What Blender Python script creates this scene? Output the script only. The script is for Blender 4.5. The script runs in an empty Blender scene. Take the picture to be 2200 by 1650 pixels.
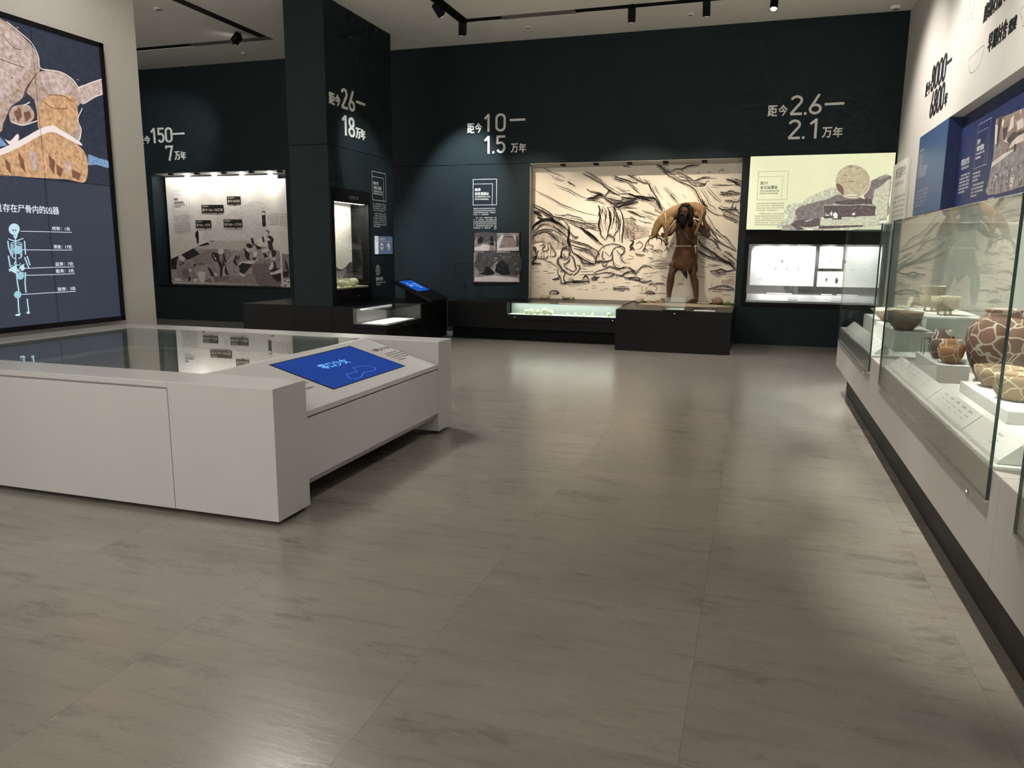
import bpy, bmesh, math, random
from mathutils import Vector, Matrix
sc = bpy.context.scene
COL = sc.collection
random.seed(7)
V = Vector

# ------------------------------------------------------------------ camera, world, exposure
cam_d = bpy.data.cameras.new('camera'); cam = bpy.data.objects.new('camera', cam_d); COL.objects.link(cam)
cam_d.sensor_width = 36.0; cam_d.lens = 26.605; cam_d.clip_end = 100
_p, _y, _r = 0.1770385, 0.3072295, 0.00815228        # pitch down, yaw left, roll
_f = V((-math.sin(_y)*math.cos(_p), math.cos(_y)*math.cos(_p), -math.sin(_p)))
_r0 = V((math.cos(_y), math.sin(_y), 0)); _u0 = _r0.cross(_f)
_rt = _r0*math.cos(_r) + _u0*math.sin(_r); _up = -_r0*math.sin(_r) + _u0*math.cos(_r)
M = Matrix(((_rt.x, _up.x, -_f.x, 0), (_rt.y, _up.y, -_f.y, 0), (_rt.z, _up.z, -_f.z, 1.55), (0, 0, 0, 1)))
cam.matrix_world = M
sc.camera = cam
world = bpy.data.worlds.new('gallery_ambient'); sc.world = world; world.use_nodes = True
world.node_tree.nodes['Background'].inputs[0].default_value = (1.0, 0.94, 0.85, 1)
world.node_tree.nodes['Background'].inputs[1].default_value = AMBIENT = 1.75
sc.view_settings.view_transform = 'Standard'; sc.view_settings.look = 'None'
sc.view_settings.exposure = 0.0; sc.view_settings.gamma = 1.0; sc.view_settings.use_curve_mapping = False
sc.cycles.transparent_max_bounces = 24
sc.cycles.max_bounces = 5; sc.cycles.diffuse_bounces = 3; sc.cycles.glossy_bounces = 3; sc.cycles.transmission_bounces = 3
sc.cycles.use_light_tree = False; sc.cycles.adaptive_threshold = 0.05; sc.cycles.adaptive_min_samples = 12

WARM = (1.0, 0.86, 0.68); NEUT = (1.0, 0.95, 0.88); COOL = (0.92, 0.97, 1.0)
def spot(loc, tgt, watt, angle=50, blend=0.6, col=NEUT, rad=0.05, wide=1.0):
    d = bpy.data.lights.new('spot_light', 'SPOT'); d.energy = watt; d.color = col
    d.spot_size = math.radians(angle); d.spot_blend = blend; d.shadow_soft_size = rad
    o = bpy.data.objects.new('spot_light', d); COL.objects.link(o); o.location = loc
    o.rotation_euler = (V(tgt)-V(loc)).to_track_quat('-Z', 'Y').to_euler(); o.scale = (wide, 1, 1)
    return o
def strip(loc, sx, sy, watt, rot=(0, 0, 0), col=NEUT):
    d = bpy.data.lights.new('strip_light', 'AREA'); d.energy = watt; d.color = col; d.shape = 'RECTANGLE'; d.size = sx; d.size_y = sy
    o = bpy.data.objects.new('strip_light', d); COL.objects.link(o); o.location = loc; o.rotation_euler = rot
    return o

# ------------------------------------------------------------------ materials
MATS = {}
def mat(name, col, rough=0.5, spec=0.5, metal=0.0, noise=0.0, nscale=8.0, emit=None, estr=1.0, bump=0.0, coat=0.0, stretch=(1, 1, 1)):
    if name in MATS: return MATS[name]
    m = bpy.data.materials.new(name); m.use_nodes = True; nt = m.node_tree; b = nt.nodes['Principled BSDF']
    b.inputs['Base Color'].default_value = (*col, 1); b.inputs['Roughness'].default_value = rough
    b.inputs['Specular IOR Level'].default_value = spec; b.inputs['Metallic'].default_value = metal
    b.inputs['Coat Weight'].default_value = coat
    if noise or bump:
        tc = nt.nodes.new('ShaderNodeTexCoord'); mp = nt.nodes.new('ShaderNodeMapping'); mp.inputs['Scale'].default_value = stretch
        nz = nt.nodes.new('ShaderNodeTexNoise'); nz.inputs['Scale'].default_value = nscale; nz.inputs['Detail'].default_value = 5
        nt.links.new(tc.outputs['Object'], mp.inputs[0]); nt.links.new(mp.outputs[0], nz.inputs['Vector'])
        cr = nt.nodes.new('ShaderNodeMapRange'); cr.inputs[1].default_value = .3; cr.inputs[2].default_value = .7; nt.links.new(nz.outputs['Fac'], cr.inputs[0])
        if noise:
            mx = nt.nodes.new('ShaderNodeMix'); mx.data_type = 'RGBA'
            mx.inputs[6].default_value = (*[c*(1-noise) for c in col], 1); mx.inputs[7].default_value = (*[min(1, c*(1+noise)) for c in col], 1)
            nt.links.new(cr.outputs[0], mx.inputs[0]); nt.links.new(mx.outputs[2], b.inputs['Base Color'])
        if bump:
            bp = nt.nodes.new('ShaderNodeBump'); bp.inputs['Strength'].default_value = bump; bp.inputs['Distance'].default_value = 0.02
            nt.links.new(nz.outputs['Fac'], bp.inputs['Height']); nt.links.new(bp.outputs[0], b.inputs['Normal'])
    if emit and noise:
        me_ = nt.nodes.new('ShaderNodeMix'); me_.data_type = 'RGBA'; me_.inputs[6].default_value = (*[c*(1-noise) for c in emit], 1); me_.inputs[7].default_value = (*[c*(1+noise) for c in emit], 1)
        nt.links.new(cr.outputs[0], me_.inputs[0]); nt.links.new(me_.outputs[2], b.inputs['Emission Color'])
    if emit:
        b.inputs['Emission Color'].default_value = (*emit, 1); b.inputs['Emission Strength'].default_value = estr
    MATS[name] = m; return m
def srgb(r, g, b):
    f = lambda c: (c/255/12.92 if c/255 <= 0.04045 else ((c/255+0.055)/1.055)**2.4)
    return (f(r), f(g), f(b))

def glass_mat(name, tint=(0.96, 0.98, 0.97), r0=0.045):
    m = bpy.data.materials.new(name); m.use_nodes = True; nt = m.node_tree; nt.nodes.clear()
    out = nt.nodes.new('ShaderNodeOutputMaterial'); tr = nt.nodes.new('ShaderNodeBsdfTransparent'); gl = nt.nodes.new('ShaderNodeBsdfGlossy')
    mx = nt.nodes.new('ShaderNodeMixShader'); lw = nt.nodes.new('ShaderNodeLayerWeight'); lw.inputs[0].default_value = 0.5
    pw = nt.nodes.new('ShaderNodeMath'); pw.operation = 'POWER'; pw.inputs[1].default_value = 5.0
    ma = nt.nodes.new('ShaderNodeMath'); ma.operation = 'MULTIPLY_ADD'; ma.inputs[1].default_value = 0.9; ma.inputs[2].default_value = r0
    tr.inputs[0].default_value = (*tint, 1); gl.inputs['Roughness'].default_value = 0.0; gl.inputs[0].default_value = (1, 1, 1, 1)
    nt.links.new(lw.outputs['Facing'], pw.inputs[0]); nt.links.new(pw.outputs[0], ma.inputs[0]); nt.links.new(ma.outputs[0], mx.inputs[0])
    nt.links.new(tr.outputs[0], mx.inputs[1]); nt.links.new(gl.outputs[0], mx.inputs[2]); nt.links.new(mx.outputs[0], out.inputs[0])
    MATS[name] = m; return m
GLASS = glass_mat('clear_glass'); GLASS_T = glass_mat('table_glass', (0.93, 0.96, 0.95), 0.05)

def floor_mat():
    m = bpy.data.materials.new('rubber_floor'); m.use_nodes = True; nt = m.node_tree; L = nt.links; b = nt.nodes['Principled BSDF']
    N = nt.nodes.new
    geo = N('ShaderNodeNewGeometry'); oi = N('ShaderNodeObjectInfo')
    ofs = N('ShaderNodeVectorMath'); ofs.operation = 'MULTIPLY_ADD'
    cmb = N('ShaderNodeCombineXYZ'); mul = N('ShaderNodeMath'); mul.operation = 'MULTIPLY'; mul.inputs[1].default_value = 37.0
    L.new(oi.outputs['Random'], mul.inputs[0]); L.new(mul.outputs[0], cmb.inputs[2]); L.new(mul.outputs[0], cmb.inputs[0])
    ofs.inputs[1].default_value = (1, 1, 1); L.new(geo.outputs['Position'], ofs.inputs[0]); L.new(cmb.outputs[0], ofs.inputs[2])
    def nz(scale, st, det=6, ro=0.62):
        mp = N('ShaderNodeMapping'); mp.inputs['Scale'].default_value = st; L.new(ofs.outputs[0], mp.inputs[0])
        n = N('ShaderNodeTexNoise'); n.inputs['Scale'].default_value = scale; n.inputs['Detail'].default_value = det; n.inputs['Roughness'].default_value = ro
        L.new(mp.outputs[0], n.inputs['Vector']); return n
    def ramp(src, stops):
        r = N('ShaderNodeValToRGB'); e = r.color_ramp.elements
        while len(e) < len(stops): e.new(0.5)
        for i, (p, c) in enumerate(stops): e[i].position = p; e[i].color = (*c, 1)
        L.new(src, r.inputs[0]); return r
    def mix(f, a, c, mode='MIX'):
        x = N('ShaderNodeMix'); x.data_type = 'RGBA'; x.blend_type = mode
        if isinstance(f, float): x.inputs[0].default_value = f
        else: L.new(f, x.inputs[0])
        L.new(a, x.inputs[6]); L.new(c, x.inputs[7]); return x.outputs[2]
    big = ramp(nz(1.1, (0.6, 1.3, 1), 3).outputs['Fac'], [(0.3, (0.157, 0.152, 0.130)), (0.52, (0.184, 0.168, 0.143)), (0.72, (0.196, 0.173, 0.150))])
    st = ramp(nz(4.5, (0.6, 3.4, 1), 10, 0.74).outputs['Fac'], [(0.30, (0.68, 0.69, 0.68)), (0.45, (0.96, 0.96, 0.96)), (0.58, (1, 1, 1)), (0.70, (1.14, 1.14, 1.08))])
    pt = ramp(nz(1.5, (0.8, 2.0, 1), 10, 0.78).outputs['Fac'], [(0.555, (1, 1, 1)), (0.60, (0.84, 0.86, 0.86)), (0.66, (0.68, 0.70, 0.71)), (0.74, (0.88, 0.9, 0.88))])
    gr = ramp(nz(160, (0.5, 1, 1), 3).outputs['Fac'], [(0.3, (0.92, 0.92, 0.92)), (0.7, (1.06, 1.06, 1.06))])
    tv = N('ShaderNodeMapRange'); tv.inputs[3].default_value = 0.93; tv.inputs[4].default_value = 1.05; L.new(oi.outputs['Random'], tv.inputs[0])
    c = mix(1.0, big.outputs[0], st.outputs[0], 'MULTIPLY'); c = mix(1.0, c, pt.outputs[0], 'MULTIPLY'); c = mix(1.0, c, gr.outputs[0], 'MULTIPLY')
    vm = N('ShaderNodeVectorMath'); vm.operation = 'SCALE'; L.new(c, vm.inputs[0]); L.new(tv.outputs[0], vm.inputs[3])
    L.new(vm.outputs[0], b.inputs['Base Color'])
    rr = N('ShaderNodeMapRange'); rr.inputs[3].default_value = 0.19; rr.inputs[4].default_value = 0.29; L.new(nz(6, (0.5, 3, 1), 5).outputs['Fac'], rr.inputs[0])
    L.new(rr.outputs[0], b.inputs['Roughness']); b.inputs['Specular IOR Level'].default_value = 0.7; b.inputs['Coat Weight'].default_value = 0.12; b.inputs['Coat Roughness'].default_value = 0.20
    bp = N('ShaderNodeBump'); bp.inputs['Strength'].default_value = 0.06; bp.inputs['Distance'].default_value = 0.01
    L.new(nz(14, (0.5, 2.4, 1), 4).outputs['Fac'], bp.inputs['Height']); L.new(bp.outputs[0], b.inputs['Normal'])
    return m
FLOOR = floor_mat()

TEAL = mat('teal_wall_paint', (0.019, 0.029, 0.033), 0.5, 0.10, noise=0.06, nscale=3)
CEIL = mat('ceiling_paint', (0.92, 0.89, 0.82), 0.8, 0.2, noise=0.03, nscale=2)
OFFW = mat('offwhite_wall_paint', (0.54, 0.52, 0.48), 0.6, 0.3, noise=0.03, nscale=2)
WHITE = mat('white_laminate', (0.375, 0.370, 0.358), 0.28, 0.5, noise=0.015, nscale=3)
BASEG = mat('warm_grey_laminate', (0.30, 0.285, 0.26), 0.35, 0.5, noise=0.015, nscale=3)
DECK = mat('white_display_board', (0.80, 0.79, 0.75), 0.55, 0.3, noise=0.01)
BLACK = mat('matt_black', (0.008, 0.008, 0.009), 0.5, 0.12, noise=0.05)
PLINTH = mat('satin_black_plinth', (0.009, 0.009, 0.0095), 0.30, 0.10, noise=0.06, nscale=4)
SHADE = mat('dark_recess', (0.02, 0.018, 0.016), 0.6, 0.3)
CHROME = mat('chrome', (0.75, 0.75, 0.74), 0.15, 0.5, 1.0)
GREY = mat('grey_metal', (0.30, 0.30, 0.30), 0.35, 0.5, 0.6)
INKW = mat('white_lettering', (0.86, 0.84, 0.80), 0.5, 0.3, noise=0.01)
INKB = mat('black_lettering', (0.012, 0.012, 0.013), 0.5, 0.3)
GREENEDGE = mat('green_glass_edge', (0.002, 0.026, 0.020), 0.10, 0.8, noise=0.3, nscale=3)

# ------------------------------------------------------------------ mesh helpers
WLOC = {}
class MB:
    def __init__(s): s.v = []; s.f = []; s.sm = False; s.bev = 0
    def add(s, vs, fs):
        n = len(s.v); s.v += [tuple(x) for x in vs]; s.f += [tuple(i+n for i in q) for q in fs]; return s
    def box(s, x0, x1, y0, y1, z0, z1):
        return s.hexa([(x0, y0, z0), (x1, y0, z0), (x1, y1, z0), (x0, y1, z0), (x0, y0, z1), (x1, y0, z1), (x1, y1, z1), (x0, y1, z1)])
    def hexa(s, p): return s.add(p, [(0, 3, 2, 1), (4, 5, 6, 7), (0, 1, 5, 4), (1, 2, 6, 5), (2, 3, 7, 6), (3, 0, 4, 7)])
    def prism(s, poly, h):                       # poly: list of Vectors, h: extrusion Vector
        n = len(poly); h = V(h); a = [V(p) for p in poly]
        return s.add(a+[p+h for p in a], [tuple(range(n))[::-1], tuple(range(n, 2*n))]+[(i, (i+1) % n, n+(i+1) % n, n+i) for i in range(n)])
    def tube(s, pts, rad, n=10, caps=True):
        pts = [V(p) for p in pts]; rad = rad if isinstance(rad, (list, tuple)) else [rad]*len(pts)
        rings = []; prev = None
        for i, p in enumerate(pts):
            t = (pts[min(i+1, len(pts)-1)]-pts[max(i-1, 0)]).normalized()
            if prev is None:
                a = t.orthogonal().normalized()
            else:
                a = (prev-t*prev.dot(t)); a = a.normalized() if a.length > 1e-6 else t.orthogonal().normalized()
            prev = a; b = t.cross(a); r = rad[i]; rx, ry = r if isinstance(r, tuple) else (r, r)
            rings.append([p+a*(rx*math.cos(2*math.pi*k/n))+b*(ry*math.sin(2*math.pi*k/n)) for k in range(n)])
        vs = [q for r in rings for q in r]; fs = []
        for i in range(len(rings)-1):
            for k in range(n): fs.append((i*n+k, i*n+(k+1) % n, (i+1)*n+(k+1) % n, (i+1)*n+k))
        if caps: fs.append(tuple(range(n))[::-1]); fs.append(tuple(range((len(rings)-1)*n, len(rings)*n)))
        s.sm = True; return s.add(vs, fs)
    def lathe(s, prof, c, n=40, wob=None):
        c = V(c); vs = []; fs = []
        for (r, z) in prof:
            for k in range(n):
                a = 2*math.pi*k/n; rr = r*(1+(wob(a, z) if wob else 0)); vs.append((c.x+rr*math.cos(a), c.y+rr*math.sin(a), c.z+z))
        for i in range(len(prof)-1):
            for k in range(n): fs.append((i*n+k, i*n+(k+1) % n, (i+1)*n+(k+1) % n, (i+1)*n+k))
        s.sm = True; return s.add(vs, fs)
    def blob(s, c, r, n=2, seed=0, amp=0.18, flat=1.0):
        bm = bmesh.new(); bmesh.ops.create_icosphere(bm, subdivisions=n, radius=1.0); rnd = random.Random(seed)
        ph = [rnd.uniform(0, 6) for _ in range(9)]
        vs = []
        for q in bm.verts:
            p = q.co; k = 1+amp*(math.sin(2.3*p.x+ph[0])*math.cos(1.9*p.y+ph[1])+0.6*math.sin(3.7*p.z+ph[2]+2*p.x)+0.4*math.cos(4.9*p.y+ph[3]))
            vs.append((c[0]+p.x*r[0]*k, c[1]+p.y*r[1]*k, c[2]+p.z*r[2]*k*flat))
        fs = [tuple(v.index for v in f.verts) for f in bm.faces]; bm.free(); s.sm = True
        return s.add(vs, fs)

def ob(name, mb, material, parent=None, label=None, cat=None, group=None, kind=None, bevel=0, loc=None):
    if parent is None:
        if loc is None:
            xs = [p[0] for p in mb.v]; ys = [p[1] for p in mb.v]; zs = [p[2] for p in mb.v]
            loc = ((min(xs)+max(xs))/2, (min(ys)+max(ys))/2, min(zs))
        L = V(loc)
    else: L = WLOC[parent.name]
    me = bpy.data.meshes.new(name); me.from_pydata([(p[0]-L.x, p[1]-L.y, p[2]-L.z) for p in mb.v], [], mb.f); me.update()
    if mb.sm:
        for p in me.polygons: p.use_smooth = True
    mats = material if isinstance(material, (list, tuple)) else [material]
    for m in mats: me.materials.append(m)
    o = bpy.data.objects.new(name, me); COL.objects.link(o); WLOC[o.name] = L
    if parent is None: o.location = L
    else: o.parent = parent
    if bevel:
        b = o.modifiers.new('bevel', 'BEVEL'); b.width = bevel; b.segments = 2; b.limit_method = 'ANGLE'
    if kind is None and parent is not None and name.endswith(('print', 'captions', 'marks', 'tags', 'lettering', 'caption')): kind = 'stuff'
    tag(o, label, cat, group, kind); return o
def rest(mb, z):
    lo = min(p[2] for p in mb.v); mb.v = [(p[0], p[1], p[2]-lo+z) for p in mb.v]; return mb
def tag(o, label=None, cat=None, group=None, kind=None):
    if label: o['label'] = label
    if cat: o['category'] = cat
    if group: o['group'] = group
    if kind: o['kind'] = kind
    return o
def thing(name, loc, label, cat, group=None, kind=None):
    o = bpy.data.objects.new(name, None); COL.objects.link(o); o.location = loc; o.empty_display_size = 0.1
    WLOC[o.name] = V(loc); return tag(o, label, cat, group, kind)
def bx(*a): return MB().box(*a)
def copy_tree(root, d, label=None):
    """copy of a thing and its parts, moved by d"""
    c = root.copy(); COL.objects.link(c); c.location = root.location+V(d)
    if label: c['label'] = label
    WLOC[c.name] = V(c.location)
    for ch in root.children:
        k = ch.copy(); COL.objects.link(k); k.parent = c
        for g in ch.children:
            h = g.copy(); COL.objects.link(h); h.parent = k
    return c

# ------------------------------------------------------------------ flat print and lettering
class Face:
    """a flat printed face: local (a, b) -> o + a*u + b*v, n = outward"""
    def __init__(s, o, u, v): s.o, s.u, s.v = V(o), V(u), V(v); s.n = s.u.cross(s.v)
    def p(s, a, b, off=0): return s.o+s.u*a+s.v*b+s.n*off
    def poly(s, mb, pts, off=0.001):
        q = [s.p(a, b, off) for a, b in pts]; n = len(q)
        return mb.add(q, [tuple(range(n))])
    def rect(s, mb, a0, b0, a1, b1, off=0.001): return s.poly(mb, [(a0, b0), (a1, b0), (a1, b1), (a0, b1)], off)
    def slab(s, mb, a0, b0, a1, b1, t0, t1):
        P = [s.p(a, b, t) for t in (t0, t1) for a, b in ((a0, b0), (a1, b0), (a1, b1), (a0, b1))]; return mb.hexa(P)
    def stroke(s, mb, pts, w, off=0.001, thick=0.0, closed=False, taper=False):
        P = [V((a, b)) for a, b in pts]; n = len(P); Lf = []; R = []
        for i in range(n):
            if closed: d0 = P[i]-P[i-1]; d1 = P[(i+1) % n]-P[i]
            else: d0 = P[i]-P[i-1] if i else P[1]-P[0]; d1 = P[i+1]-P[i] if i < n-1 else d0
            d0 = d0.normalized() if d0.length > 1e-9 else V((1, 0)); d1 = d1.normalized() if d1.length > 1e-9 else d0
            t = (d0+d1); t = t.normalized() if t.length > 1e-6 else d0
            m = V((-t.y, t.x)); k = max(0.5, abs(m.dot(V((-d1.y, d1.x))))); hw = w/2/k
            if taper:
                f = i/(n-1); hw *= 0.25+0.75*math.sin(math.pi*min(1, max(0, 0.12+0.80*f)))
            Lf.append(P[i]+m*hw); R.append(P[i]-m*hw)
        fs = []; cnt = n if closed else n-1
        for i in range(cnt):
            j = (i+1) % n; fs.append((i, n+i, n+j, j))
        if thick:
            vs = [s.p(*q, off) for q in Lf+R]; vt = [s.p(*q, off+thick) for q in Lf+R]; N = 2*n
            ff = [tuple(i+N for i in q) for q in fs]
            for i in range(cnt):
                j = (i+1) % n; ff.append((j, i, N+i, N+j)); ff.append((n+i, n+j, N+n+j, N+n+i))
            if not closed: ff.append((0, n, N+n, N)); ff.append((n-1, N+n-1, N+2*n-1, 2*n-1))
            return mb.add(vs+vt, ff)
        return mb.add([s.p(*q, off) for q in Lf+R], [q for q in fs])
    def frame(s, mb, a0, b0, a1, b1, w, off=0.001, thick=0.0):
        return s.stroke(mb, [(a0, b0), (a1, b0), (a1, b1), (a0, b1)], w, off, thick, closed=True)
    _cache = {}
    def text(s, mb, body, a, b, h, width=None, off=0.001, thick=0.0, bold=0.0, spacing=1.0, skew=0.0):
        """text fitted so that its ink box starts at (a, b), is h high and, if given, width wide"""
        if body not in Face._cache:
            cu = bpy.data.curves.new('t', 'FONT'); cu.body = body; cu.size = 1.0; cu.resolution_u = 3
            o = bpy.data.objects.new('t', cu); me = o.to_mesh()
            Face._cache[body] = ([v.co.copy() for v in me.vertices], [tuple(p.vertices) for p in me.polygons]); o.to_mesh_clear()
            bpy.data.objects.remove(o); bpy.data.curves.remove(cu)
        vs, fs = Face._cache[body]
        if bold and vs:
            d = bold*h*.9
            for i, (dx, dy) in enumerate(((-d, 0), (d, 0), (0, d*.7), (0, -d*.7))): s.text(mb, body, a+d+dx, b+d*.7+dy, h-d*1.4, width-2*d if width else None, off+i*.00012, thick, 0, spacing, skew)
            return mb
        if not vs: return mb
        x0 = min(v.x for v in vs); x1 = max(v.x for v in vs); y0 = min(v.y for v in vs); y1 = max(v.y for v in vs)
        k = h/(y1-y0); kx = width/(x1-x0) if width else k
        q = [(a+(v.x-x0)*kx+skew*(v.y-y0)*k, b+(v.y-y0)*k) for v in vs]
        if thick:
            N = len(q); E = {}
            for f in fs:
                for i in range(len(f)):
                    e = (f[i], f[(i+1) % len(f)]); E[e] = E.get(e, 0)+1
            ff = [tuple(i+N for i in f) for f in fs]
            for (i, j) in E:
                if (j, i) not in E: ff.append((i, j, N+j, N+i))
            return mb.add([s.p(*c, off) for c in q]+[s.p(*c, off+thick) for c in q], ff)
        return mb.add([s.p(*c, off) for c in q], fs)
    def rows(s, mb, a, b, w, nrow, pitch, h, seed=1, last=0.6, indent=True, cell=None, off=0.001):
        """a paragraph too small to read: rows of character-sized marks"""
        rnd = random.Random(seed); cell = cell or h*1.08
        for r in range(nrow):
            y = b-r*pitch; x = a+(2*cell if indent and r == 0 else 0); x1 = a+w*(last if r == nrow-1 else 1)
            while x < x1-cell*0.5:
                if rnd.random() < 0.94:
                    for k in range(3):
                        yy = y+h*(k/3+0.04+rnd.uniform(0, .1)); s.rect(mb, x+rnd.uniform(0, .25)*cell, yy, x+cell*rnd.uniform(.62, .88), yy+h*0.17, off)
                    xx = x+cell*rnd.uniform(.25, .6); s.rect(mb, xx, y, xx+cell*0.14, y+h*rnd.uniform(.8, 1), off)
                x += cell
        return mb
def arc(cx, cy, rx, ry, a0, a1, n=10): return [(cx+rx*math.cos(math.radians(a0+(a1-a0)*i/n)), cy+ry*math.sin(math.radians(a0+(a1-a0)*i/n))) for i in range(n+1)]
DIG = {
 '0': (.50, [('c', arc(.25, .74, .19, .20, 0, 180)+arc(.25, .26, .19, .20, 180, 360))]),
 '1': (.40, [('o', [(.03, .73), (.27, .955)]), ('o', [(.27, 1.0), (.27, 0)])]),
 '2': (.50, [('o', arc(.25, .73, .185, .205, 165, -30)+[(.09, .115), (.07, .06)]), ('o', [(.05, .06), (.47, .06)])]),
 '5': (.50, [('o', [(.46, .94), (.10, .94), (.085, .52)]), ('o', arc(.25, .335, .185, .27, 130, -150, 14))]),
 '6': (.50, [('c', arc(.25, .27, .19, .21, 0, 340, 16)), ('o', [(.37, 1.0), (.085, .36)])]),
 '7': (.48, [('o', [(.03, .80), (.03, .94), (.42, .94), (.19, 0)])]),
 '8': (.50, [('c', arc(.25, .26, .19, .20, 0, 340, 16)), ('c', arc(.25, .73, .165, .205, 0, 340, 16))]),
 '.': (.22, [('o', [(.03, .065), (.17, .065)])]),
}
def digits(F, txt, a, b, h, w=None, material=None, parent=None, stroke=0.125, thick=0.02, off=0.002, gap=0.07):
    tot = sum(DIG[c][0] for c in txt)+gap*(len(txt)-1); kx = (w/tot) if w else h; x = a
    for c in txt:
        mb = MB(); adv, segs = DIG[c]
        for q_, (kind, pts) in enumerate(segs):
            F.stroke(mb, [(x+px*kx, b+py*h) for px, py in pts], stroke*h*(1.0 if kx >= h*.9 else .92), off, thick+.0005*q_, closed=(kind == 'c'))
        ob('digit', mb, material, parent); x += (adv+gap)*kx
# ------------------------------------------------------------------ the room
YB = 13.32; XR = 1.968; H = 5.1
floor = ob('floor', bx(-13.8, 2.3, -3.0, 14.2, -0.12, -0.004), mat('floor_screed', (.15, .14, .12), .6), kind='structure', loc=(0, 0, 0))
_tile = None; TW = 1.005
xs = [-0.135+TW*i for i in range(-13, 2)]; ys = [2.14+TW*j for j in range(-4, 12)]
for i, x in enumerate(xs):
    for j, y in enumerate(ys):
        if y > 13.2: continue
        if _tile is None:
            g = 0.0001
            mb = MB(); e = 0.0003
            mb.hexa([(g, g, -.004), (TW-g, g, -.004), (TW-g, TW-g, -.004), (g, TW-g, -.004), (g+e, g+e, 0), (TW-g-e, g+e, 0), (TW-g-e, TW-g-e, 0), (g+e, TW-g-e, 0)])
            WLOC['floor'] = V((0, 0, 0)); t = ob('tile', mb, FLOOR, floor); _tile = t
        else:
            t = _tile.copy(); COL.objects.link(t); t.parent = floor
        t.location = (x, y, 0)

# ceiling with sunken black track slots
slots = [(-4.76, 1.97, 11.9, 12.09), (-4.76, -4.57, 0.0, 12.09), (-8.42, -8.23, 0.0, 12.09), (-13.6, -8.23, 11.9, 12.09)]
cx = sorted({-13.6, 2.2, *[s[0] for s in slots], *[s[1] for s in slots]}); cyy = sorted({0.0, 13.4, *[s[2] for s in slots], *[s[3] for s in slots]})
mb = MB()
for a0, a1 in zip(cx, cx[1:]):
    for b0, b1 in zip(cyy, cyy[1:]):
        mx, my = (a0+a1)/2, (b0+b1)/2
        if any(s[0] < mx < s[1] and s[2] < my < s[3] for s in slots): continue
        mb.box(a0, a1, b0, b1, H, H+0.16)
ceil = ob('ceiling', mb, CEIL, kind='structure', loc=(0, 0, H))
ob('slot_back', bx(-13.6, 2.2, 0.0, 13.4, H+0.161, H+0.2), BLACK, ceil)
mb = MB()
for k, s in enumerate(slots):
    x0, x1, y0, y1 = s; d = .0005*k
    mb.box(x0+.001, x1-.001, y0+.001, y1-.001, H+.005+d, H+.15+d)
ob('slot_infill', mb, BLACK, ceil)  # black infill added so the slots read flush black
COVER = mat('grey_slot_cover', (0.20, 0.19, 0.185), 0.6, 0.3)
ob('slot_cover', bx(-4.02, -2.84, 11.905, 12.085, H-.002, H+.003), COVER, ceil)
ob('slot_cover', bx(-9.9, -8.24, 11.905, 12.085, H-.002, H+.003), COVER, ceil)

# back wall, in panels round the recesses
wb = ob('wall_back', bx(-13.6, 2.2, YB, YB+.7, 3.047, H), TEAL, kind='structure', loc=(0, YB, 0))
def wp(*a): ob('wall_panel', bx(*a), TEAL, wb, bevel=.002)
ND = YB+.70
wp(-13.6, -12.2, YB, ND, 0, 3.039); wp(-12.2, -8.95, YB, ND, 0, .70)
wp(-8.95, -3.925, YB, ND, 0, 3.039); wp(-3.925, -.31, YB+.5, ND, 0, 3.039); wp(-.31, 2.2, YB, ND, 0, .634)
wp(-.31, -.20, YB, ND, .634, 3.039); wp(1.955, 2.2, YB, ND, .634, 3.039)
wp(-12.2, -8.95, YB+.42, ND, .70, 3.039); wp(-.20, 1.955, YB+.42, ND, .634, 3.039); wp(-.2, 1.955, YB, YB+.42, 1.87, 3.039)
ob('wall_light_block', bx(-13.8, -13.6, 6.6, 14.0, 0, H), TEAL, kind='structure')  # unseen partial wall, added to hold light off the left area
ob('wall_left', bx(-6.7, -6.0, 2.1, 6.475, 0, H), OFFW, kind='structure')
# right wall with the blue alcove
wr = ob('wall_right', MB().box(XR, XR+.3, -3, YB, 3.04, H), OFFW, kind='structure', loc=(XR, 0, 0))
ob('wall_lower', bx(XR, XR+.3, -3, YB, 0, 2.02), OFFW, wr)
ob('wall_end', bx(XR, XR+.3, 11.575, YB, 2.02, 3.04), OFFW, wr)
NAVY = mat('navy_paint', srgb(31, 44, 86), 0.45, 0.4, noise=0.05, nscale=2)
ob('alcove_back', bx(XR+.138, XR+.3, -3, 9.95, 2.02, 3.04), NAVY, wr)
ob('alcove_end', bx(XR+.001, XR+.3, 9.95, 11.574, 2.02, 3.04), NAVY, wr)
# free-standing column with a window case in its right side
cxl, cxr, cy0, cy1 = -6.79, -6.13, 10.225, 12.35
col = ob('wall_column', bx(cxl, cxr, cy0, cy1, 3.05, H), TEAL, kind='structure', loc=(cxl, cy0, 0))
for a in ((cxl, cxr, 11.46, cy1, 0, 3.042), (cxl, cxr, cy0, 10.29, 0, 3.042), (cxl, cxr, 10.29, 11.46, 2.44, 3.042), (cxl, cxr, 10.29, 11.46, 0, .69), (cxl, cxl+.12, 10.29, 11.46, .69, 2.44)):
    ob('column_panel', bx(*a), TEAL, col, bevel=.002)

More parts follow.
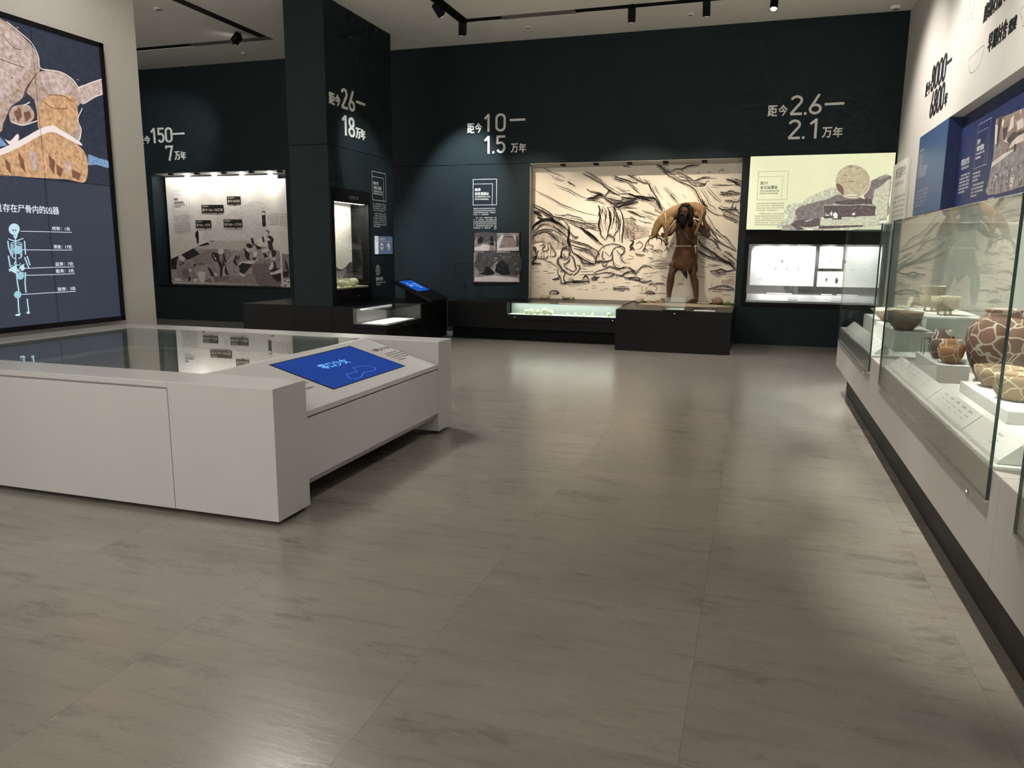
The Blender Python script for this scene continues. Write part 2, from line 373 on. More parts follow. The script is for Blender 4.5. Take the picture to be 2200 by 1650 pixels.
# ------------------------------------------------------------------ lamps on the ceiling
LENS = mat('lamp_lens', (1, 1, 1), 0.3, emit=(1.0, 0.95, 0.86), estr=14.0)
LENSOFF = mat('lamp_lens_dim', (0.7, 0.7, 0.7), 0.2, emit=(1.0, 0.95, 0.86), estr=1.2)
def spot_head(loc, tgt, label, watt, angle, col=NEUT, lens=LENSOFF, blend=.7, rad=.045, wide=1.0):
    loc = V(loc); d = (V(tgt)-loc).normalized(); t = thing('track_spotlight', loc, label, 'spotlight', 'track spotlights')
    top = V((loc.x, loc.y, H+.003 if loc.x < -.5 or loc.y > 11.5 else H-.022)); m = MB(); m.tube([top, loc], .018, 8); ob('stem', m, BLACK, t)
    m = MB(); s0 = loc-d*.07; m.tube([s0, s0+d*.001, loc+d*.11, loc+d*.12], [.02, .075, .075, .071], 4); m.sm = False; ob('lamp_head', m, BLACK, t, bevel=.004)
    m = MB(); m.tube([loc+d*.1205, loc+d*.123], .048, 16); ob('lens', m, lens, t)
    spot(loc+d*.14, tgt, watt, angle, blend, col, rad, wide)
spot_head((-4.66, 11.95, 5.0), (-5.25, YB, 2.2), 'black track spotlight at the corner of the ceiling slot', 820, 46, COOL)
spot_head((-1.97, 11.9, 4.98), (-2.15, 13.5, 1.95), 'black track spotlight above the middle of the cave mural', 560, 27, WARM, wide=2.4, blend=1.0)
spot_head((-.90, 11.9, 4.98), (-.9, 13.5, 1.8), 'black track spotlight above the hunter figure', 400, 28, WARM, wide=1.9, blend=1.0)
spot_head((.02, 11.9, 4.98), (-.2, 10.2, 0), 'black track spotlight nearest the right wall', 560, 74, blend=1.0)
spot_head((-8.55, 11.5, 5.0), (-12.3, YB, 3.3), 'lit track spotlight left of the column', 330, 40, COOL, LENS)
spot_head((-4.66, 10.95, 5.0), (-3.2, 13.5, 1.9), 'black track spotlight at the top edge left of the corner one', 680, 27, WARM, wide=1.8, blend=1.0)
def ceiling_disc(x, y, label, cat='sprinkler', r=.05, name='ceiling_disc', drop=.012, m2=None):
    t = thing(name, (x, y, H), label, cat); m = MB(); m.lathe([(0, 0), (r, 0), (r, -drop), (r*.8, -drop-.004), (0, -drop-.004)], (x, y, H), 24); ob('rim', m, m2 or CEIL, t)
    m = MB(); m.lathe([(r*.55, -drop-.004), (r*.55, -drop-.012), (0, -drop-.012)], (x, y, H), 16); ob('core', m, GREY, t); return t
ceiling_disc(-3.77, 12.59, 'small round ceiling fitting left of the slot cover')
ceiling_disc(-1.19, 12.61, 'small round ceiling fitting near the middle spotlights')
ceiling_disc(1.72, 13.05, 'dark domed detector in the corner by the right wall', 'detector', .07, 'smoke_detector', .04, CEIL)
ceiling_disc(-9.35, 12.75, 'small dark ceiling fitting behind the white pier', 'sprinkler', .05)
ceiling_disc(-8.9, 10.1, 'small round ceiling fitting near the left slot', 'sprinkler', .06)
# unseen spotlights added for the general light of the room
def fill_spot(x, y, tgt, watt, angle, label, col=NEUT):
    spot_head((x, y, 4.98), tgt, label, watt, angle, col, rad=.35)
fill_spot(-4.66, 6.2, (-3.6, 4.8, .7), 260, 75, 'added unseen spotlight above the white table')
fill_spot(-4.66, 1.5, (-3.4, 3.2, .3), 200, 80, 'added unseen spotlight in front of the white table')
# the track along the right wall that lights its cases
rt = ob('case_track', bx(-.02, .04, .2, 11.5, H-.02, H-.001), BLACK, label='black lighting track running along the right wall', cat='track')
for k, y in enumerate((1.2, 3.7, 5.3, 7.1, 8.5)):
    spot_head((.01, y, 4.93), (1.45, y+.1, .8), 'track spotlight %s above the pottery cases' % ('nearest the viewer', 'second', 'third', 'fourth', 'farthest')[k], 1500, 36, NEUT)
for k, y in enumerate((2.0, 6.5, 9.2, 11.0)):
    spot_head((.01, y+.3, 4.93), (XR, y+.3, 3.2), 'track spotlight %s turned to the white right wall' % ('nearest the viewer', 'second', 'third', 'farthest')[k], 430, 84, NEUT, blend=1.0)
for k, (x, y) in enumerate(((-1.2, 2.0), (-1.6, 7.2), (-2.6, 9.8))):
    spot_head((-4.66, y, 4.98), (x, y+.3, 0), 'added wide spotlight turned to the %s floor' % ('near', 'middle', 'far')[k], (110, 560, 1250)[k], 84, NEUT, rad=.35, blend=1.0)  # unseen spotlights added to brighten the floor
spot_head((-4.66, 9.4, 4.98), (cxr, 11.75, 2.2), 'track spotlight turned to the text side of the column', 420, 34, COOL)
for y in (3.9, 5.9):
    spot_head((.01, y, 4.93), (-2.6, y-.2, .3), 'added spotlight turned to the %s end of the white table' % ('near' if y < 5 else 'far'), 190, 46, NEUT, rad=.35)  # unseen pair added to lighten the end of the table
spot_head((-4.66, 4.3, 4.98), (-6.0, 6.2, 2.3), 'added spotlight turned to the white pier', 210, 62, NEUT, rad=.2, blend=1.0)  # unseen spotlight, added because the pier came out dark
# ------------------------------------------------------------------ video wall on the white pier
FV = Face((-5.955, 0, 0), (0, 1, 0), (0, 0, 1))
SCR = mat('screen_dark_blue', (0.01, 0.01, 0.015), 0.25, 0.5, emit=srgb(54, 60, 76), estr=0.9)
vw = thing('video_wall', (-5.97, 4.5, .82), 'tall tiled video wall showing bones and a skeleton diagram on the white pier', 'video wall')
m = MB(); FV.slab(m, 2.33, .82, 6.0, 3.405, -.043, -.004); ob('back_box', m, BLACK, vw)
m = MB()
for r in ((2.33, .82, 6.0, .862), (2.33, 3.362, 6.0, 3.405), (5.955, .82, 6.0, 3.405), (2.33, .82, 2.37, 3.405)): FV.slab(m, *r, -.004, .018)
ob('bezel', m, BLACK, vw, bevel=.002)
for c in range(5):
    for r in range(2):
        m = MB(); a1 = 5.955-.717*c; b0 = .862+1.25*r
        FV.slab(m, a1-.712, b0+.0025, a1-.003, b0+1.2475, -.004, .006); ob('display_panel', m, SCR, vw)
m = MB()
for c in range(1, 5): FV.slab(m, 5.9545-.717*c, .862, 5.9575-.717*c, 3.362, .0165, .0172)
FV.slab(m, 2.37, 2.1105, 5.955, 2.1135, .0165, .0172); ob('panel_seams', m, BLACK, vw)

# ------------------------------------------------------------------ white touch table
tb = thing('exhibit_table', (-4.2, 4.74, 0), 'long white display table with glass top and sloping blue touch screen', 'table')
Y0, Y1, XE, ZT = 3.455, 6.01, -2.46, .787
GX0, GX1, GY0, GY1 = -5.62, -3.16, 3.80, 5.74
def part(name, mb, m, bev=.003): return ob(name, mb, m, tb, bevel=bev)
part('front_panel', MB().box(-3.165, XE, Y0, 3.775, .028, ZT).box(-5.94, -3.165, Y0, Y0+.30, .752, ZT).box(-5.94, -3.165, Y0+.02, 3.775, .028, .748), WHITE, .003)
part('door_panel', bx(-5.94, -3.168, Y0, Y0+.022, .028, .742), WHITE, .002)
part('end_cheek', bx(-3.165, XE, 5.735, Y1, .028, ZT), WHITE)
part('rim', MB().box(-5.94, -3.165, 5.745, Y1, .028, ZT).box(-5.94, GX0, 3.756, 5.744, .50, ZT), WHITE)
part('inner_body', bx(-5.9, -3.2, 3.80, 5.72, .10, .60), WHITE, 0)
part('tank_floor', bx(GX0+.01, GX1-.002, GY0, GY1-.02, .601, .615), mat('tank_grey', (0.42, 0.41, 0.39), .5, noise=.06), 0)
part('tank_tray', bx(-5.3, -3.6, 4.05, 5.5, .616, .64), mat('tank_dark_bed', (0.22, 0.20, 0.18), .7, noise=.35, nscale=9, bump=.4), .004)
part('glass_top', bx(GX0+.002, GX1, 3.757, 5.743, ZT-.014, ZT-.004), GLASS_T, 0)
SX0, SZ0, SX1, SZ1 = GX1+.03, ZT, XE, .598
su = V((SX1-SX0, 0, SZ1-SZ0)).normalized()
part('slope_panel', MB().prism([(GX1, 3.776, ZT), (SX0, 3.776, SZ0), (SX1-.002, 3.776, SZ1+.0006), (SX1-.002, 3.776, .565), (GX1, 3.776, .565)], (0, 1.958, 0)), WHITE, .002)
part('end_panel', bx(XE-.03, XE-.004, 3.778, 5.732, .185, .556), WHITE, .002)
part('kick_strip', bx(XE-.055, XE-.03, 3.778, 5.732, .145, .56), BASEG, 0)
for x, y in ((XE-.1, Y0+.1), (XE-.1, Y1-.1), (-5.7, Y0+.1), (-4.2, Y0+.1), (-5.7, Y1-.1)):
    m = MB(); m.tube([(x, y, 0), (x, y, .028)], .04, 16); ob('foot', m, BLACK, tb)
FS = Face((SX0, 0, SZ0), (0, 1, 0), tuple(-su))       # a = Y, b = -distance down the slope
BLUES = mat('touch_screen_blue', (0.01, 0.02, 0.06), 0.08, 0.5, emit=srgb(28, 66, 156), estr=0.7)
m = MB(); FS.slab(m, 4.28, -.57, 5.36, -.062, -.004, .0015); ts = ob('touch_screen', m, BLACK, tb)
m = MB(); FS.slab(m, 4.30, -.562, 5.345, -.075, .0014, .0022); ob('display', m, BLUES, ts)

# ------------------------------------------------------------------ platform round the column
cp = thing('column_platform', (-6.4, 11.0, 0), 'satin black platform around the dark column', 'platform')
mb = MB()
mb.box(-7.75, cxl-.002, 10.205, 12.3, .04, .66).box(cxl-.002, cxr+.002, 10.205, cy0-.002, .04, .66).box(cxr+.002, -5.655, 10.205, 12.3, .04, .66)
ob('platform_block', mb, PLINTH, cp, bevel=.003)
ob('side_block', bx(-5.654, -5.113, 11.25, 12.3, .04, .66), PLINTH, cp, bevel=.003)
ob('corner_block', bx(-5.654, -5.113, 10.0, 11.249, .04, .36), PLINTH, cp, bevel=.003)
ob('toe', bx(-7.6, -5.2, 10.3, 12.2, 0, .04), BLACK, cp)
cc = thing('corner_glass_case', (-5.38, 10.6, .36), 'low corner glass case with white shelf set in the black column platform', 'glass case')
ob('tray', bx(-5.652, -5.105, 9.99, 11.248, .361, .425), BLACK, cc, bevel=.003)
ob('back_wall', MB().box(-5.652, -5.60, 10.0, 11.245, .426, .655).box(-5.60, -5.113, 11.20, 11.245, .426, .655), mat('case_grey', (0.055, 0.055, 0.054), .3), cc)
ob('shelf', bx(-5.56, -5.17, 10.06, 11.12, .426, .436), DECK, cc)
ob('pane', bx(-5.655, -5.107, 9.992, 10.0, .426, .648), GLASS, cc); ob('pane', bx(-5.113, -5.105, 10.001, 11.245, .426, .648), GLASS, cc)
ob('pane', bx(-5.655, -5.105, 9.992, 11.245, .649, .657), GLASS, cc)
m = MB(); m.tube([(-5.104, 10.6, .39), (-5.098, 10.6, .39)], .012, 12); ob('lock', m, CHROME, cc)
ob('light_bar', bx(-5.59, -5.57, 10.1, 11.1, .63, .648), mat('case_led', (1, 1, 1), .4, emit=(1, .98, .93), estr=3), cc)
strip((-5.40, 10.55, .64), .15, .9, 3)

# slanted information console on that platform
ks = thing('info_console', (-5.4, 11.9, .66), 'slanted black console with small blue screen behind the column', 'console')
mb = MB(); mb.prism([(-5.06, 11.56, .695), (-5.10, 11.56, .663), (-5.80, 11.56, .963), (-5.76, 11.56, 1.01)], (0, .70, 0)); ob('console_top', mb, PLINTH, ks, bevel=.003)
ob('console_stand', MB().prism([(-5.3, 11.7, .661), (-5.62, 11.7, .661), (-5.62, 11.7, .86), (-5.3, 11.7, .72)], (0, .42, 0)), BLACK, ks)
kv = V((-.70, 0, .315)).normalized(); FK = Face((-5.06, 0, .695), (0, 1, 0), tuple(kv))
m = MB(); FK.slab(m, 11.66, .34, 12.16, .72, .0005, .003)
ob('blue_display', m, mat('console_blue', (0.01, 0.02, 0.05), .15, emit=srgb(18, 84, 190), estr=.9), ks)
m = MB(); FK.rect(m, 11.74, .52, 11.88, .57, .004); FK.rect(m, 11.78, .60, 11.84, .64, .004)
for q in range(4): FK.rect(m, 11.95, .44+.05*q, 12.09, .46+.05*q, .004)
ob('display_marks', m, mat('pale_blue_glow', (0.1, .2, .4), .4, emit=srgb(120, 180, 240), estr=.8), ks)

# ------------------------------------------------------------------ bench below the back wall, low glass case, figure platform
bn = thing('wall_bench', (-4.2, 12.7, 0), 'black bench running below the teal back wall', 'bench')
ob('bench_body', MB().box(-5.05, -3.97, 12.2, YB-.002, .21, .652).box(-3.97, -2.04, 12.42, YB-.002, .21, .652).box(-3.97, -2.04, 12.2, 12.419, .21, .375), PLINTH, bn, bevel=.003)
ob('niche_ledge', bx(-3.92, -2.04, YB, YB+.16, .5, .652), PLINTH, bn)
ob('toe', bx(-5.05, -2.04, 12.42, 13.3, 0, .21), BLACK, bn)
gc = thing('bench_glass_case', (-3.0, 12.3, .376), 'long low glass case with stone finds lit green-white in the bench', 'glass case')
ob('tray', bx(-3.965, -2.045, 12.19, 12.418, .376, .455), BLACK, gc, bevel=.002)
CASEG = mat('case_green_white', (0.50, 0.56, 0.48), .45)
ob('back_wall', bx(-3.955, -2.05, 12.405, 12.418, .456, .645), mat('case_green_grey', (0.20, 0.23, 0.215), .35), gc)
ob('shelf', bx(-3.95, -2.05, 12.20, 12.404, .456, .462), CASEG, gc)
ob('pane', bx(-3.965, -2.045, 12.188, 12.196, .456, .648), GLASS, gc); ob('pane', bx(-3.965, -2.045, 12.197, 12.418, .649, .657), GLASS, gc)
for x in (-3.83, -2.16):
    m = MB(); m.tube([(x, 12.189, .41), (x, 12.18, .41)], .01, 12); ob('lock', m, CHROME, gc)
strip((-3.0, 12.31, .642), 1.8, .12, 8, col=(.96, 1, .93))
fp = thing('figure_platform', (-1.17, 12.5, 0), 'large black platform block carrying the hunter figure', 'platform')
ob('block', MB().box(-2.03, -.30, 11.695, YB-.001, 0, .64).box(-2.035, -.314, YB-.001, YB+.155, .3, .64), PLINTH, fp, bevel=.003)
mini = thing('small_glass_case', (-1.13, 11.72, .578), 'small clear glass box on the front edge of the figure platform', 'glass case')
ob('bracket', bx(-1.31, -.965, 11.66, 11.694, .575, .655), BLACK, mini, bevel=.002)
for a in ((-1.285, -1.279, 11.66, 11.93), (-.985, -.979, 11.66, 11.93)): ob('pane', bx(*a, .656, .838), GLASS, mini)
ob('pane', bx(-1.278, -.986, 11.66, 11.666, .656, .838), GLASS, mini); ob('pane', bx(-1.278, -.986, 11.924, 11.93, .656, .838), GLASS, mini)
ob('pale_base', bx(-1.25, -1.01, 11.69, 11.9, .656, .664), mat('pale_green_board', (0.55, 0.72, 0.52), .5), mini)
m = MB(); m.tube([(-1.13, 11.659, .6), (-1.13, 11.65, .6)], .012, 12); ob('lock', m, CHROME, mini)
ob('label_plate', bx(-.86, -.55, 11.80, 11.92, .641, .647), DECK, label='white label plate lying on the figure platform', cat='label plate')

# ------------------------------------------------------------------ recesses in the back wall
# left recess
lr = thing('niche_frame', (-10.5, YB, .7), 'dark recess frame holding the excavation photo mural', 'niche')
ob('sill', bx(-12.198, -8.952, YB-.03, YB+.3, .701, .735), PLINTH, lr); ob('soffit', MB().prism([(-12.198, YB, 3.038), (-12.198, YB+.41, 3.0), (-12.198, YB+.41, 3.038)], (3.244, 0, 0)), mat('soffit_grey', (.35, .35, .34), .6), lr)
LAMPW = mat('lamp_white', (1, 1, 1), .3, emit=(1, .97, .92), estr=25)
for k in range(4):
    x = -11.46+.675*k
    m = MB(); m.tube([(x, YB+.20, 2.998), (x, YB+.20, 2.975)], .045, 16); ob('downlight', m, LAMPW, lr); spot((x, YB+.05, 2.95), (x, YB+.28, 1.5), 9, 130, 1.0, NEUT, .05)
strip((-10.6, YB+.06, 2.985), 3.1, .06, 11, rot=(math.radians(28), 0, 0), col=NEUT)  # added strip without a fitting, evens out the light on the mural
for k in range(5):
    x = -11.75+.66*k; ob('clip', bx(x-.05, x+.05, YB+.03, YB+.09, 3.0, 3.03), BLACK, lr)
# mural recess: soffit with black downlights
mr = thing('mural_soffit', (-2.1, YB, 3.0), 'pale soffit with square black downlights above the cave mural', 'soffit')
SOFF = mat('soffit_pale', (.46, .43, .38), .6)
ob('soffit_board', MB().prism([(-3.923, YB+.002, 3.037), (-3.923, YB+.002, 3.032), (-3.923, YB+.168, 2.976), (-3.923, YB+.168, 3.037)], (3.611, 0, 0)), SOFF, mr)
ob('side_reveal', bx(-3.923, -3.917, YB+.002, YB+.17, .655, 2.99), SOFF, mr)
for x in (-3.34, -2.75, -2.17, -1.56, -.92):
    ob('downlight', MB().prism([(x-.045, YB+.03, 3.021), (x+.045, YB+.03, 3.021), (x+.045, YB+.12, 2.991), (x-.045, YB+.12, 2.991)], (0, 0, -.006)), BLACK, mr)
# lit light box and wall case on the right of the back wall
lb = thing('light_box', (.87, YB-.05, 1.88), 'pale yellow-green backlit panel with cliff excavation photo above the wall case', 'light box')
LB = mat('light_box_face', (.3, .3, .25), .35, emit=srgb(224, 226, 184), estr=.95)
ob('casing', bx(-.197, 1.945, YB-.05, YB-.001, 1.882, 3.055), BLACK, lb); ob('lit_face', bx(-.19, 1.938, YB-.053, YB-.0505, 1.89, 3.047), LB, lb)
wc = thing('wall_case', (.87, YB, .634), 'black framed wall case with bright white specimen boards', 'wall case')
ob('fascia', bx(-.199, 1.953, YB-.012, YB+.05, 1.655, 1.869), BLACK, wc)
ob('frame', MB().box(-.199, -.13, YB-.02, YB+.05, .636, 1.654).box(1.90, 1.953, YB-.02, YB+.05, .636, 1.654).box(-.13, 1.90, YB-.02, YB+.05, .636, .70), BLACK, wc, bevel=.003)
ob('back_board', bx(-.198, 1.952, YB+.38, YB+.415, .64, 1.868), mat('case_back_dark', (.075, .072, .07), .5), wc)
ob('case_floor', bx(-.198, 1.952, YB+.051, YB+.379, .70, .725), GREY, wc)
ob('sloped_ledge', MB().prism([(-.12, YB+.055, .73), (-.12, YB+.15, .83), (-.12, YB+.38, .83), (-.12, YB+.38, .73)], (2.01, 0, 0)), mat('ledge_grey', (.20, .20, .205), .35), wc)
ob('pane', bx(-.129, 1.899, YB+.02, YB+.028, .701, 1.654), GLASS, wc)
BOARD = mat('specimen_board', (.82, .82, .80), .5)
FB = Face((0, YB+.38, 0), (1, 0, 0), (0, 0, 1))
boards = [(-.09, .932, .968, 1.625), (.99, 1.347, 1.267, 1.623), (1.39, 1.93, .966, 1.622), (.983, 1.388, .965, 1.217)]
for a0, a1, b0, b1 in boards:
    m = MB(); FB.slab(m, a0, b0, a1, b1, .0005, .03); ob('specimen_board', m, BOARD, wc, bevel=.002)
for x in (.15, .45, .75, 1.15, 1.5, 1.75): spot((x, YB+.12, 1.84), (x, YB+.36, 1.25), 52, 80, .8, (1, .98, .95), .03)
for x0 in (.62, 1.28, 1.58):
    m = MB(); m.prism([(x0-.07, YB+.07, .748), (x0+.07, YB+.07, .748), (x0+.07, YB+.14, .822), (x0-.07, YB+.14, .822)], (0, -.004, .003)); ob('caption_plate', m, mat('caption_grey', (.16, .16, .17), .4), wc)

# ------------------------------------------------------------------ column window case
wk = thing('column_window_case', (cxr, 10.87, .69), 'black framed window case with a map panel set in the dark column', 'window case')
xi = -6.47
ob('frame', MB().box(cxr-.03, cxr+.012, 10.292, 10.345, .692, 2.438).box(cxr-.03, cxr+.012, 11.415, 11.458, .692, 2.438).box(cxr-.03, cxr+.012, 10.345, 11.415, 2.235, 2.438).box(cxr-.03, cxr+.012, 10.345, 11.415, .692, .905), BLACK, wk, bevel=.003)
ob('lining', MB().box(xi, cxr-.031, 11.43, 11.458, .692, 2.438).box(xi, cxr-.031, 10.292, 10.32, .692, 2.438).box(xi, cxr-.031, 10.32, 11.43, 2.26, 2.438), mat('case_lining', (.006, .006, .006), .6, .1), wk)
ob('shelf', bx(xi, cxr-.031, 10.32, 11.43, .692, .925), mat('case_shelf_yellow', (.62, .60, .38), .5), wk)
MAPB = mat('map_board', (.66, .62, .56), .6, noise=.04)
ob('map_board', bx(xi, xi+.02, 10.33, 11.42, .93, 2.25), MAPB, wk)
ob('pane', bx(cxr-.012, cxr-.004, 10.346, 11.414, .906, 2.234), GLASS, wk)
m = MB(); m.tube([(cxr+.012, 11.0, .78), (cxr+.02, 11.0, .78)], .012, 10); ob('lock', m, CHROME, wk)
ob('led_bar', bx(cxr-.12, cxr-.05, 10.36, 11.40, 2.235, 2.258), mat('case_led2', (1, 1, 1), .4, emit=(1, .96, .88), estr=4), wk)
strip((cxr-.12, 10.87, 2.22), .12, 1.0, 16, col=(1, .95, .85))

# ------------------------------------------------------------------ pottery showcases along the right wall
XG = .905
def showcase(y0, y1, gy0, gy1, label, back=0.0):
    t = thing('pottery_showcase', ((XG+XR)/2, (y0+y1)/2, 0), label, 'showcase', 'glass pottery showcases')
    ob('base_cabinet', bx(XG+.012, XR-.004, y0+.0015, y1-.0015, .30, .725), BASEG, t, bevel=.003)
    ob('recessed_plinth', bx(1.03, XR-.004, y0, y1-back, 0, .30), SHADE, t)
    ob('deck', bx(XG+.02, XR-.004, gy0+.012, gy1-.012, .7255, .735), DECK, t)
    f = ob('front_pane', bx(XG, XG+.010, gy0, gy1, .602, 1.765), GLASS, t)
    ob('end_pane', bx(XG+.011, XR-.004, gy0, gy0+.010, .726, 1.754), GLASS, t); ob('end_pane', bx(XG+.011, XR-.004, gy1-.010, gy1, .726, 1.754), GLASS, t)
    ob('top_pane', bx(XG+.011, XR-.004, gy0, gy1, 1.755, 1.765), GLASS, t)
    ob('glass_edge', bx(XG-.0005, XG+.0105, gy0-.005, gy0, .602, 1.765), GREENEDGE, f); ob('glass_edge', bx(XG-.0005, XG+.0105, gy1, gy1+.003, .602, 1.765), GREENEDGE, f)
    ob('bottom_trim', bx(XG-.002, XG+.011, gy0, gy1, .590, .6015), CHROME, t)
    m = MB(); m.tube([(XG+.012, gy0+.28, .55), (XG, gy0+.28, .55)], .012, 12); ob('lock', m, CHROME, t)
    ob('side_strip', bx(XG+.0115, XG+.0118, gy0, gy1, .5, .588), BASEG, t)
    ob('case_back', bx(XR-.026, XR-.006, gy0+.012, gy1-.012, .736, 1.754), mat('case_back_grey', (.40, .39, .36), .5), t)
showcase(6.36, 9.06, 6.56, 8.98, 'farthest glass pottery showcase with conical bowl, next to the back wall', .12)
showcase(3.14, 6.36, 3.25, 6.02, 'middle glass pottery showcase with the large mended jar')
showcase(-.4, 3.14, -.3, 2.9, 'nearest pottery showcase at the right edge')
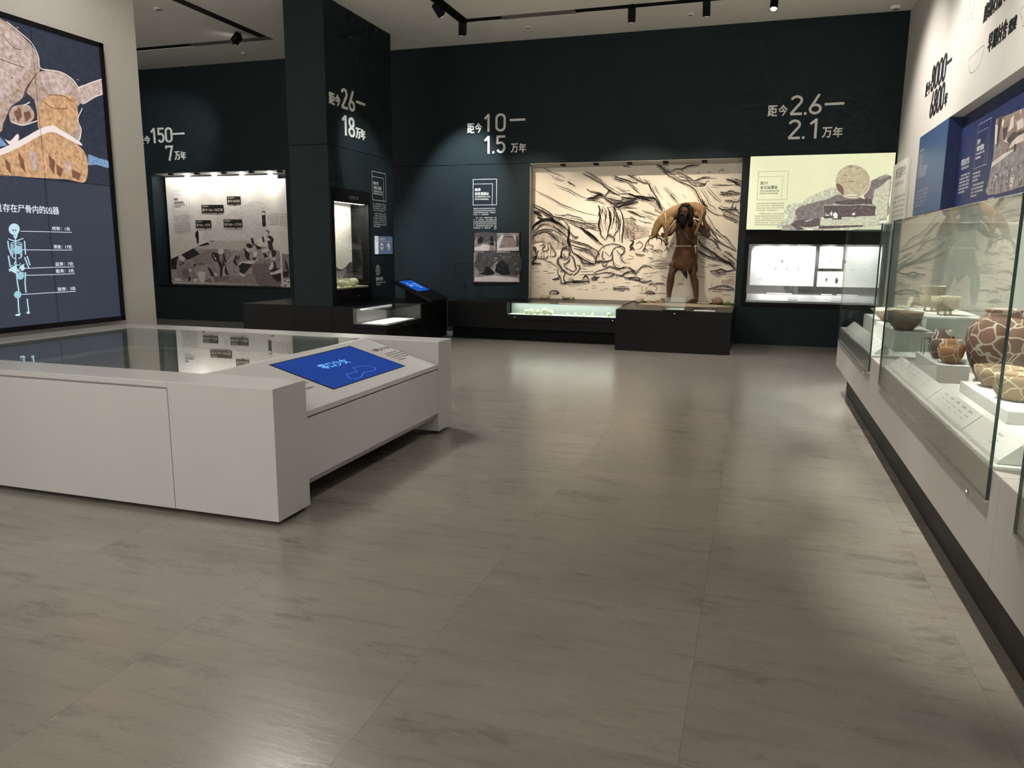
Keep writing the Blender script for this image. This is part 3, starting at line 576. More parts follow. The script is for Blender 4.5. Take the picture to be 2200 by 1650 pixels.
ART = {
 'mural': [
  ('wash','p',0,[-967,1735,-908,1634,-803,1561,-691,1488,-615,1425,-522,1370,-326,1244,-422,1353,-617,1462,-768,1571,-891,1671]),
  ('wash','p',0,[-540,1046,-335,1096,-328,967,-546,990]),
  ('wash','p',0,[-977,1560,-836,1478,-687,1424,-558,1379,-686,1405,-835,1459]),
  ('wash','p',0,[-567,2199,-469,2185,-314,2108,-314,2027,-418,2072,-545,2118]),
  ('wash','p',0,[-2188,2499,-1901,2458,-1711,2410,-1573,2234,-1607,2169,-1724,2263,-1898,2375,-2184,2397]),
  ('wash','p',0,[-2173,2079,-2026,1985,-1803,1891,-1799,1778,-2016,1721,-2160,1702]),
  ('wash','p',0,[-1170,2694,-1033,2682,-896,2653,-957,2618,-1093,2620]),
  ('wash','p',0,[-3911,1898,-3826,1988,-3713,2068,-3580,2068,-3428,1987,-3257,1880,-3235,1719,-3312,1808,-3464,1916,-3636,1987,-3749,1961,-3899,1753]),
  ('wash','p',0,[-2251,2115,-2142,2028,-2048,1881,-1998,1724,-2230,1741,-2263,1942]),
  ('wash','p',0,[-2883,2434,-2684,2483,-2594,2456,-2428,2342,-2023,2415,-2022,2364,-2196,2297,-2354,2263,-2464,2334,-2610,2422]),
  ('wash','p',0,[-3186,1625,-2897,1565,-2693,1513,-2724,1316,-2801,1440,-2951,1537]),
  ('wash','p',0,[-3907,1575,-3839,1539,-3818,1412,-3914,1374]),
  ('wash','p',0,[-3919,1802,-3633,1839,-3422,1696,-3270,1625,-3306,1525,-3495,1542,-3745,1667,-3907,1630]),
  ('ink','s',7.0,[-3727,2986,-3633,2927,-3519,2868,-3435,2844,-3323,2776]),
  ('ink','s',7.0,[-3570,2825,-3481,2784,-3396,2756,-3322,2746]),
  ('ink','s',7.0,[-3521,2697,-3385,2633,-3263,2596,-3142,2533,-3011,2461,-2919,2434]),
  ('ink','s',7.0,[-3497,2166,-3375,2138,-3254,2151,-3160,2124,-3039,2106,-2974,2048,-2908,2004,-2788,1964,-2697,1968]),
  ('ink','s',7.0,[-3279,2031,-3138,1978,-3017,1924,-2951,1898]),
  ('ink','s',7.0,[-2977,2904,-2866,2850,-2765,2787,-2674,2742,-2645,2682]),
  ('ink','s',7.0,[-2955,2408,-2827,2398,-2718,2379,-2644,2344,-2571,2317]),
  ('ink','s',7.0,[-2479,2799,-2388,2746,-2299,2718,-2209,2691,-2118,2604,-2027,2518]),
  ('ink','s',7.0,[-2299,2991,-2236,2964,-2157,2941]),
  ('ink','s',7.0,[-2324,2142,-2302,2029,-2316,1915,-2322,1810,-2309,1688]),
  ('ink','s',7.0,[-2301,2254,-2194,2262,-2017,2252]),
  ('ink','s',7.0,[-2201,2210,-2103,2184,-2013,2140]),
  ('ink','s',7.0,[-2224,2081,-2117,2089,-2037,2063]),
  ('ink','s',7.0,[-3747,1834,-3652,1853,-3556,1799,-3460,1718,-3412,1682]),
  ('ink','s',7.0,[-2214,2819,-2124,2775,-2036,2739]),
  ('ink','s',6.2,[-3911,2610,-3758,2533,-3596,2460,-3464,2387,-3379,2338,-3238,2288,-3098,2225,-2931,2180,-2711,2131]),
  ('ink','s',6.2,[-3130,2022,-2953,1977,-2769,1924,-2677,1898]),
  ('ink','s',6.2,[-2970,1924,-2814,1915,-2667,1863]),
  ('ink','s',6.2,[-2643,2300,-2640,2213,-2665,2126,-2643,1995,-2612,1871]),
  ('ink','s',6.2,[-2606,2283,-2576,2161,-2581,2029,-2568,1898]),
  ('ink','s',6.2,[-2461,2247,-2422,2142,-2436,2020,-2459,1898]),
  ('ink','s',6.2,[-2387,2159,-2374,2029,-2387,1898]),
  ('ink','s',6.2,[-3139,1995,-2999,1960,-2861,1942]),
  ('ink','s',6.2,[-2862,1995,-2723,1933]),
  ('ink','s',6.2,[-3467,2085,-3354,2058,-3250,1987]),
  ('ink','s',6.2,[-2420,2626,-2293,2556,-2160,2554]),
  ('ink','s',6.2,[-2397,2488,-2247,2503,-2113,2467]),
  ('ink','s',17.6,[-3907,2312,-3801,2248,-3725,2212,-3629,2158,-3543,2086,-3428,1996,-3314,1924,-3229,1871]),
  ('ink','s',17.6,[-2919,2434,-2801,2450,-2684,2483,-2621,2478]),
  ('ink','s',17.6,[-2611,2430,-2510,2377,-2410,2324,-2313,2349,-2198,2365,-2110,2382,-2023,2415]),
  ('ink','s',17.6,[-2316,2453,-2200,2426,-2085,2416,-2024,2441]),
  ('ink','s',17.6,[-2436,2307,-2355,2272,-2285,2306,-2170,2322,-2022,2372]),
  ('ink','s',17.6,[-3017,1942,-2923,1862,-2820,1792,-2726,1721,-2689,1677]),
  ('ink','s',29.9,[-3921,1907,-3845,1997,-3732,2060,-3628,2077,-3523,2050,-3428,1987]),
  ('ink','s',29.9,[-3896,2213,-3810,2176,-3733,2122]),
  ('ink','s',29.9,[-3818,2114,-3732,2077]),
  ('ink','s',10.6,[-3907,2347,-3754,2283,-3639,2220,-3563,2166,-3534,2130,-3449,2112,-3317,2085,-3214,2062,-3093,2035,-2982,2008,-2862,2004,-2707,1999]),
  ('ink','s',10.6,[-3275,2732,-3219,2700,-3140,2651]),
  ('ink','s',10.6,[-3909,1753,-3815,1861,-3710,1898,-3587,1898,-3501,1880,-3368,1790]),
  ('ink','s',10.6,[-3316,2040,-3249,1960,-3229,1871,-3227,1782,-3253,1710,-3215,1674]),
  ('ink','s',10.6,[-3229,1862,-3152,1782,-3087,1764,-3069,1782]),
  ('ink','s',10.6,[-3562,2104,-3428,2014,-3286,1942]),
  ('ink','s',10.6,[-3541,1969,-3426,1898,-3312,1808,-3254,1746]),
  ('ink','s',10.6,[-3003,2861,-2883,2807,-2791,2753,-2672,2691,-2599,2629,-2525,2576,-2416,2514,-2326,2470]),
  ('ink','s',10.6,[-2933,2600,-2840,2546,-2740,2519,-2648,2483,-2603,2465]),
  ('ink','s',10.6,[-2882,2425,-2755,2432,-2648,2457]),
  ('ink','s',10.6,[-2603,2465,-2560,2525,-2525,2559,-2470,2524,-2353,2488]),
  ('ink','s',10.6,[-2593,2448,-2485,2420,-2376,2385,-2288,2401,-2263,2452]),
  ('ink','s',10.6,[-2444,2811,-2345,2770,-2246,2743,-2122,2698,-2034,2688]),
  ('ink','s',10.6,[-2553,2291,-2514,2204,-2484,2108,-2490,2003,-2522,1880,-2537,1792]),
  ('ink','s',10.6,[-2454,2307,-2407,2220,-2368,2133,-2338,2029,-2343,1915,-2394,1828,-2428,1775]),
  ('ink','s',10.6,[-2327,2246,-2279,2141,-2257,2029,-2253,1898,-2267,1793,-2272,1679]),
  ('ink','s',10.6,[-2554,1739,-2519,1801,-2418,1749,-2425,1678]),
  ('ink','s',10.6,[-3891,1825,-3787,1943,-3673,1979,-3559,1960]),
  ('ink','s',14.1,[-2716,2310,-2686,2240,-2693,2161,-2674,2109,-2689,2021,-2687,1942,-2658,1871,-2656,1810,-2571,1722]),
  ('ink','s',14.1,[-2515,2230,-2489,2125,-2499,2029]),
  ('ink','s',14.1,[-2427,2290,-2397,2212]),
  ('ink','s',9.1,[-1600,2874,-1542,2818,-1447,2762,-1353,2706,-1260,2668,-1167,2630,-1082,2575,-1024,2493,-984,2420,-944,2347,-877,2283,-811,2219,-736,2164,-653,2136]),
  ('ink','s',9.1,[-1471,2871,-1380,2905,-1289,2903,-1200,2946,-1110,2953,-1002,2955]),
  ('ink','s',9.1,[-2199,2818,-2102,2766,-2006,2718,-1929,2680,-1853,2669,-1812,2595,-1752,2503,-1693,2428,-1653,2354,-1554,2233]),
  ('ink','s',9.1,[-570,2723,-471,2699,-380,2635,-308,2598]),
  ('ink','s',9.1,[-656,2515,-549,2504,-488,2521,-399,2502,-319,2496]),
  ('ink','s',9.1,[-663,2474,-530,2477,-318,2470]),
  ('ink','s',9.1,[-568,2374,-480,2374,-398,2346,-312,2367]),
  ('ink','s',9.1,[-845,2019,-767,1909,-699,1809,-621,1709]),
  ('ink','s',9.1,[-584,2181,-545,2118,-418,2072,-318,2018]),
  ('ink','s',9.1,[-2131,2498,-1995,2432,-1870,2393,-1747,2364]),
  ('ink','s',9.1,[-2178,2219,-2062,2181,-1984,2134,-1888,2106]),
  ('ink','s',11.8,[-1717,2999,-1669,2957,-1602,2910,-1544,2864,-1489,2863]),
  ('ink','s',11.8,[-1669,2962,-1622,2956]),
  ('ink','s',11.8,[-420,2720,-312,2669]),
  ('ink','s',11.8,[-660,2263,-587,2226,-479,2216,-391,2225,-317,2162]),
  ('ink','s',11.8,[-1200,2942,-1092,2957]),
  ('ink','s',11.8,[-946,2401,-897,2319,-841,2273]),
  ('ink','s',6.4,[-1545,2891,-1450,2826,-1374,2761,-1308,2714,-1188,2703,-1150,2657,-1057,2611]),
  ('ink','s',6.4,[-1623,2965,-1577,2973,-1511,2944]),
  ('ink','s',6.4,[-1378,2851,-1285,2813,-1191,2757,-1098,2710]),
  ('ink','s',6.4,[-1229,2803,-1135,2738,-1079,2692]),
  ('ink','s',6.4,[-1170,2703,-1052,2709,-963,2735,-838,2741,-721,2730]),
  ('ink','s',6.4,[-1123,2666,-1033,2682,-969,2663,-896,2653,-880,2679,-827,2705]),
  ('ink','s',6.4,[-1093,2620,-984,2609,-895,2626,-959,2645]),
  ('ink','s',6.4,[-1049,2826,-996,2838]),
  ('ink','s',6.4,[-870,2840,-807,2830]),
  ('ink','s',6.4,[-692,2854,-649,2866,-595,2848]),
  ('ink','s',6.4,[-787,2633,-671,2618,-538,2620,-415,2627]),
  ('ink','s',6.4,[-543,2709,-408,2671,-307,2589]),
  ('ink','s',6.4,[-454,2698,-310,2634]),
  ('ink','s',6.4,[-618,2469,-528,2450,-439,2440]),
  ('ink','s',6.4,[-433,2333,-447,2270,-453,2216]),
  ('ink','s',6.4,[-387,2296,-391,2225,-338,2215]),
  ('ink','s',6.4,[-605,2226,-469,2180,-386,2135,-306,2117]),
  ('ink','s',6.4,[-842,2137,-774,2037,-705,1919,-629,1846,-581,1800,-526,1782,-450,1691]),
  ('ink','s',6.4,[-982,2573,-885,2437,-816,2318,-741,2273,-693,2209]),
  ('ink','s',6.4,[-2018,2782,-1968,2726]),
  ('ink','s',6.4,[-1922,2744,-1863,2688]),
  ('ink','s',6.4,[-2194,2684,-2096,2590,-2017,2525,-1969,2487]),
  ('ink','s',6.4,[-1855,2495,-1778,2429,-1710,2392]),
  ('ink','s',6.4,[-1724,2263,-1665,2197,-1607,2160]),
  ('ink','s',6.4,[-1580,2610,-1473,2499,-1385,2388,-1335,2314]),
  ('ink','s',6.4,[-1939,2218,-1795,2170,-1643,2123]),
  ('ink','s',6.4,[-2173,2088,-2077,2069,-2028,2031]),
  ('ink','s',6.4,[-1903,2022,-1770,2003]),
  ('ink','s',6.4,[-2000,2059,-1855,2003]),
  ('ink','s',6.4,[-653,2136,-545,2118]),
  ('ink','s',6.4,[-1357,2787,-1264,2759]),
  ('ink','s',6.4,[-1035,2718,-884,2760]),
  ('ink','s',6.4,[-315,2430,-346,2359]),
  ('ink','s',4.5,[-876,2617,-772,2507,-668,2398,-613,2370]),
  ('ink','s',4.5,[-1776,2631,-1688,2520,-1580,2399]),
  ('ink','s',4.5,[-1541,2573,-1434,2462,-1308,2332]),
  ('ink','s',4.5,[-1503,2353,-1453,2270]),
  ('ink','s',4.5,[-1739,2631,-1659,2501]),
  ('ink','s',4.5,[-1251,2478,-1201,2404]),
  ('ink','s',4.5,[-1888,2115,-1773,2077,-1696,2049]),
  ('ink','s',4.5,[-1929,1956,-1737,1900]),
  ('ink','s',4.5,[-2141,1985,-2013,1900]),
  ('ink','s',4.5,[-2167,1891,-2048,1815]),
  ('ink','s',4.5,[-2079,1872,-1926,1863]),
  ('ink','s',4.5,[-836,2526,-740,2417]),
  ('ink','s',21.8,[-2188,2508,-2072,2461,-1948,2450,-1853,2430,-1730,2419,-1690,2364]),
  ('ink','s',21.8,[-1710,2392,-1651,2308,-1591,2215]),
  ('ink','s',8.2,[-3918,1739,-3842,1803,-3728,1848,-3633,1848,-3537,1785,-3441,1705,-3327,1642]),
  ('ink','s',8.2,[-3196,1634,-3083,1599,-2952,1564,-2849,1520,-2783,1441,-2726,1370]),
  ('ink','s',8.2,[-3138,1563,-2989,1537,-2895,1502,-2801,1440]),
  ('ink','s',8.2,[-2631,1584,-2568,1620,-2460,1647,-2370,1639,-2279,1613,-2224,1570,-2222,1517,-2274,1463,-2329,1498,-2358,1542]),
  ('ink','s',8.2,[-2631,1584,-2675,1522,-2709,1423,-2725,1343,-2633,1344,-2533,1345,-2443,1373,-2437,1480,-2421,1559,-2359,1595]),
  ('ink','s',8.2,[-2426,1427,-2414,1320,-2375,1250,-2293,1224,-2213,1243]),
  ('ink','s',8.2,[-2291,1419,-2252,1358,-2197,1314]),
  ('ink','s',8.2,[-2615,1335,-2603,1264,-2539,1265,-2533,1336]),
  ('ink','s',8.2,[-2774,1127,-2674,1173,-2556,1211,-2484,1248,-2411,1231,-2311,1215,-2204,1252,-2113,1227,-2022,1175]),
  ('ink','s',8.2,[-2876,1107,-2682,1119,-2554,1149,-2445,1141,-2398,1115,-2497,1069,-2607,1058]),
  ('ink','s',8.2,[-2243,1091,-2152,1049,-2062,1059,-1972,1034]),
  ('ink','s',8.2,[-3324,1489,-3313,1417,-3265,1381,-3228,1418,-3230,1490]),
  ('ink','s',8.2,[-3201,1454,-3144,1401,-3113,1311,-3102,1239,-3083,1203,-3138,1157,-3204,1165]),
  ('ink','s',8.2,[-3209,1400,-3217,1337,-3282,1291,-3320,1299]),
  ('ink','s',8.2,[-3320,1290,-3261,1209,-3167,1174]),
  ('ink','s',8.2,[-3374,1153,-3317,1172,-3288,1127,-3314,1035,-3294,981,-3256,945,-3351,943,-3361,998,-3382,1080]),
  ('ink','s',8.2,[-3413,1216,-3430,1134,-3391,1052,-3447,1024,-3514,1013]),
  ('ink','s',8.2,[-3084,1257,-3028,1267,-3018,1213,-3072,1131,-3127,1093]),
  ('ink','s',8.2,[-3791,1530,-3818,1466,-3817,1384,-3663,1377,-3607,1432]),
  ('ink','s',8.2,[-3763,1603,-3706,1631,-3677,1595,-3714,1558,-3704,1513,-3628,1532]),
  ('ink','s',8.2,[-3620,1632,-3592,1659,-3563,1623,-3553,1578,-3494,1515,-3474,1433,-3578,1423]),
  ('ink','s',8.2,[-3629,1604,-3609,1559,-3637,1504]),
  ('ink','s',8.2,[-3363,1552,-3307,1579,-3223,1607]),
  ('ink','s',8.2,[-3576,754,-3539,792,-3443,794,-3404,763,-3480,742,-3576,754]),
  ('ink','s',8.2,[-2130,1702,-2086,1711,-2076,1667,-2119,1632,-2082,1588,-2125,1562,-2045,1553]),
  ('ink','s',8.2,[-2665,1495,-2680,1388]),
  ('ink','s',8.2,[-2602,1531,-2617,1424,-2561,1363]),
  ('ink','s',8.2,[-2565,1505,-2490,1426]),
  ('ink','s',8.2,[-3742,1494,-3731,1385]),
  ('ink','s',8.2,[-3694,1504,-3683,1395]),
  ('ink','s',8.2,[-3571,1541,-3560,1451]),
  ('ink','s',11.8,[-3244,1732,-3122,1688,-3010,1662,-2898,1627,-2786,1565,-2693,1522]),
  ('ink','s',11.8,[-3165,1500,-3080,1455,-2994,1402,-2910,1350,-2779,1297,-2724,1307,-2633,1344]),
  ('ink','s',11.8,[-3117,1473,-3003,1384,-2964,1304,-2843,1288,-2769,1289]),
  ('ink','s',11.8,[-3007,1911,-2904,1840,-2782,1752,-2679,1673,-2596,1620]),
  ('ink','s',11.8,[-3362,1516,-3344,1543,-3269,1562,-3202,1517,-3210,1436]),
  ('ink','s',11.8,[-3369,1407,-3426,1380,-3424,1307,-3375,1235,-3327,1172,-3231,1110,-3127,1103]),
  ('ink','s',11.8,[-3523,1004,-3390,1006]),
  ('ink','s',11.8,[-2966,1024,-2903,1088,-2845,1017]),
  ('ink','s',11.8,[-2809,1036,-2754,1055,-2707,1029,-2790,1009]),
  ('ink','s',11.8,[-2389,1125,-2262,1100,-2165,1155,-2058,1175]),
  ('ink','s',11.8,[-2409,882,-2345,866,-2236,864,-2110,871]),
  ('ink','s',11.8,[-2438,1515,-2472,1426]),
  ('ink','s',11.8,[-2359,1586,-2261,1605]),
  ('ink','s',18.2,[-3258,1902,-3237,1822,-3245,1741,-3224,1652,-3194,1562,-3146,1500]),
  ('ink','s',18.2,[-3362,1516,-3369,1416,-3322,1381]),
  ('ink','s',18.2,[-3275,963,-3162,965,-3068,958,-2946,970,-2826,990]),
  ('ink','s',18.2,[-3923,1383,-3837,1411,-3846,1375,-3922,1291,-3835,1292,-3739,1284]),
  ('ink','s',18.2,[-3907,1584,-3858,1539,-3837,1448]),
  ('ink','s',18.2,[-2698,1038,-2653,1066]),
  ('ink','s',5.5,[-3902,1199,-3786,1210]),
  ('ink','s',5.5,[-3881,1135,-3766,1146]),
  ('ink','s',5.5,[-3698,1148,-3612,1149]),
  ('ink','s',5.5,[-3604,1222,-3537,1223]),
  ('ink','s',5.5,[-3621,1112,-3487,1124]),
  ('ink','s',5.5,[-3888,932,-3850,933]),
  ('ink','s',5.5,[-3701,1349,-3567,1296,-3432,1216]),
  ('ink','s',5.5,[-2373,892,-2237,904,-2129,898]),
  ('ink','s',5.5,[-3265,927,-3208,919]),
  ('ink','s',5.5,[-3217,891,-3113,884]),
  ('ink','s',5.5,[-2906,830,-2859,831]),
  ('ink','s',5.5,[-2778,910,-2713,902]),
  ('ink','s',5.5,[-2668,967,-2549,969]),
  ('ink','s',5.5,[-3238,1019,-3144,1011,-3115,966]),
  ('ink','s',5.5,[-3034,1095,-2894,1107]),
  ('ink','s',5.5,[-3018,1204,-2887,1197]),
  ('ink','s',5.5,[-2998,1150,-2766,1163]),
  ('ink','s',5.5,[-3304,1453,-3290,1453]),
  ('ink','s',5.5,[-3267,1454,-3253,1454]),
  ('ink','s',5.5,[-3285,1417,-3261,1416]),
  ('ink','s',5.5,[-2981,1241,-2796,1261]),
  ('ink','s',5.5,[-3917,1657,-3745,1685,-3630,1650]),
  ('ink','s',5.5,[-2148,1447,-2058,1430]),
  ('ink','s',5.5,[-2181,1376,-2057,1395]),
  ('ink','s',5.5,[-2194,968,-2095,979]),
  ('ink','s',4.1,[-2736,1416,-2707,1412]),
  ('ink','s',4.1,[-2074,1163,-1987,1164]),
  ('ink','s',4.1,[-2711,1361,-2636,1357]),
  ('ink','s',4.1,[-2909,970,-2831,978]),
  ('ink','s',4.1,[-2489,1077,-2440,1084]),
  ('ink','s',4.1,[-2302,1157,-2223,1153]),
  ('ink','s',4.1,[-2562,859,-2505,855]),
  ('ink','s',4.1,[-3049,837,-2955,846]),
  ('ink','s',4.1,[-3629,1306,-3526,1308]),
  ('ink','s',4.1,[-2796,864,-2717,860]),
  ('ink','s',4.1,[-2307,819,-2231,825]),
  ('ink','s',4.1,[-2300,836,-2207,837]),
  ('ink','s',4.1,[-2576,1323,-2488,1323]),
  ('ink','s',4.1,[-3355,1411,-3262,1405]),
  ('ink','s',4.1,[-3711,913,-3651,919]),
  ('ink','s',4.1,[-3329,943,-3234,951]),
  ('ink','s',4.1,[-2756,1429,-2676,1433]),
  ('ink','s',4.1,[-2264,826,-2200,821]),
  ('ink','s',4.1,[-3309,1402,-3236,1410]),
  ('ink','s',4.1,[-3512,1180,-3437,1186]),
  ('ink','s',4.1,[-3797,866,-3744,860]),
  ('ink','s',4.1,[-2249,1220,-2189,1220]),
  ('ink','s',4.1,[-2169,1137,-2111,1135]),
  ('ink','s',4.1,[-2104,1129,-2038,1137]),
  ('ink','s',4.1,[-3842,1035,-3764,1043]),
  ('ink','s',4.1,[-2578,979,-2549,986]),
  ('ink','s',4.1,[-2629,829,-2583,831]),
  ('ink','s',4.1,[-2476,1444,-2407,1441]),
  ('ink','s',4.1,[-2416,1307,-2375,1309]),
  ('ink','s',4.1,[-2606,1394,-2555,1397]),
  ('ink','s',4.1,[-2359,1178,-2270,1185]),
  ('ink','s',4.1,[-2268,1172,-2225,1178]),
  ('ink','s',4.1,[-2398,917,-2358,921]),
  ('ink','s',4.1,[-2401,1045,-2316,1049]),
  ('ink','s',4.1,[-3640,1256,-3550,1260]),
  ('ink','s',4.1,[-2212,1364,-2185,1358]),
  ('ink','s',4.1,[-2265,822,-2206,817]),
  ('ink','s',4.1,[-2199,1321,-2118,1317]),
  ('ink','s',3.6,[-3577,1874,-3576,1776]),
  ('ink','s',3.6,[-3564,1875,-3559,1774]),
  ('ink','s',3.6,[-3552,1843,-3554,1696]),
  ('ink','s',3.6,[-3539,1840,-3528,1695]),
  ('ink','s',3.6,[-3527,1827,-3522,1745]),
  ('ink','s',3.6,[-3514,1826,-3516,1723]),
  ('ink','s',3.6,[-3502,1823,-3498,1712]),
  ('ink','s',3.6,[-3489,1807,-3484,1701]),
  ('ink','s',3.6,[-3477,1825,-3468,1710]),
  ('ink','s',3.6,[-3465,1800,-3463,1705]),
  ('ink','s',3.6,[-3453,1802,-3444,1709]),
  ('ink','s',3.6,[-3440,1787,-3429,1648]),
  ('ink','s',3.6,[-3428,1779,-3431,1653]),
  ('ink','s',3.6,[-3415,1772,-3418,1671]),
  ('ink','s',3.6,[-3403,1787,-3399,1676]),
  ('ink','s',3.6,[-3391,1773,-3383,1692]),
  ('ink','s',3.6,[-3379,1782,-3381,1692]),
  ('ink','s',3.6,[-3366,1775,-3354,1633]),
  ('ink','s',3.6,[-3354,1768,-3350,1665]),
  ('ink','s',3.6,[-3341,1754,-3339,1627]),
  ('ink','s',3.6,[-3329,1738,-3327,1643]),
  ('ink','s',3.6,[-3317,1741,-3318,1620]),
  ('ink','s',3.6,[-3304,1721,-3302,1634]),
  ('ink','s',3.6,[-3292,1734,-3290,1610]),
  ('ink','s',3.6,[-3280,1706,-3276,1568]),
  ('ink','s',3.6,[-3267,1706,-3264,1598]),
  ('ink','s',3.5,[-2132,1857,-2103,1771]),
  ('ink','s',3.5,[-2145,2008,-2112,1922]),
  ('ink','s',3.5,[-2230,1949,-2200,1852]),
  ('ink','s',3.5,[-2038,1965,-1994,1874]),
  ('ink','s',3.5,[-2187,1936,-2166,1843]),
  ('ink','s',3.5,[-2093,1796,-2052,1712]),
  ('ink','s',3.5,[-2081,1903,-2062,1824]),
  ('ink','s',3.5,[-2248,2042,-2209,1996]),
  ('ink','s',3.5,[-2229,2056,-2186,2002]),
  ('ink','s',3.5,[-2236,1811,-2215,1715]),
  ('ink','s',3.5,[-2091,1813,-2045,1734]),
  ('ink','s',3.5,[-2073,2077,-2033,2002]),
  ('ink','s',3.5,[-2091,2054,-2051,1953]),
  ('ink','s',3.5,[-2233,1982,-2199,1888]),
  ('ink','s',3.5,[-2195,2030,-2171,1949]),
  ('ink','s',3.5,[-2079,1959,-2052,1892]),
  ('ink','s',3.5,[-2168,1951,-2149,1877]),
  ('ink','s',3.5,[-2030,1953,-1992,1900]),
  ('ink','s',3.5,[-2088,1839,-2051,1764]),
  ('ink','s',3.5,[-2136,1877,-2092,1824]),
  ('ink','s',3.5,[-2221,1842,-2176,1767]),
  ('ink','s',3.5,[-2144,1852,-2122,1792]),
  ('ink','s',3.5,[-2200,1896,-2174,1838]),
  ('ink','s',3.5,[-2086,1774,-2060,1687]),
  ('ink','s',3.5,[-2149,1807,-2115,1747]),
  ('ink','s',3.5,[-2202,2081,-2171,2015]),
  ('ink','s',3.5,[-2208,1970,-2182,1879]),
  ('ink','s',3.5,[-2207,1761,-2176,1681]),
  ('ink','s',3.5,[-2137,1813,-2095,1736]),
  ('ink','s',3.5,[-2135,1851,-2093,1783]),
  ('ink','s',3.5,[-2076,1772,-2046,1714]),
  ('ink','s',3.5,[-2190,1852,-2152,1750]),
  ('ink','s',3.5,[-2058,2009,-2037,1950]),
  ('ink','s',3.5,[-2201,1856,-2157,1758]),
  ('ink','s',3.5,[-2184,1803,-2158,1734]),
  ('ink','s',3.5,[-2088,2060,-2068,1966]),
  ('ink','s',3.5,[-2182,1971,-2147,1887]),
  ('ink','s',3.5,[-2245,1979,-2216,1906]),
  ('ink','s',3.5,[-2197,1896,-2152,1829]),
  ('ink','s',3.5,[-2128,2050,-2103,1966]),
  ('ink','s',3.5,[-2493,2264,-2418,2286]),
  ('ink','s',3.5,[-2069,2355,-2001,2348]),
  ('ink','s',3.5,[-2399,2295,-2337,2285]),
  ('ink','s',3.5,[-2414,2285,-2336,2282]),
  ('ink','s',3.5,[-2277,2364,-2224,2374]),
  ('ink','s',3.5,[-2182,2314,-2126,2331]),
  ('ink','s',3.5,[-2219,2315,-2182,2303]),
  ('ink','s',3.5,[-2216,2368,-2140,2387]),
  ('ink','s',3.5,[-2380,2292,-2321,2293]),
  ('ink','s',3.5,[-2218,2333,-2176,2351]),
  ('ink','s',3.5,[-2516,2280,-2449,2282]),
  ('ink','s',3.5,[-2172,2348,-2131,2357]),
  ('ink','s',3.5,[-2105,2386,-2053,2401]),
  ('ink','s',3.5,[-2157,2350,-2113,2358]),
  ('ink','s',3.5,[-2272,2296,-2226,2285]),
  ('ink','s',3.5,[-2495,2329,-2464,2349]),
  ('ink','s',3.5,[-2150,2312,-2115,2329]),
  ('ink','s',3.5,[-2336,2293,-2266,2286]),
  ('ink','s',3.5,[-2248,2363,-2201,2380]),
  ('ink','s',3.5,[-2280,2317,-2243,2331]),
  ('ink','s',3.5,[-2151,2384,-2082,2370]),
  ('ink','s',3.5,[-2065,2355,-2009,2355]),
  ('ink','s',3.5,[-2224,2279,-2161,2292]),
  ('ink','s',3.5,[-2110,2340,-2051,2334]),
  ('ink','s',3.5,[-2551,2272,-2488,2276]),
  ('ink','s',3.5,[-2282,2328,-2245,2330]),
  ('ink','s',3.5,[-2533,2301,-2472,2308]),
  ('ink','s',3.5,[-2259,2278,-2185,2297]),
  ('ink','s',3.5,[-2144,2323,-2115,2333]),
  ('ink','s',3.5,[-2433,2354,-2377,2339]),
  ('ink','s',3.5,[-2560,1946,-2551,1864]),
  ('ink','s',3.5,[-2385,2044,-2366,1912]),
  ('ink','s',3.5,[-2428,2139,-2412,1988]),
  ('ink','s',3.5,[-2386,2104,-2373,1992]),
  ('ink','s',3.5,[-2641,2250,-2654,2163]),
  ('ink','s',3.5,[-2619,2083,-2608,1966]),
  ('ink','s',3.5,[-2530,2027,-2534,1916]),
  ('ink','s',3.5,[-2421,2117,-2428,1969]),
  ('ink','s',3.5,[-2434,2130,-2435,2014]),
  ('ink','s',3.5,[-2477,2183,-2492,2095]),
  ('ink','s',3.5,[-2416,2211,-2414,2125]),
  ('ink','s',3.5,[-2606,2203,-2607,2118]),
  ('ink','s',3.5,[-2668,2225,-2677,2113]),
  ('ink','s',3.5,[-2658,2258,-2657,2152]),
  ('ink','s',3.5,[-2443,2245,-2443,2141]),
  ('ink','s',3.5,[-2659,1911,-2667,1832]),
  ('ink','s',3.5,[-2518,2204,-2510,2104]),
  ('ink','s',3.5,[-2636,2247,-2625,2153]),
  ('ink','s',3.5,[-2410,2094,-2392,1998]),
  ('ink','s',3.5,[-2592,2168,-2577,2043]),
  ('ink','s',3.5,[-2562,2231,-2551,2076]),
  ('ink','s',3.5,[-2481,2263,-2495,2186]),
  ('ink','s',3.5,[-2621,2252,-2633,2125]),
  ('ink','s',3.5,[-2376,2190,-2355,2079]),
  ('ink','s',3.5,[-2400,1928,-2381,1855]),
  ('ink','s',3.5,[-2570,2043,-2551,1965]),
  ('ink','s',8.5,[-2102,1703,-2073,1693,-2081,1646,-2127,1598,-2059,1570,-2126,1551]),
  ('ink','s',8.5,[-2027,1494,-1978,1466,-1862,1458]),
  ('ink','s',8.5,[-2013,1113,-1968,1200,-1884,1258,-1798,1269,-1720,1242]),
  ('ink','s',8.5,[-2137,1062,-2041,1074,-1963,1066,-1933,1028,-2019,1026,-2137,1062]),
  ('ink','s',8.5,[-2144,1254,-2044,1179,-2013,1113]),
  ('ink','s',8.5,[-1961,1018,-1864,991,-1721,1027]),
  ('ink','s',8.5,[-1784,935,-1719,965,-1650,919]),
  ('ink','s',8.5,[-1662,976,-1557,978,-1499,951]),
  ('ink','s',8.5,[-1837,799,-1780,829,-1713,826,-1673,794,-1798,786]),
  ('ink','s',8.5,[-990,1827,-851,1782,-701,1691,-643,1618,-567,1540]),
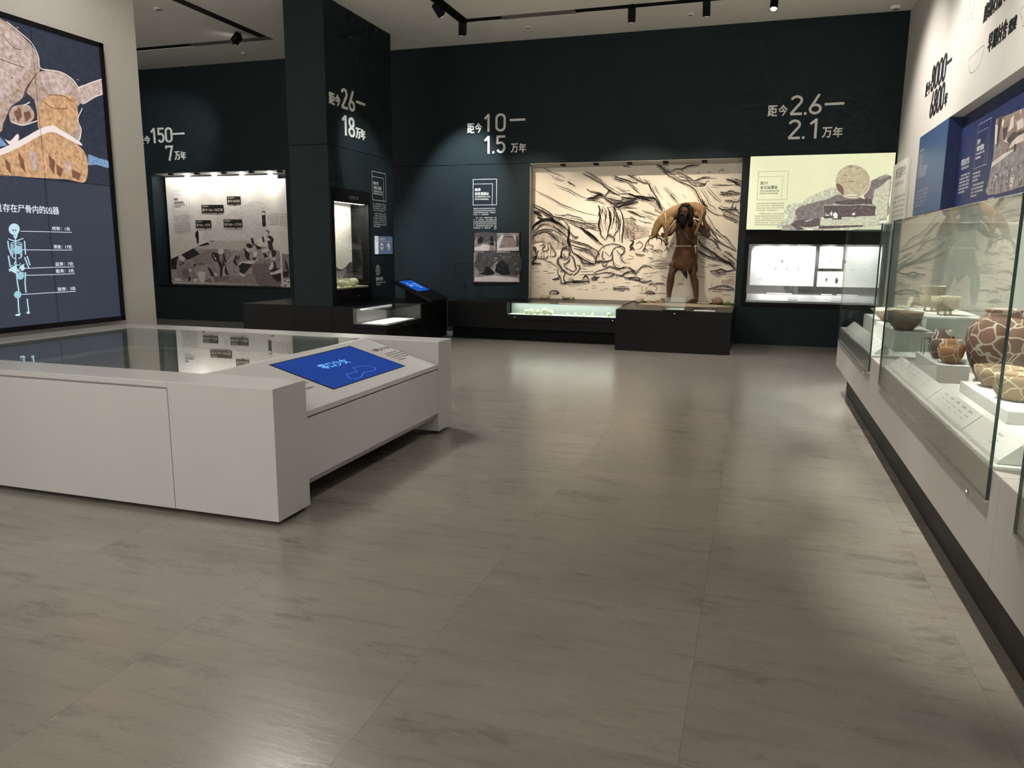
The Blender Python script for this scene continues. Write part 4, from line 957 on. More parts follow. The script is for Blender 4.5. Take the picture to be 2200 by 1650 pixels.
  ('ink','s',8.5,[-762,1800,-667,1718,-527,1637,-408,1583,-334,1538]),
  ('ink','s',8.5,[-531,1545,-429,1473,-325,1382]),
  ('ink','s',8.5,[-545,1471,-443,1408,-340,1336]),
  ('ink','s',8.5,[-748,1200,-640,1212,-569,1240,-458,1205,-326,1244]),
  ('ink','s',8.5,[-667,1220,-602,1184,-458,1196]),
  ('ink','s',8.5,[-759,892,-687,912,-589,943,-489,954,-398,938,-342,892,-532,897,-686,894]),
  ('ink','s',15.2,[-967,1735,-908,1634,-803,1561,-691,1488,-615,1425,-522,1370,-420,1317,-326,1244]),
  ('ink','s',15.2,[-977,1560,-835,1468,-687,1415,-558,1379]),
  ('ink','s',15.2,[-558,1370,-420,1317,-326,1240]),
  ('ink','s',5.7,[-2032,1637,-1967,1684,-1908,1647,-1934,1581,-2019,1542]),
  ('ink','s',5.7,[-1932,1524,-1837,1543,-1816,1487]),
  ('ink','s',5.7,[-1866,1543,-1752,1563,-1674,1517,-1617,1498]),
  ('ink','s',5.7,[-1849,1609,-1793,1638,-1725,1601,-1752,1563]),
  ('ink','s',5.7,[-1750,1506,-1676,1545,-1580,1527,-1559,1480]),
  ('ink','s',5.7,[-1436,1678,-1380,1659,-1434,1612,-1348,1576]),
  ('ink','s',5.7,[-1762,1336,-1612,1376,-1498,1368]),
  ('ink','s',5.7,[-1685,1309,-1534,1320,-1420,1312]),
  ('ink','s',5.7,[-1769,1279,-1626,1271,-1419,1284]),
  ('ink','s',5.7,[-1701,1232,-1568,1230,-1435,1227]),
  ('ink','s',5.7,[-1764,1146,-1650,1157]),
  ('ink','s',5.7,[-1571,1083,-1466,1075]),
  ('ink','s',5.7,[-2054,910,-1919,927]),
  ('ink','s',5.7,[-1933,792,-1483,803]),
  ('ink','s',5.7,[-1283,974,-1226,961,-1161,968]),
  ('ink','s',5.7,[-1201,1023,-1176,1081]),
  ('ink','s',5.7,[-677,1910,-581,1801,-488,1737,-420,1637,-344,1556]),
  ('ink','s',5.7,[-782,1316,-680,1285,-554,1305]),
  ('ink','s',5.7,[-728,1154,-545,1148,-330,1161]),
  ('ink','s',5.7,[-652,1109,-561,1106]),
  ('ink','s',5.7,[-471,1103,-327,1115]),
  ('ink','s',5.7,[-889,1263,-752,1266]),
  ('ink','s',5.7,[-955,1113,-815,1087]),
  ('ink','s',5.7,[-693,856,-529,851]),
  ('ink','s',5.7,[-517,804,-373,803]),
  ('ink','s',5.7,[-923,1393,-794,1376]),
  ('ink','s',5.7,[-1899,913,-1886,827]),
  ('ink','s',5.7,[-1812,905,-1819,828]),
  ('ink','s',5.7,[-1631,919,-1646,833]),
  ('ink','s',5.7,[-911,1347,-828,1339]),
  ('ink','s',5.7,[-815,1422,-741,1405]),
  ('ink','s',5.7,[-701,996,-707,940]),
  ('ink','s',4.3,[-1907,1046,-1870,1048]),
  ('ink','s',4.3,[-1881,1131,-1790,1137]),
  ('ink','s',4.3,[-1593,1109,-1510,1110]),
  ('ink','s',4.3,[-1473,1294,-1417,1299]),
  ('ink','s',4.3,[-1571,1234,-1525,1240]),
  ('ink','s',4.3,[-1610,1172,-1534,1175]),
  ('ink','s',4.3,[-1783,1393,-1707,1401]),
  ('ink','s',4.3,[-1785,1093,-1712,1101]),
  ('ink','s',4.3,[-1947,1048,-1875,1044]),
  ('ink','s',4.3,[-1507,1251,-1419,1248]),
  ('ink','s',4.3,[-1887,1284,-1854,1286]),
  ('ink','s',4.3,[-1456,1420,-1391,1427]),
  ('ink','s',4.3,[-2063,1143,-2018,1151]),
  ('ink','s',4.3,[-2011,1146,-1943,1155]),
  ('ink','s',4.3,[-1950,986,-1906,986]),
  ('ink','s',4.3,[-1819,1082,-1749,1078]),
  ('ink','s',4.3,[-1748,1376,-1708,1383]),
  ('ink','s',4.3,[-1546,1416,-1516,1409]),
  ('ink','s',4.3,[-1973,1023,-1939,1024]),
  ('ink','s',4.3,[-1958,1055,-1887,1054]),
  ('ink','s',4.3,[-1575,1041,-1524,1041]),
  ('ink','s',4.3,[-1813,1413,-1729,1413]),
  ('ink','s',4.3,[-1552,1370,-1488,1371]),
  ('ink','s',4.3,[-1615,1432,-1564,1433]),
  ('ink','s',4.3,[-2071,1191,-1992,1193]),
  ('ink','s',4.3,[-1660,1171,-1618,1174]),
  ('ink','s',3.3,[-940,1726,-833,1776]),
  ('ink','s',3.3,[-921,1712,-845,1772]),
  ('ink','s',3.3,[-902,1697,-838,1754]),
  ('ink','s',3.3,[-883,1682,-779,1714]),
  ('ink','s',3.3,[-864,1668,-762,1687]),
  ('ink','s',3.3,[-845,1653,-758,1675]),
  ('ink','s',3.3,[-826,1638,-744,1684]),
  ('ink','s',3.3,[-807,1624,-702,1647]),
  ('ink','s',3.3,[-788,1609,-684,1652]),
  ('ink','s',3.3,[-769,1595,-675,1641]),
  ('ink','s',3.3,[-750,1580,-643,1603]),
  ('ink','s',3.3,[-731,1565,-662,1587]),
  ('ink','s',3.3,[-712,1551,-651,1611]),
  ('ink','s',3.3,[-693,1536,-603,1588]),
  ('ink','s',3.3,[-674,1522,-594,1557]),
  ('ink','s',3.3,[-655,1507,-601,1538]),
  ('ink','s',3.3,[-637,1493,-570,1538]),
  ('ink','s',3.3,[-618,1478,-547,1509]),
  ('ink','s',3.3,[-599,1464,-507,1516]),
  ('ink','s',3.3,[-580,1449,-523,1500]),
  ('ink','s',3.3,[-561,1434,-488,1496]),
  ('ink','s',3.3,[-542,1420,-482,1450]),
 ],
 'dig': [
  ('ground1','p',0,[-12121,1267,-11808,1369,-11488,1504,-11365,1547,-11060,1569,-9813,1577,-9343,1460,-9365,746,-12120,777]),
  ('sky','p',0,[-10081,2426,-9820,2466,-9619,2379,-9763,2122,-9651,1820,-10128,1688,-11148,1661,-11191,1817,-10909,1951,-10842,2127,-10569,2213,-10350,2320]),
  ('pale2','p',0,[-11417,1539,-11127,1569,-11055,1631,-10477,1666,-10049,1668,-9813,1577,-9981,1455,-10490,1478,-10632,1497,-11099,1493,-11420,1505]),
  ('ground2','p',0,[-11594,1245,-11327,1381,-11067,1473,-10567,1477,-10582,1257,-10987,1197,-11427,1191,-11527,1225]),
  ('ground2','p',0,[-11427,1191,-11223,1201,-11227,1138,-11432,1135]),
  ('ground3','p',0,[-11445,1191,-11223,1201,-11218,1152,-11414,1143]),
  ('ground3','p',0,[-11007,919,-10527,928,-10535,803,-11016,793]),
  ('ground3','p',0,[-10045,1179,-9594,1214,-9599,1127,-9635,1097,-9357,884,-9363,767,-9931,770,-10020,1033]),
  ('ground2','p',0,[-10646,903,-10004,1004,-9931,770,-10654,776]),
  ('ground2','p',0,[-9882,1298,-9590,1301,-9594,1214,-10028,1179]),
  ('dark','p',0,[-11808,1369,-11488,1504,-11327,1381,-11663,1251,-11713,1272]),
  ('dark','p',0,[-11373,1554,-11114,1631,-11067,1583,-11264,1547]),
  ('dark','p',0,[-11070,1655,-10952,1663,-10954,1646,-11054,1645]),
  ('dark','p',0,[-12122,1260,-11889,1340,-11956,1156,-11975,1043,-12114,1055]),
  ('ink','p',0,[-11411,1830,-11374,1864,-11340,1871,-11335,1830,-11332,1720,-11352,1609,-11387,1602,-11395,1706,-11421,1747]),
  ('coat','p',0,[-11889,1340,-11819,1348,-11728,1300,-11680,1251,-11720,1187,-11616,1189,-11483,1135,-11471,1079,-11644,1062,-11632,992,-11691,906,-11713,849,-11818,833,-11936,887,-11971,986,-11956,1156,-11921,1269]),
  ('coat','p',0,[-11617,964,-11524,1050,-11465,938,-11455,840,-11526,810,-11572,880]),
  ('pale','p',0,[-11898,1333,-11810,1348,-11728,1300,-11751,1229,-11854,1242]),
  ('pale','p',0,[-12025,864,-11920,866,-11803,805,-12040,793]),
  ('pale','p',0,[-11540,852,-11419,869,-11433,798,-11545,789]),
  ('pale','p',0,[-11429,960,-11391,1003,-11288,1014,-11222,992,-11248,872,-11271,794,-11373,792,-11400,883]),
  ('pale','p',0,[-11661,1062,-11559,1049,-11615,992]),
  ('ground3','p',0,[-11817,1059,-11661,1062,-11632,992,-11713,849,-11812,904]),
  ('ground3','p',0,[-11253,802,-11128,881,-11033,799]),
  ('dark','p',0,[-11523,1169,-11455,1170,-11451,1107,-11493,1120]),
  ('dark','p',0,[-11887,1157,-11753,1201,-11737,1187,-11871,1136]),
  ('dark','p',0,[-11665,906,-11606,893,-11622,801,-11673,807]),
  ('coat','p',0,[-11138,1195,-11084,1251,-10983,1253,-10957,1142,-10936,976,-11004,961,-11096,1084]),
  ('dark','p',0,[-11032,1377,-10987,1418,-10888,1406,-10856,1378,-10832,1254,-10775,1117,-10824,1130,-10900,1240,-10983,1253]),
  ('dark','p',0,[-11161,1125,-11080,1071,-10982,919,-11075,917]),
  ('dark','p',0,[-10720,1421,-10660,1215,-10702,1201,-10751,1338]),
  ('dark','p',0,[-10900,1240,-10832,1254,-10774,1131,-10796,936,-10855,935,-10834,1102]),
  ('dark','p',0,[-10761,1310,-10621,940,-10702,966,-10773,1145]),
  ('pale','p',0,[-10869,1433,-10831,1495,-10772,1510,-10724,1476,-10720,1421,-10772,1386,-10855,1399]),
  ('pale','p',0,[-10994,982,-10935,990,-10926,920,-10987,919]),
  ('pale','p',0,[-10739,1145,-10714,1146,-10742,924,-10763,923]),
  ('pale','p',0,[-10976,1336,-10928,1309,-10915,1260,-10955,1281]),
  ('pale','p',0,[-10990,1377,-10964,1384,-10976,1336]),
  ('pale','s',6.9,[-10677,1201,-10499,1341]),
  ('pale','s',6.9,[-10880,809,-10679,814]),
  ('coat','p',0,[-10356,1380,-10271,1483,-10198,1520,-10142,1440,-10088,1339,-10023,1267,-9973,1224,-10045,1186,-10199,1235,-10271,1205,-10345,1145,-10432,1173,-10500,1217,-10421,1335]),
  ('dark','p',0,[-10151,1586,-10097,1615,-10020,1587,-9997,1543,-10059,1514,-10136,1542]),
  ('dark','p',0,[-10207,1520,-10142,1448,-10083,1412,-10091,1295,-10040,1274,-10160,1294,-10198,1396]),
  ('dark','p',0,[-10364,1130,-10271,1212,-10045,1186,-10121,1090,-10214,1000,-10285,984,-10344,1027]),
  ('dark','p',0,[-10499,1224,-10419,1365,-10386,1336,-10426,1262,-10397,1159,-10450,1166]),
  ('dark','p',0,[-10020,1311,-9950,1326,-9918,1283,-9970,1275]),
  ('dark','p',0,[-10387,1321,-10331,1366,-10324,1336,-10383,1248]),
  ('pale','p',0,[-10146,1521,-10077,1514,-10063,1456,-10108,1433,-10146,1470]),
  ('pale','p',0,[-10260,1234,-10023,1259,-9947,1227,-10045,1190,-10227,1203]),
  ('pale','p',0,[-10345,1012,-10217,956,-10210,926,-10289,925,-10357,968]),
  ('pale','p',0,[-9972,1238,-9926,1282,-9848,1291,-9919,1253]),
  ('pale','p',0,[-9994,1449,-9882,1450,-9905,1341,-9975,1340]),
  ('pale','p',0,[-10360,1189,-10268,1249,-10261,1227,-10336,1160]),
  ('dark','p',0,[-10039,1702,-9994,1724,-9962,1696,-9941,1602,-9798,1545,-9792,1501,-9904,1501,-9918,1558,-10002,1601]),
  ('dark','p',0,[-9669,1862,-9624,1890,-9575,1862,-9578,1804,-9612,1804]),
  ('dark','p',0,[-9588,1776,-9497,1733,-9483,1676,-9522,1590,-9493,1504,-9563,1474,-9611,1532,-9621,1647,-9652,1704]),
  ('dark','p',0,[-9754,1415,-9669,1401,-9639,1329,-9709,1314]),
  ('dark','p',0,[-9760,1754,-9718,1754,-9698,1646,-9741,1639]),
  ('pale','p',0,[-9937,1674,-9884,1689,-9896,1645,-9951,1587]),
  ('pale','p',0,[-9916,1602,-9794,1617,-9781,1545,-9866,1559]),
  ('pale','p',0,[-9686,1854,-9609,1862,-9596,1790,-9656,1776,-9698,1804]),
  ('pale','p',0,[-9718,1747,-9616,1733,-9551,1690,-9569,1668,-9687,1682]),
  ('pale','p',0,[-9785,1473,-9663,1517,-9596,1489,-9633,1445,-9754,1429]),
  ('pale','p',0,[-9709,1314,-9639,1329,-9606,1308,-9693,1292]),
  ('pale','p',0,[-9685,1733,-9635,1711,-9624,1604,-9674,1618]),
  ('coat','p',0,[-9489,1259,-9414,1389,-9365,1361,-9316,1333,-9308,1160,-9414,1086,-9511,1172]),
  ('dark','p',0,[-9546,1460,-9477,1482,-9437,1432,-9449,1375,-9502,1338,-9543,1374]),
  ('dark','p',0,[-9585,1083,-9514,1128,-9380,1087,-9519,1041,-9588,1025]),
  ('dark','p',0,[-9574,967,-9281,1030,-9289,871,-9428,832,-9510,896]),
  ('dark','p',0,[-9507,1244,-9472,1259,-9430,1100,-9497,1128]),
  ('pale','p',0,[-9564,1446,-9542,1388,-9557,1272,-9596,1330]),
  ('pale','p',0,[-9529,1316,-9468,1346,-9454,1288,-9506,1266]),
  ('pale','p',0,[-9617,1127,-9542,1244,-9509,1215,-9532,1099,-9603,1069]),
  ('pale','p',0,[-9605,1025,-9519,1026,-9311,1102,-9315,1030,-9522,983,-9590,982]),
  ('ink','p',0,[-9734,2262,-9646,2261,-9648,1960,-9733,1960]),
  ('pale','p',0,[-9730,2241,-9658,2240,-9661,2186,-9728,2187]),
  ('sketch','s',3.6,[-10095,1707,-9980,1681,-9960,1718]),
  ('sketch','s',3.6,[-10643,2111,-10568,2108,-10511,2073]),
  ('sketch','s',3.6,[-10683,2111,-10575,2089,-10553,2116]),
  ('sketch','s',3.6,[-9893,2459,-9855,2457,-9748,2468]),
  ('sketch','s',3.6,[-11022,2318,-10922,2320,-10838,2284]),
  ('sketch','s',3.6,[-9646,2438,-9602,2470,-9510,2434]),
  ('sketch','s',3.6,[-11041,2047,-11004,2060,-10915,2012]),
  ('sketch','s',3.6,[-10474,2270,-10443,2274,-10321,2244]),
  ('sketch','s',3.6,[-9777,1839,-9727,1864,-9617,1806]),
  ('sketch','s',3.6,[-10370,1821,-10292,1836,-10250,1841]),
  ('sketch','s',3.6,[-9770,2105,-9686,2075,-9606,2084]),
  ('sketch','s',3.6,[-10494,2067,-10450,2089,-10337,2019]),
  ('sketch','s',3.6,[-10292,2153,-10233,2156,-10124,2142]),
  ('sketch','s',3.6,[-9680,2345,-9626,2343,-9548,2307]),
  ('sketch','s',3.6,[-9906,1743,-9822,1776,-9758,1727]),
  ('sketch','s',3.6,[-10373,2254,-10283,2225,-10261,2228]),
  ('sketch','s',3.6,[-10558,2070,-10450,2038,-10400,2078]),
  ('sketch','s',3.6,[-9736,2326,-9677,2303,-9609,2328]),
  ('sketch','s',3.6,[-9729,1734,-9674,1741,-9603,1746]),
  ('sketch','s',3.6,[-10980,2297,-10932,2327,-10832,2266]),
  ('sketch','s',3.6,[-9876,1978,-9774,2012,-9753,1932]),
  ('sketch','s',3.6,[-10997,2268,-10923,2283,-10844,2285]),
  ('sketch','s',3.6,[-10116,1965,-10075,1996,-9952,1975]),
  ('sketch','s',3.6,[-9796,2429,-9684,2425,-9663,2441]),
  ('sketch','s',3.6,[-10672,2372,-10630,2398,-10540,2329]),
  ('sketch','s',3.6,[-10981,2327,-10868,2292,-10794,2330]),
  ('sketch','s',3.6,[-10399,1921,-10341,1955,-10268,1891]),
  ('sketch','s',3.6,[-9955,2026,-9887,2023,-9818,2011]),
  ('sketch','s',3.6,[-9864,2312,-9786,2282,-9695,2320]),
  ('sketch','s',3.6,[-9704,1815,-9663,1831,-9585,1833]),
  ('sketch','s',3.6,[-9664,2149,-9558,2175,-9562,2110]),
  ('sketch','s',3.6,[-9958,1695,-9869,1694,-9793,1711]),
  ('sketch','s',3.6,[-10303,2127,-10264,2120,-10173,2113]),
  ('sketch','s',3.6,[-10544,2225,-10484,2217,-10363,2180]),
  ('sketch','s',3.6,[-9851,1818,-9801,1785,-9726,1831]),
  ('sketch','s',3.6,[-10377,1899,-10319,1888,-10252,1853]),
  ('sketch','s',3.6,[-10434,2099,-10361,2072,-10252,2083]),
  ('sketch','s',3.6,[-10459,1989,-10425,1994,-10288,1956]),
  ('sketch','s',3.6,[-10548,2306,-10473,2279,-10411,2267]),
  ('sketch','s',3.6,[-10048,2188,-9995,2188,-9913,2183]),
  ('sketch','s',3.6,[-10223,2357,-10176,2366,-10070,2368]),
  ('sketch','s',3.6,[-10982,2225,-10925,2258,-10833,2182]),
  ('sketch','s',3.6,[-10327,1894,-10226,1871,-10150,1885]),
  ('sketch','s',3.6,[-10079,2376,-9972,2383,-9940,2335]),
  ('sketch','s',3.6,[-10666,2326,-10563,2319,-10551,2345]),
  ('sketch','s',3.6,[-10560,2468,-10455,2489,-10433,2462]),
  ('sketch','s',3.6,[-10345,2134,-10261,2123,-10204,2149]),
  ('sketch','s',3.6,[-9675,1931,-9642,1935,-9517,1884]),
  ('sketch','s',3.6,[-10987,2471,-10914,2476,-10810,2434]),
  ('sketch','s',3.6,[-10612,2146,-10533,2119,-10490,2140]),
  ('sketch','s',3.6,[-10335,2023,-10299,2042,-10195,1985]),
  ('sketch','s',3.6,[-10297,2250,-10181,2238,-10150,2256]),
  ('sketch','s',3.6,[-10916,2058,-10830,2068,-10750,2015]),
  ('sketch','s',3.6,[-9853,1894,-9807,1925,-9716,1894]),
 ],
 'dig2': [
  ('paper','p',0,[-9264,2868,-8990,2863,-9006,1392,-9273,1378]),
  ('ground2','p',0,[-9271,1411,-9006,1392,-8966,665,-9271,691]),
  ('ground3','p',0,[-9258,1172,-9013,1154,-9013,937,-9257,954]),
  ('dark','p',0,[-9271,932,-9265,1041,-9111,1066,-9143,935]),
  ('dark','p',0,[-9225,1324,-9142,1195,-9119,1066,-9173,1086]),
  ('pale','p',0,[-9260,889,-8967,894,-8963,720,-9259,669]),
  ('dark','p',0,[-9236,867,-9197,879,-9199,846,-9232,841]),
  ('dark','p',0,[-9160,847,-9122,848,-9131,815,-9167,814]),
  ('dark','p',0,[-9240,779,-9189,785,-9201,747,-9242,746]),
  ('dark','p',0,[-9115,727,-8971,829,-8966,818,-9095,721]),
 ],
 'cliff': [
  ('lb_haze','p',0,[373,1877,424,2068,518,2243,723,2306,1085,2453,1325,2493,1629,2636,1894,2704,1898,2035,1902,1878]),
  ('lb_haze','p',0,[375,2167,451,2287,650,2307,678,2361,818,2435,1018,2519,1118,2549,1251,2408,1139,2281,728,2241,464,2100]),
  ('lb_mid','p',0,[533,2023,626,2209,829,2284,1094,2324,1151,2388,1332,2407,1629,2636,1894,2704,1897,2337,1861,2062,957,1956,601,1957]),
  ('lb_mid2','p',0,[1629,2636,1770,2660,1894,2704,1895,2642,1770,2549,1686,2487,1675,2382,1604,2276,1137,2302,1094,2324,1151,2388,1336,2365,1534,2405,1613,2531]),
  ('lb_mid2','p',0,[545,2155,602,2242,827,2316,1030,2368,1168,2431,1275,2365,1105,2313,1099,2270,955,2261,975,2131,908,2066,596,2023]),
  ('lb_dark','p',0,[966,2261,1727,2243,1719,2105,1500,2085,1256,2086,980,2065]),
  ('lb_dark','p',0,[533,2023,887,2066,983,2022,936,1956,751,1924,537,1968]),
  ('lb_dark','p',0,[1135,2324,1537,2362,1688,2350,1644,2276,1343,2268,1128,2292]),
  ('lb_pale','p',0,[1686,2487,1761,2539,1852,2632,1897,2621,1887,2337,1879,2083,1728,2116,1727,2243,1663,2297]),
  ('lb_pale','p',0,[930,2044,1256,2080,1739,2100,1860,2078,1785,2030,1571,1956,936,1956]),
  ('lb_pale','p',0,[448,2023,465,2089,528,2100,523,2012]),
  ('lb_pale','p',0,[691,2023,845,2066,745,2012]),
  ('lb_dark','p',0,[916,1946,1571,1958,1562,1934,1106,1907,920,1902]),
  ('lb_dark','p',0,[1104,2065,1248,2059,1239,2043,1106,2043]),
  ('lb_dark','p',0,[1388,2096,1459,2090,1460,2080,1389,2083]),
  ('lb_dark','p',0,[473,1968,535,2001,711,1891,607,1880,543,1885]),
  ('lb_mid','p',0,[367,1957,494,1968,607,1880,373,1880]),
  ('lb_mid','p',0,[920,1902,1106,1907,942,1880,754,1878]),
  ('lb_mid','p',0,[1785,2030,1822,2057,1891,2062,1888,2035,1814,2035,1796,2014]),
  ('lb_white','p',0,[997,2120,1058,2125,1060,2103,998,2109]),
  ('lb_white','p',0,[1068,2130,1085,2173,1102,2162,1096,2097]),
  ('lb_white','p',0,[1109,2130,1148,2162,1181,2129,1185,2075,1134,2070]),
  ('lb_white','p',0,[1385,2128,1433,2160,1454,2144,1417,2107]),
  ('lb_white','p',0,[924,2060,958,2082,990,2065,981,2049]),
  ('lb_white','p',0,[753,1891,841,1907,838,1882,759,1878]),
  ('lb_white','p',0,[1805,2019,1893,2035,1897,1992,1818,1993]),
  ('lb_dark','p',0,[1295,2236,1325,2247,1338,2204,1309,2193]),
  ('lb_dark','p',0,[1424,2150,1463,2165,1475,2144,1446,2128]),
  ('lb_dark','p',0,[1185,2075,1245,2097,1249,2048,1187,2048]),
  ('lb_pale','s',8.7,[986,2266,1140,2270,1344,2263,1544,2277,1706,2260]),
  ('lb_dark','s',5.3,[1449,2246,1509,2255]),
  ('lb_mid','s',3.5,[1505,2253,1530,2252]),
  ('lb_haze','s',4.8,[1067,2147,1093,2153]),
  ('lb_haze','s',3.8,[1003,2103,1049,2106]),
  ('lb_dark','s',6.2,[1426,2194,1474,2202]),
  ('lb_dark','s',4.0,[1284,2146,1320,2154]),
  ('lb_mid','s',6.0,[1617,2198,1651,2199]),
  ('lb_haze','s',5.1,[825,2118,841,2125]),
  ('lb_mid','s',6.7,[1488,2221,1539,2225]),
  ('lb_haze','s',6.6,[1405,2212,1443,2221]),
  ('lb_dark','s',7.0,[1651,2266,1689,2273]),
  ('lb_dark','s',5.1,[1333,2115,1380,2123]),
  ('lb_mid','s',5.4,[1624,2261,1667,2272]),
  ('lb_dark','s',7.4,[1299,2160,1336,2163]),
  ('lb_dark','s',7.6,[1238,2180,1256,2186]),
  ('lb_haze','s',5.7,[834,2128,865,2134]),
  ('lb_mid','s',5.0,[963,2144,1020,2149]),
  ('lb_dark','s',3.7,[1289,2164,1339,2171]),
  ('lb_dark','s',7.5,[1199,2175,1218,2188]),
  ('lb_dark','s',3.8,[1449,2121,1490,2135]),
  ('lb_dark','s',4.0,[1035,2100,1082,2109]),
  ('lb_dark','s',3.3,[1612,2278,1669,2282]),
  ('lb_haze','s',7.1,[994,2134,1024,2145]),
  ('lb_dark','s',6.6,[1521,2112,1573,2112]),
  ('lb_mid','s',5.5,[1770,2382,1777,2385]),
  ('lb_mid','s',5.5,[1757,2262,1769,2262]),
  ('lb_mid','s',5.5,[1762,2295,1770,2294]),
  ('lb_mid','s',5.5,[1853,2296,1862,2300]),
  ('lb_mid','s',5.5,[1764,2454,1773,2451]),
  ('lb_mid','s',5.5,[1844,2200,1855,2203]),
  ('lb_mid','s',5.5,[1843,2267,1848,2271]),
  ('lb_mid','s',5.5,[1775,2270,1781,2276]),
  ('lb_mid','s',5.5,[1848,2267,1853,2262]),
  ('lb_mid','s',5.5,[1795,2479,1803,2476]),
  ('lb_mid','s',5.5,[1869,2425,1873,2421]),
  ('lb_mid','s',5.5,[1791,2179,1798,2174]),
  ('lb_mid','s',5.5,[1752,2321,1760,2318]),
  ('lb_mid','s',5.5,[1851,2149,1858,2149]),
  ('lb_mid','s',5.5,[1791,2482,1796,2485]),
  ('lb_mid','s',5.5,[1759,2295,1770,2299]),
  ('lb_mid','s',5.5,[1853,2139,1860,2141]),
  ('lb_mid','s',5.5,[1714,2408,1720,2414]),
  ('lb_mid','s',5.5,[1833,2132,1839,2130]),
  ('lb_mid','s',5.5,[1796,2361,1805,2367]),
  ('lb_mid','s',5.5,[1792,2330,1803,2327]),
  ('lb_mid','s',5.5,[1747,2212,1757,2216]),
  ('lb_mid','s',5.5,[1725,2457,1733,2453]),
  ('lb_mid','s',5.5,[1727,2329,1733,2324]),
  ('lb_mid','s',5.5,[1831,2368,1840,2362]),
  ('lb_mid','s',5.5,[1764,2371,1778,2366]),
  ('lb_mid','s',5.5,[1837,2253,1842,2250]),
  ('lb_mid','s',5.5,[1797,2234,1804,2233]),
  ('lb_mid','s',5.5,[1786,2317,1796,2311]),
  ('lb_mid','s',5.5,[1773,2260,1779,2257]),
  ('lb_mid','s',5.5,[1803,2366,1814,2369]),
  ('lb_mid','s',5.5,[1866,2293,1873,2295]),
  ('lb_mid','s',5.5,[1830,2424,1838,2428]),
  ('lb_mid','s',5.5,[1777,2377,1786,2371]),
  ('lb_mid','s',5.5,[1812,2191,1826,2189]),
  ('lb_mid','s',5.5,[1730,2223,1738,2228]),
  ('lb_mid','s',5.5,[1824,2295,1836,2298]),
  ('lb_mid','s',5.5,[1863,2293,1875,2289]),
  ('lb_mid','s',5.5,[1850,2181,1863,2186]),
  ('lb_mid','s',5.5,[1841,2193,1852,2194]),
  ('lb_rim','p',0,[1621,2626,1621,2585,1615,2546,1603,2508,1585,2473,1561,2443,1532,2416,1500,2395,1463,2380,1424,2371,1384,2368,1343,2372,1302,2382,1263,2398,1226,2420,1193,2448,1163,2479,1139,2515,1120,2553,1108,2594,1101,2635,1101,2676,1108,2716,1121,2754,1139,2788,1164,2819,1193,2844,1226,2865,1263,2880,1302,2888,1342,2890,1383,2886,1423,2876,1462,2859,1498,2837,1531,2810,1559,2779,1583,2744,1602,2706,1615,2666]),
  ('lb_rim','p',0,[1474,2395,1558,2351,1518,2469]),
  ('lb_disc','p',0,[1609,2626,1609,2587,1604,2550,1592,2514,1574,2481,1552,2452,1524,2427,1493,2407,1458,2392,1421,2384,1383,2381,1344,2385,1305,2394,1268,2410,1232,2431,1201,2457,1173,2487,1150,2521,1132,2557,1120,2596,1113,2635,1114,2674,1120,2712,1132,2747,1150,2780,1173,2809,1201,2834,1233,2854,1267,2868,1304,2876,1343,2878,1382,2874,1420,2864,1457,2848,1492,2827,1523,2802,1550,2772,1573,2738,1591,2702,1603,2664]),
  ('lb_brown','p',0,[1120,2592,1165,2597,1220,2548,1246,2473,1246,2414,1197,2452,1141,2517]),
  ('lb_white','p',0,[1280,2429,1437,2427,1438,2411,1281,2413]),
  ('lb_brown','s',9.8,[1217,2718,1255,2738]),
  ('lb_brown','s',9.8,[1237,2717,1277,2722]),
  ('lb_brown','s',9.8,[1245,2611,1274,2632]),
  ('lb_brown','s',9.8,[1294,2631,1375,2625]),
  ('lb_brown','s',9.8,[1266,2860,1336,2869]),
  ('lb_brown','s',9.8,[1297,2843,1347,2850]),
  ('lb_brown','s',9.8,[1400,2820,1448,2834]),
  ('lb_brown','s',9.8,[1523,2532,1541,2553]),
 ],
 'poster': [
  ('ph_black','p',0,[-4995,1846,-4089,1847,-4082,931,-4991,907]),
  ('ph_grey','p',0,[-4971,1828,-4554,1828,-4552,1509,-4971,1506]),
  ('ph_grey','p',0,[-4983,1471,-4100,1479,-4094,949,-4984,931]),
  ('ph_grey','p',0,[-4537,1828,-4115,1829,-4112,1513,-4535,1509]),
  ('ph_dark','p',0,[-4971,1828,-4554,1828,-4553,1680,-4666,1703,-4690,1611,-4864,1610,-4913,1748,-4971,1678]),
  ('ph_dark','p',0,[-4446,1772,-4132,1773,-4114,1660,-4130,1569,-4518,1567]),
  ('ph_dark','p',0,[-4913,1472,-4129,1479,-4101,1092,-4417,1063,-4467,1223,-4517,1315,-4591,1268,-4664,1197,-4863,1125,-4963,1286]),
  ('ph_dark','p',0,[-4971,1286,-4888,1426,-4764,1427,-4839,1241,-4964,1193]),
  ('ph_black','p',0,[-4789,1126,-4739,1219,-4652,1198,-4565,1095,-4689,1058,-4888,1078]),
  ('ph_black','p',0,[-4541,1268,-4443,1339,-4321,1271,-4271,1089,-4417,1063,-4565,1130]),
  ('ph_black','p',0,[-4913,1702,-4839,1771,-4789,1725,-4839,1610,-4901,1621]),
  ('ph_black','p',0,[-4666,1748,-4617,1794,-4587,1612,-4666,1588]),
  ('ph_brown','p',0,[-4530,1567,-4446,1760,-4167,1739,-4154,1581,-4347,1534]),
  ('ph_brown','p',0,[-4971,1609,-4765,1657,-4567,1566,-4552,1509,-4971,1506]),
  ('ph_brown','p',0,[-4971,1053,-4516,1073,-4095,1057,-4094,949,-4971,931]),
  ('ph_pale','p',0,[-4531,1658,-4458,1783,-4398,1795,-4494,1567,-4530,1521]),
  ('ph_pale','p',0,[-4518,1555,-4113,1581,-4112,1513,-4535,1509]),
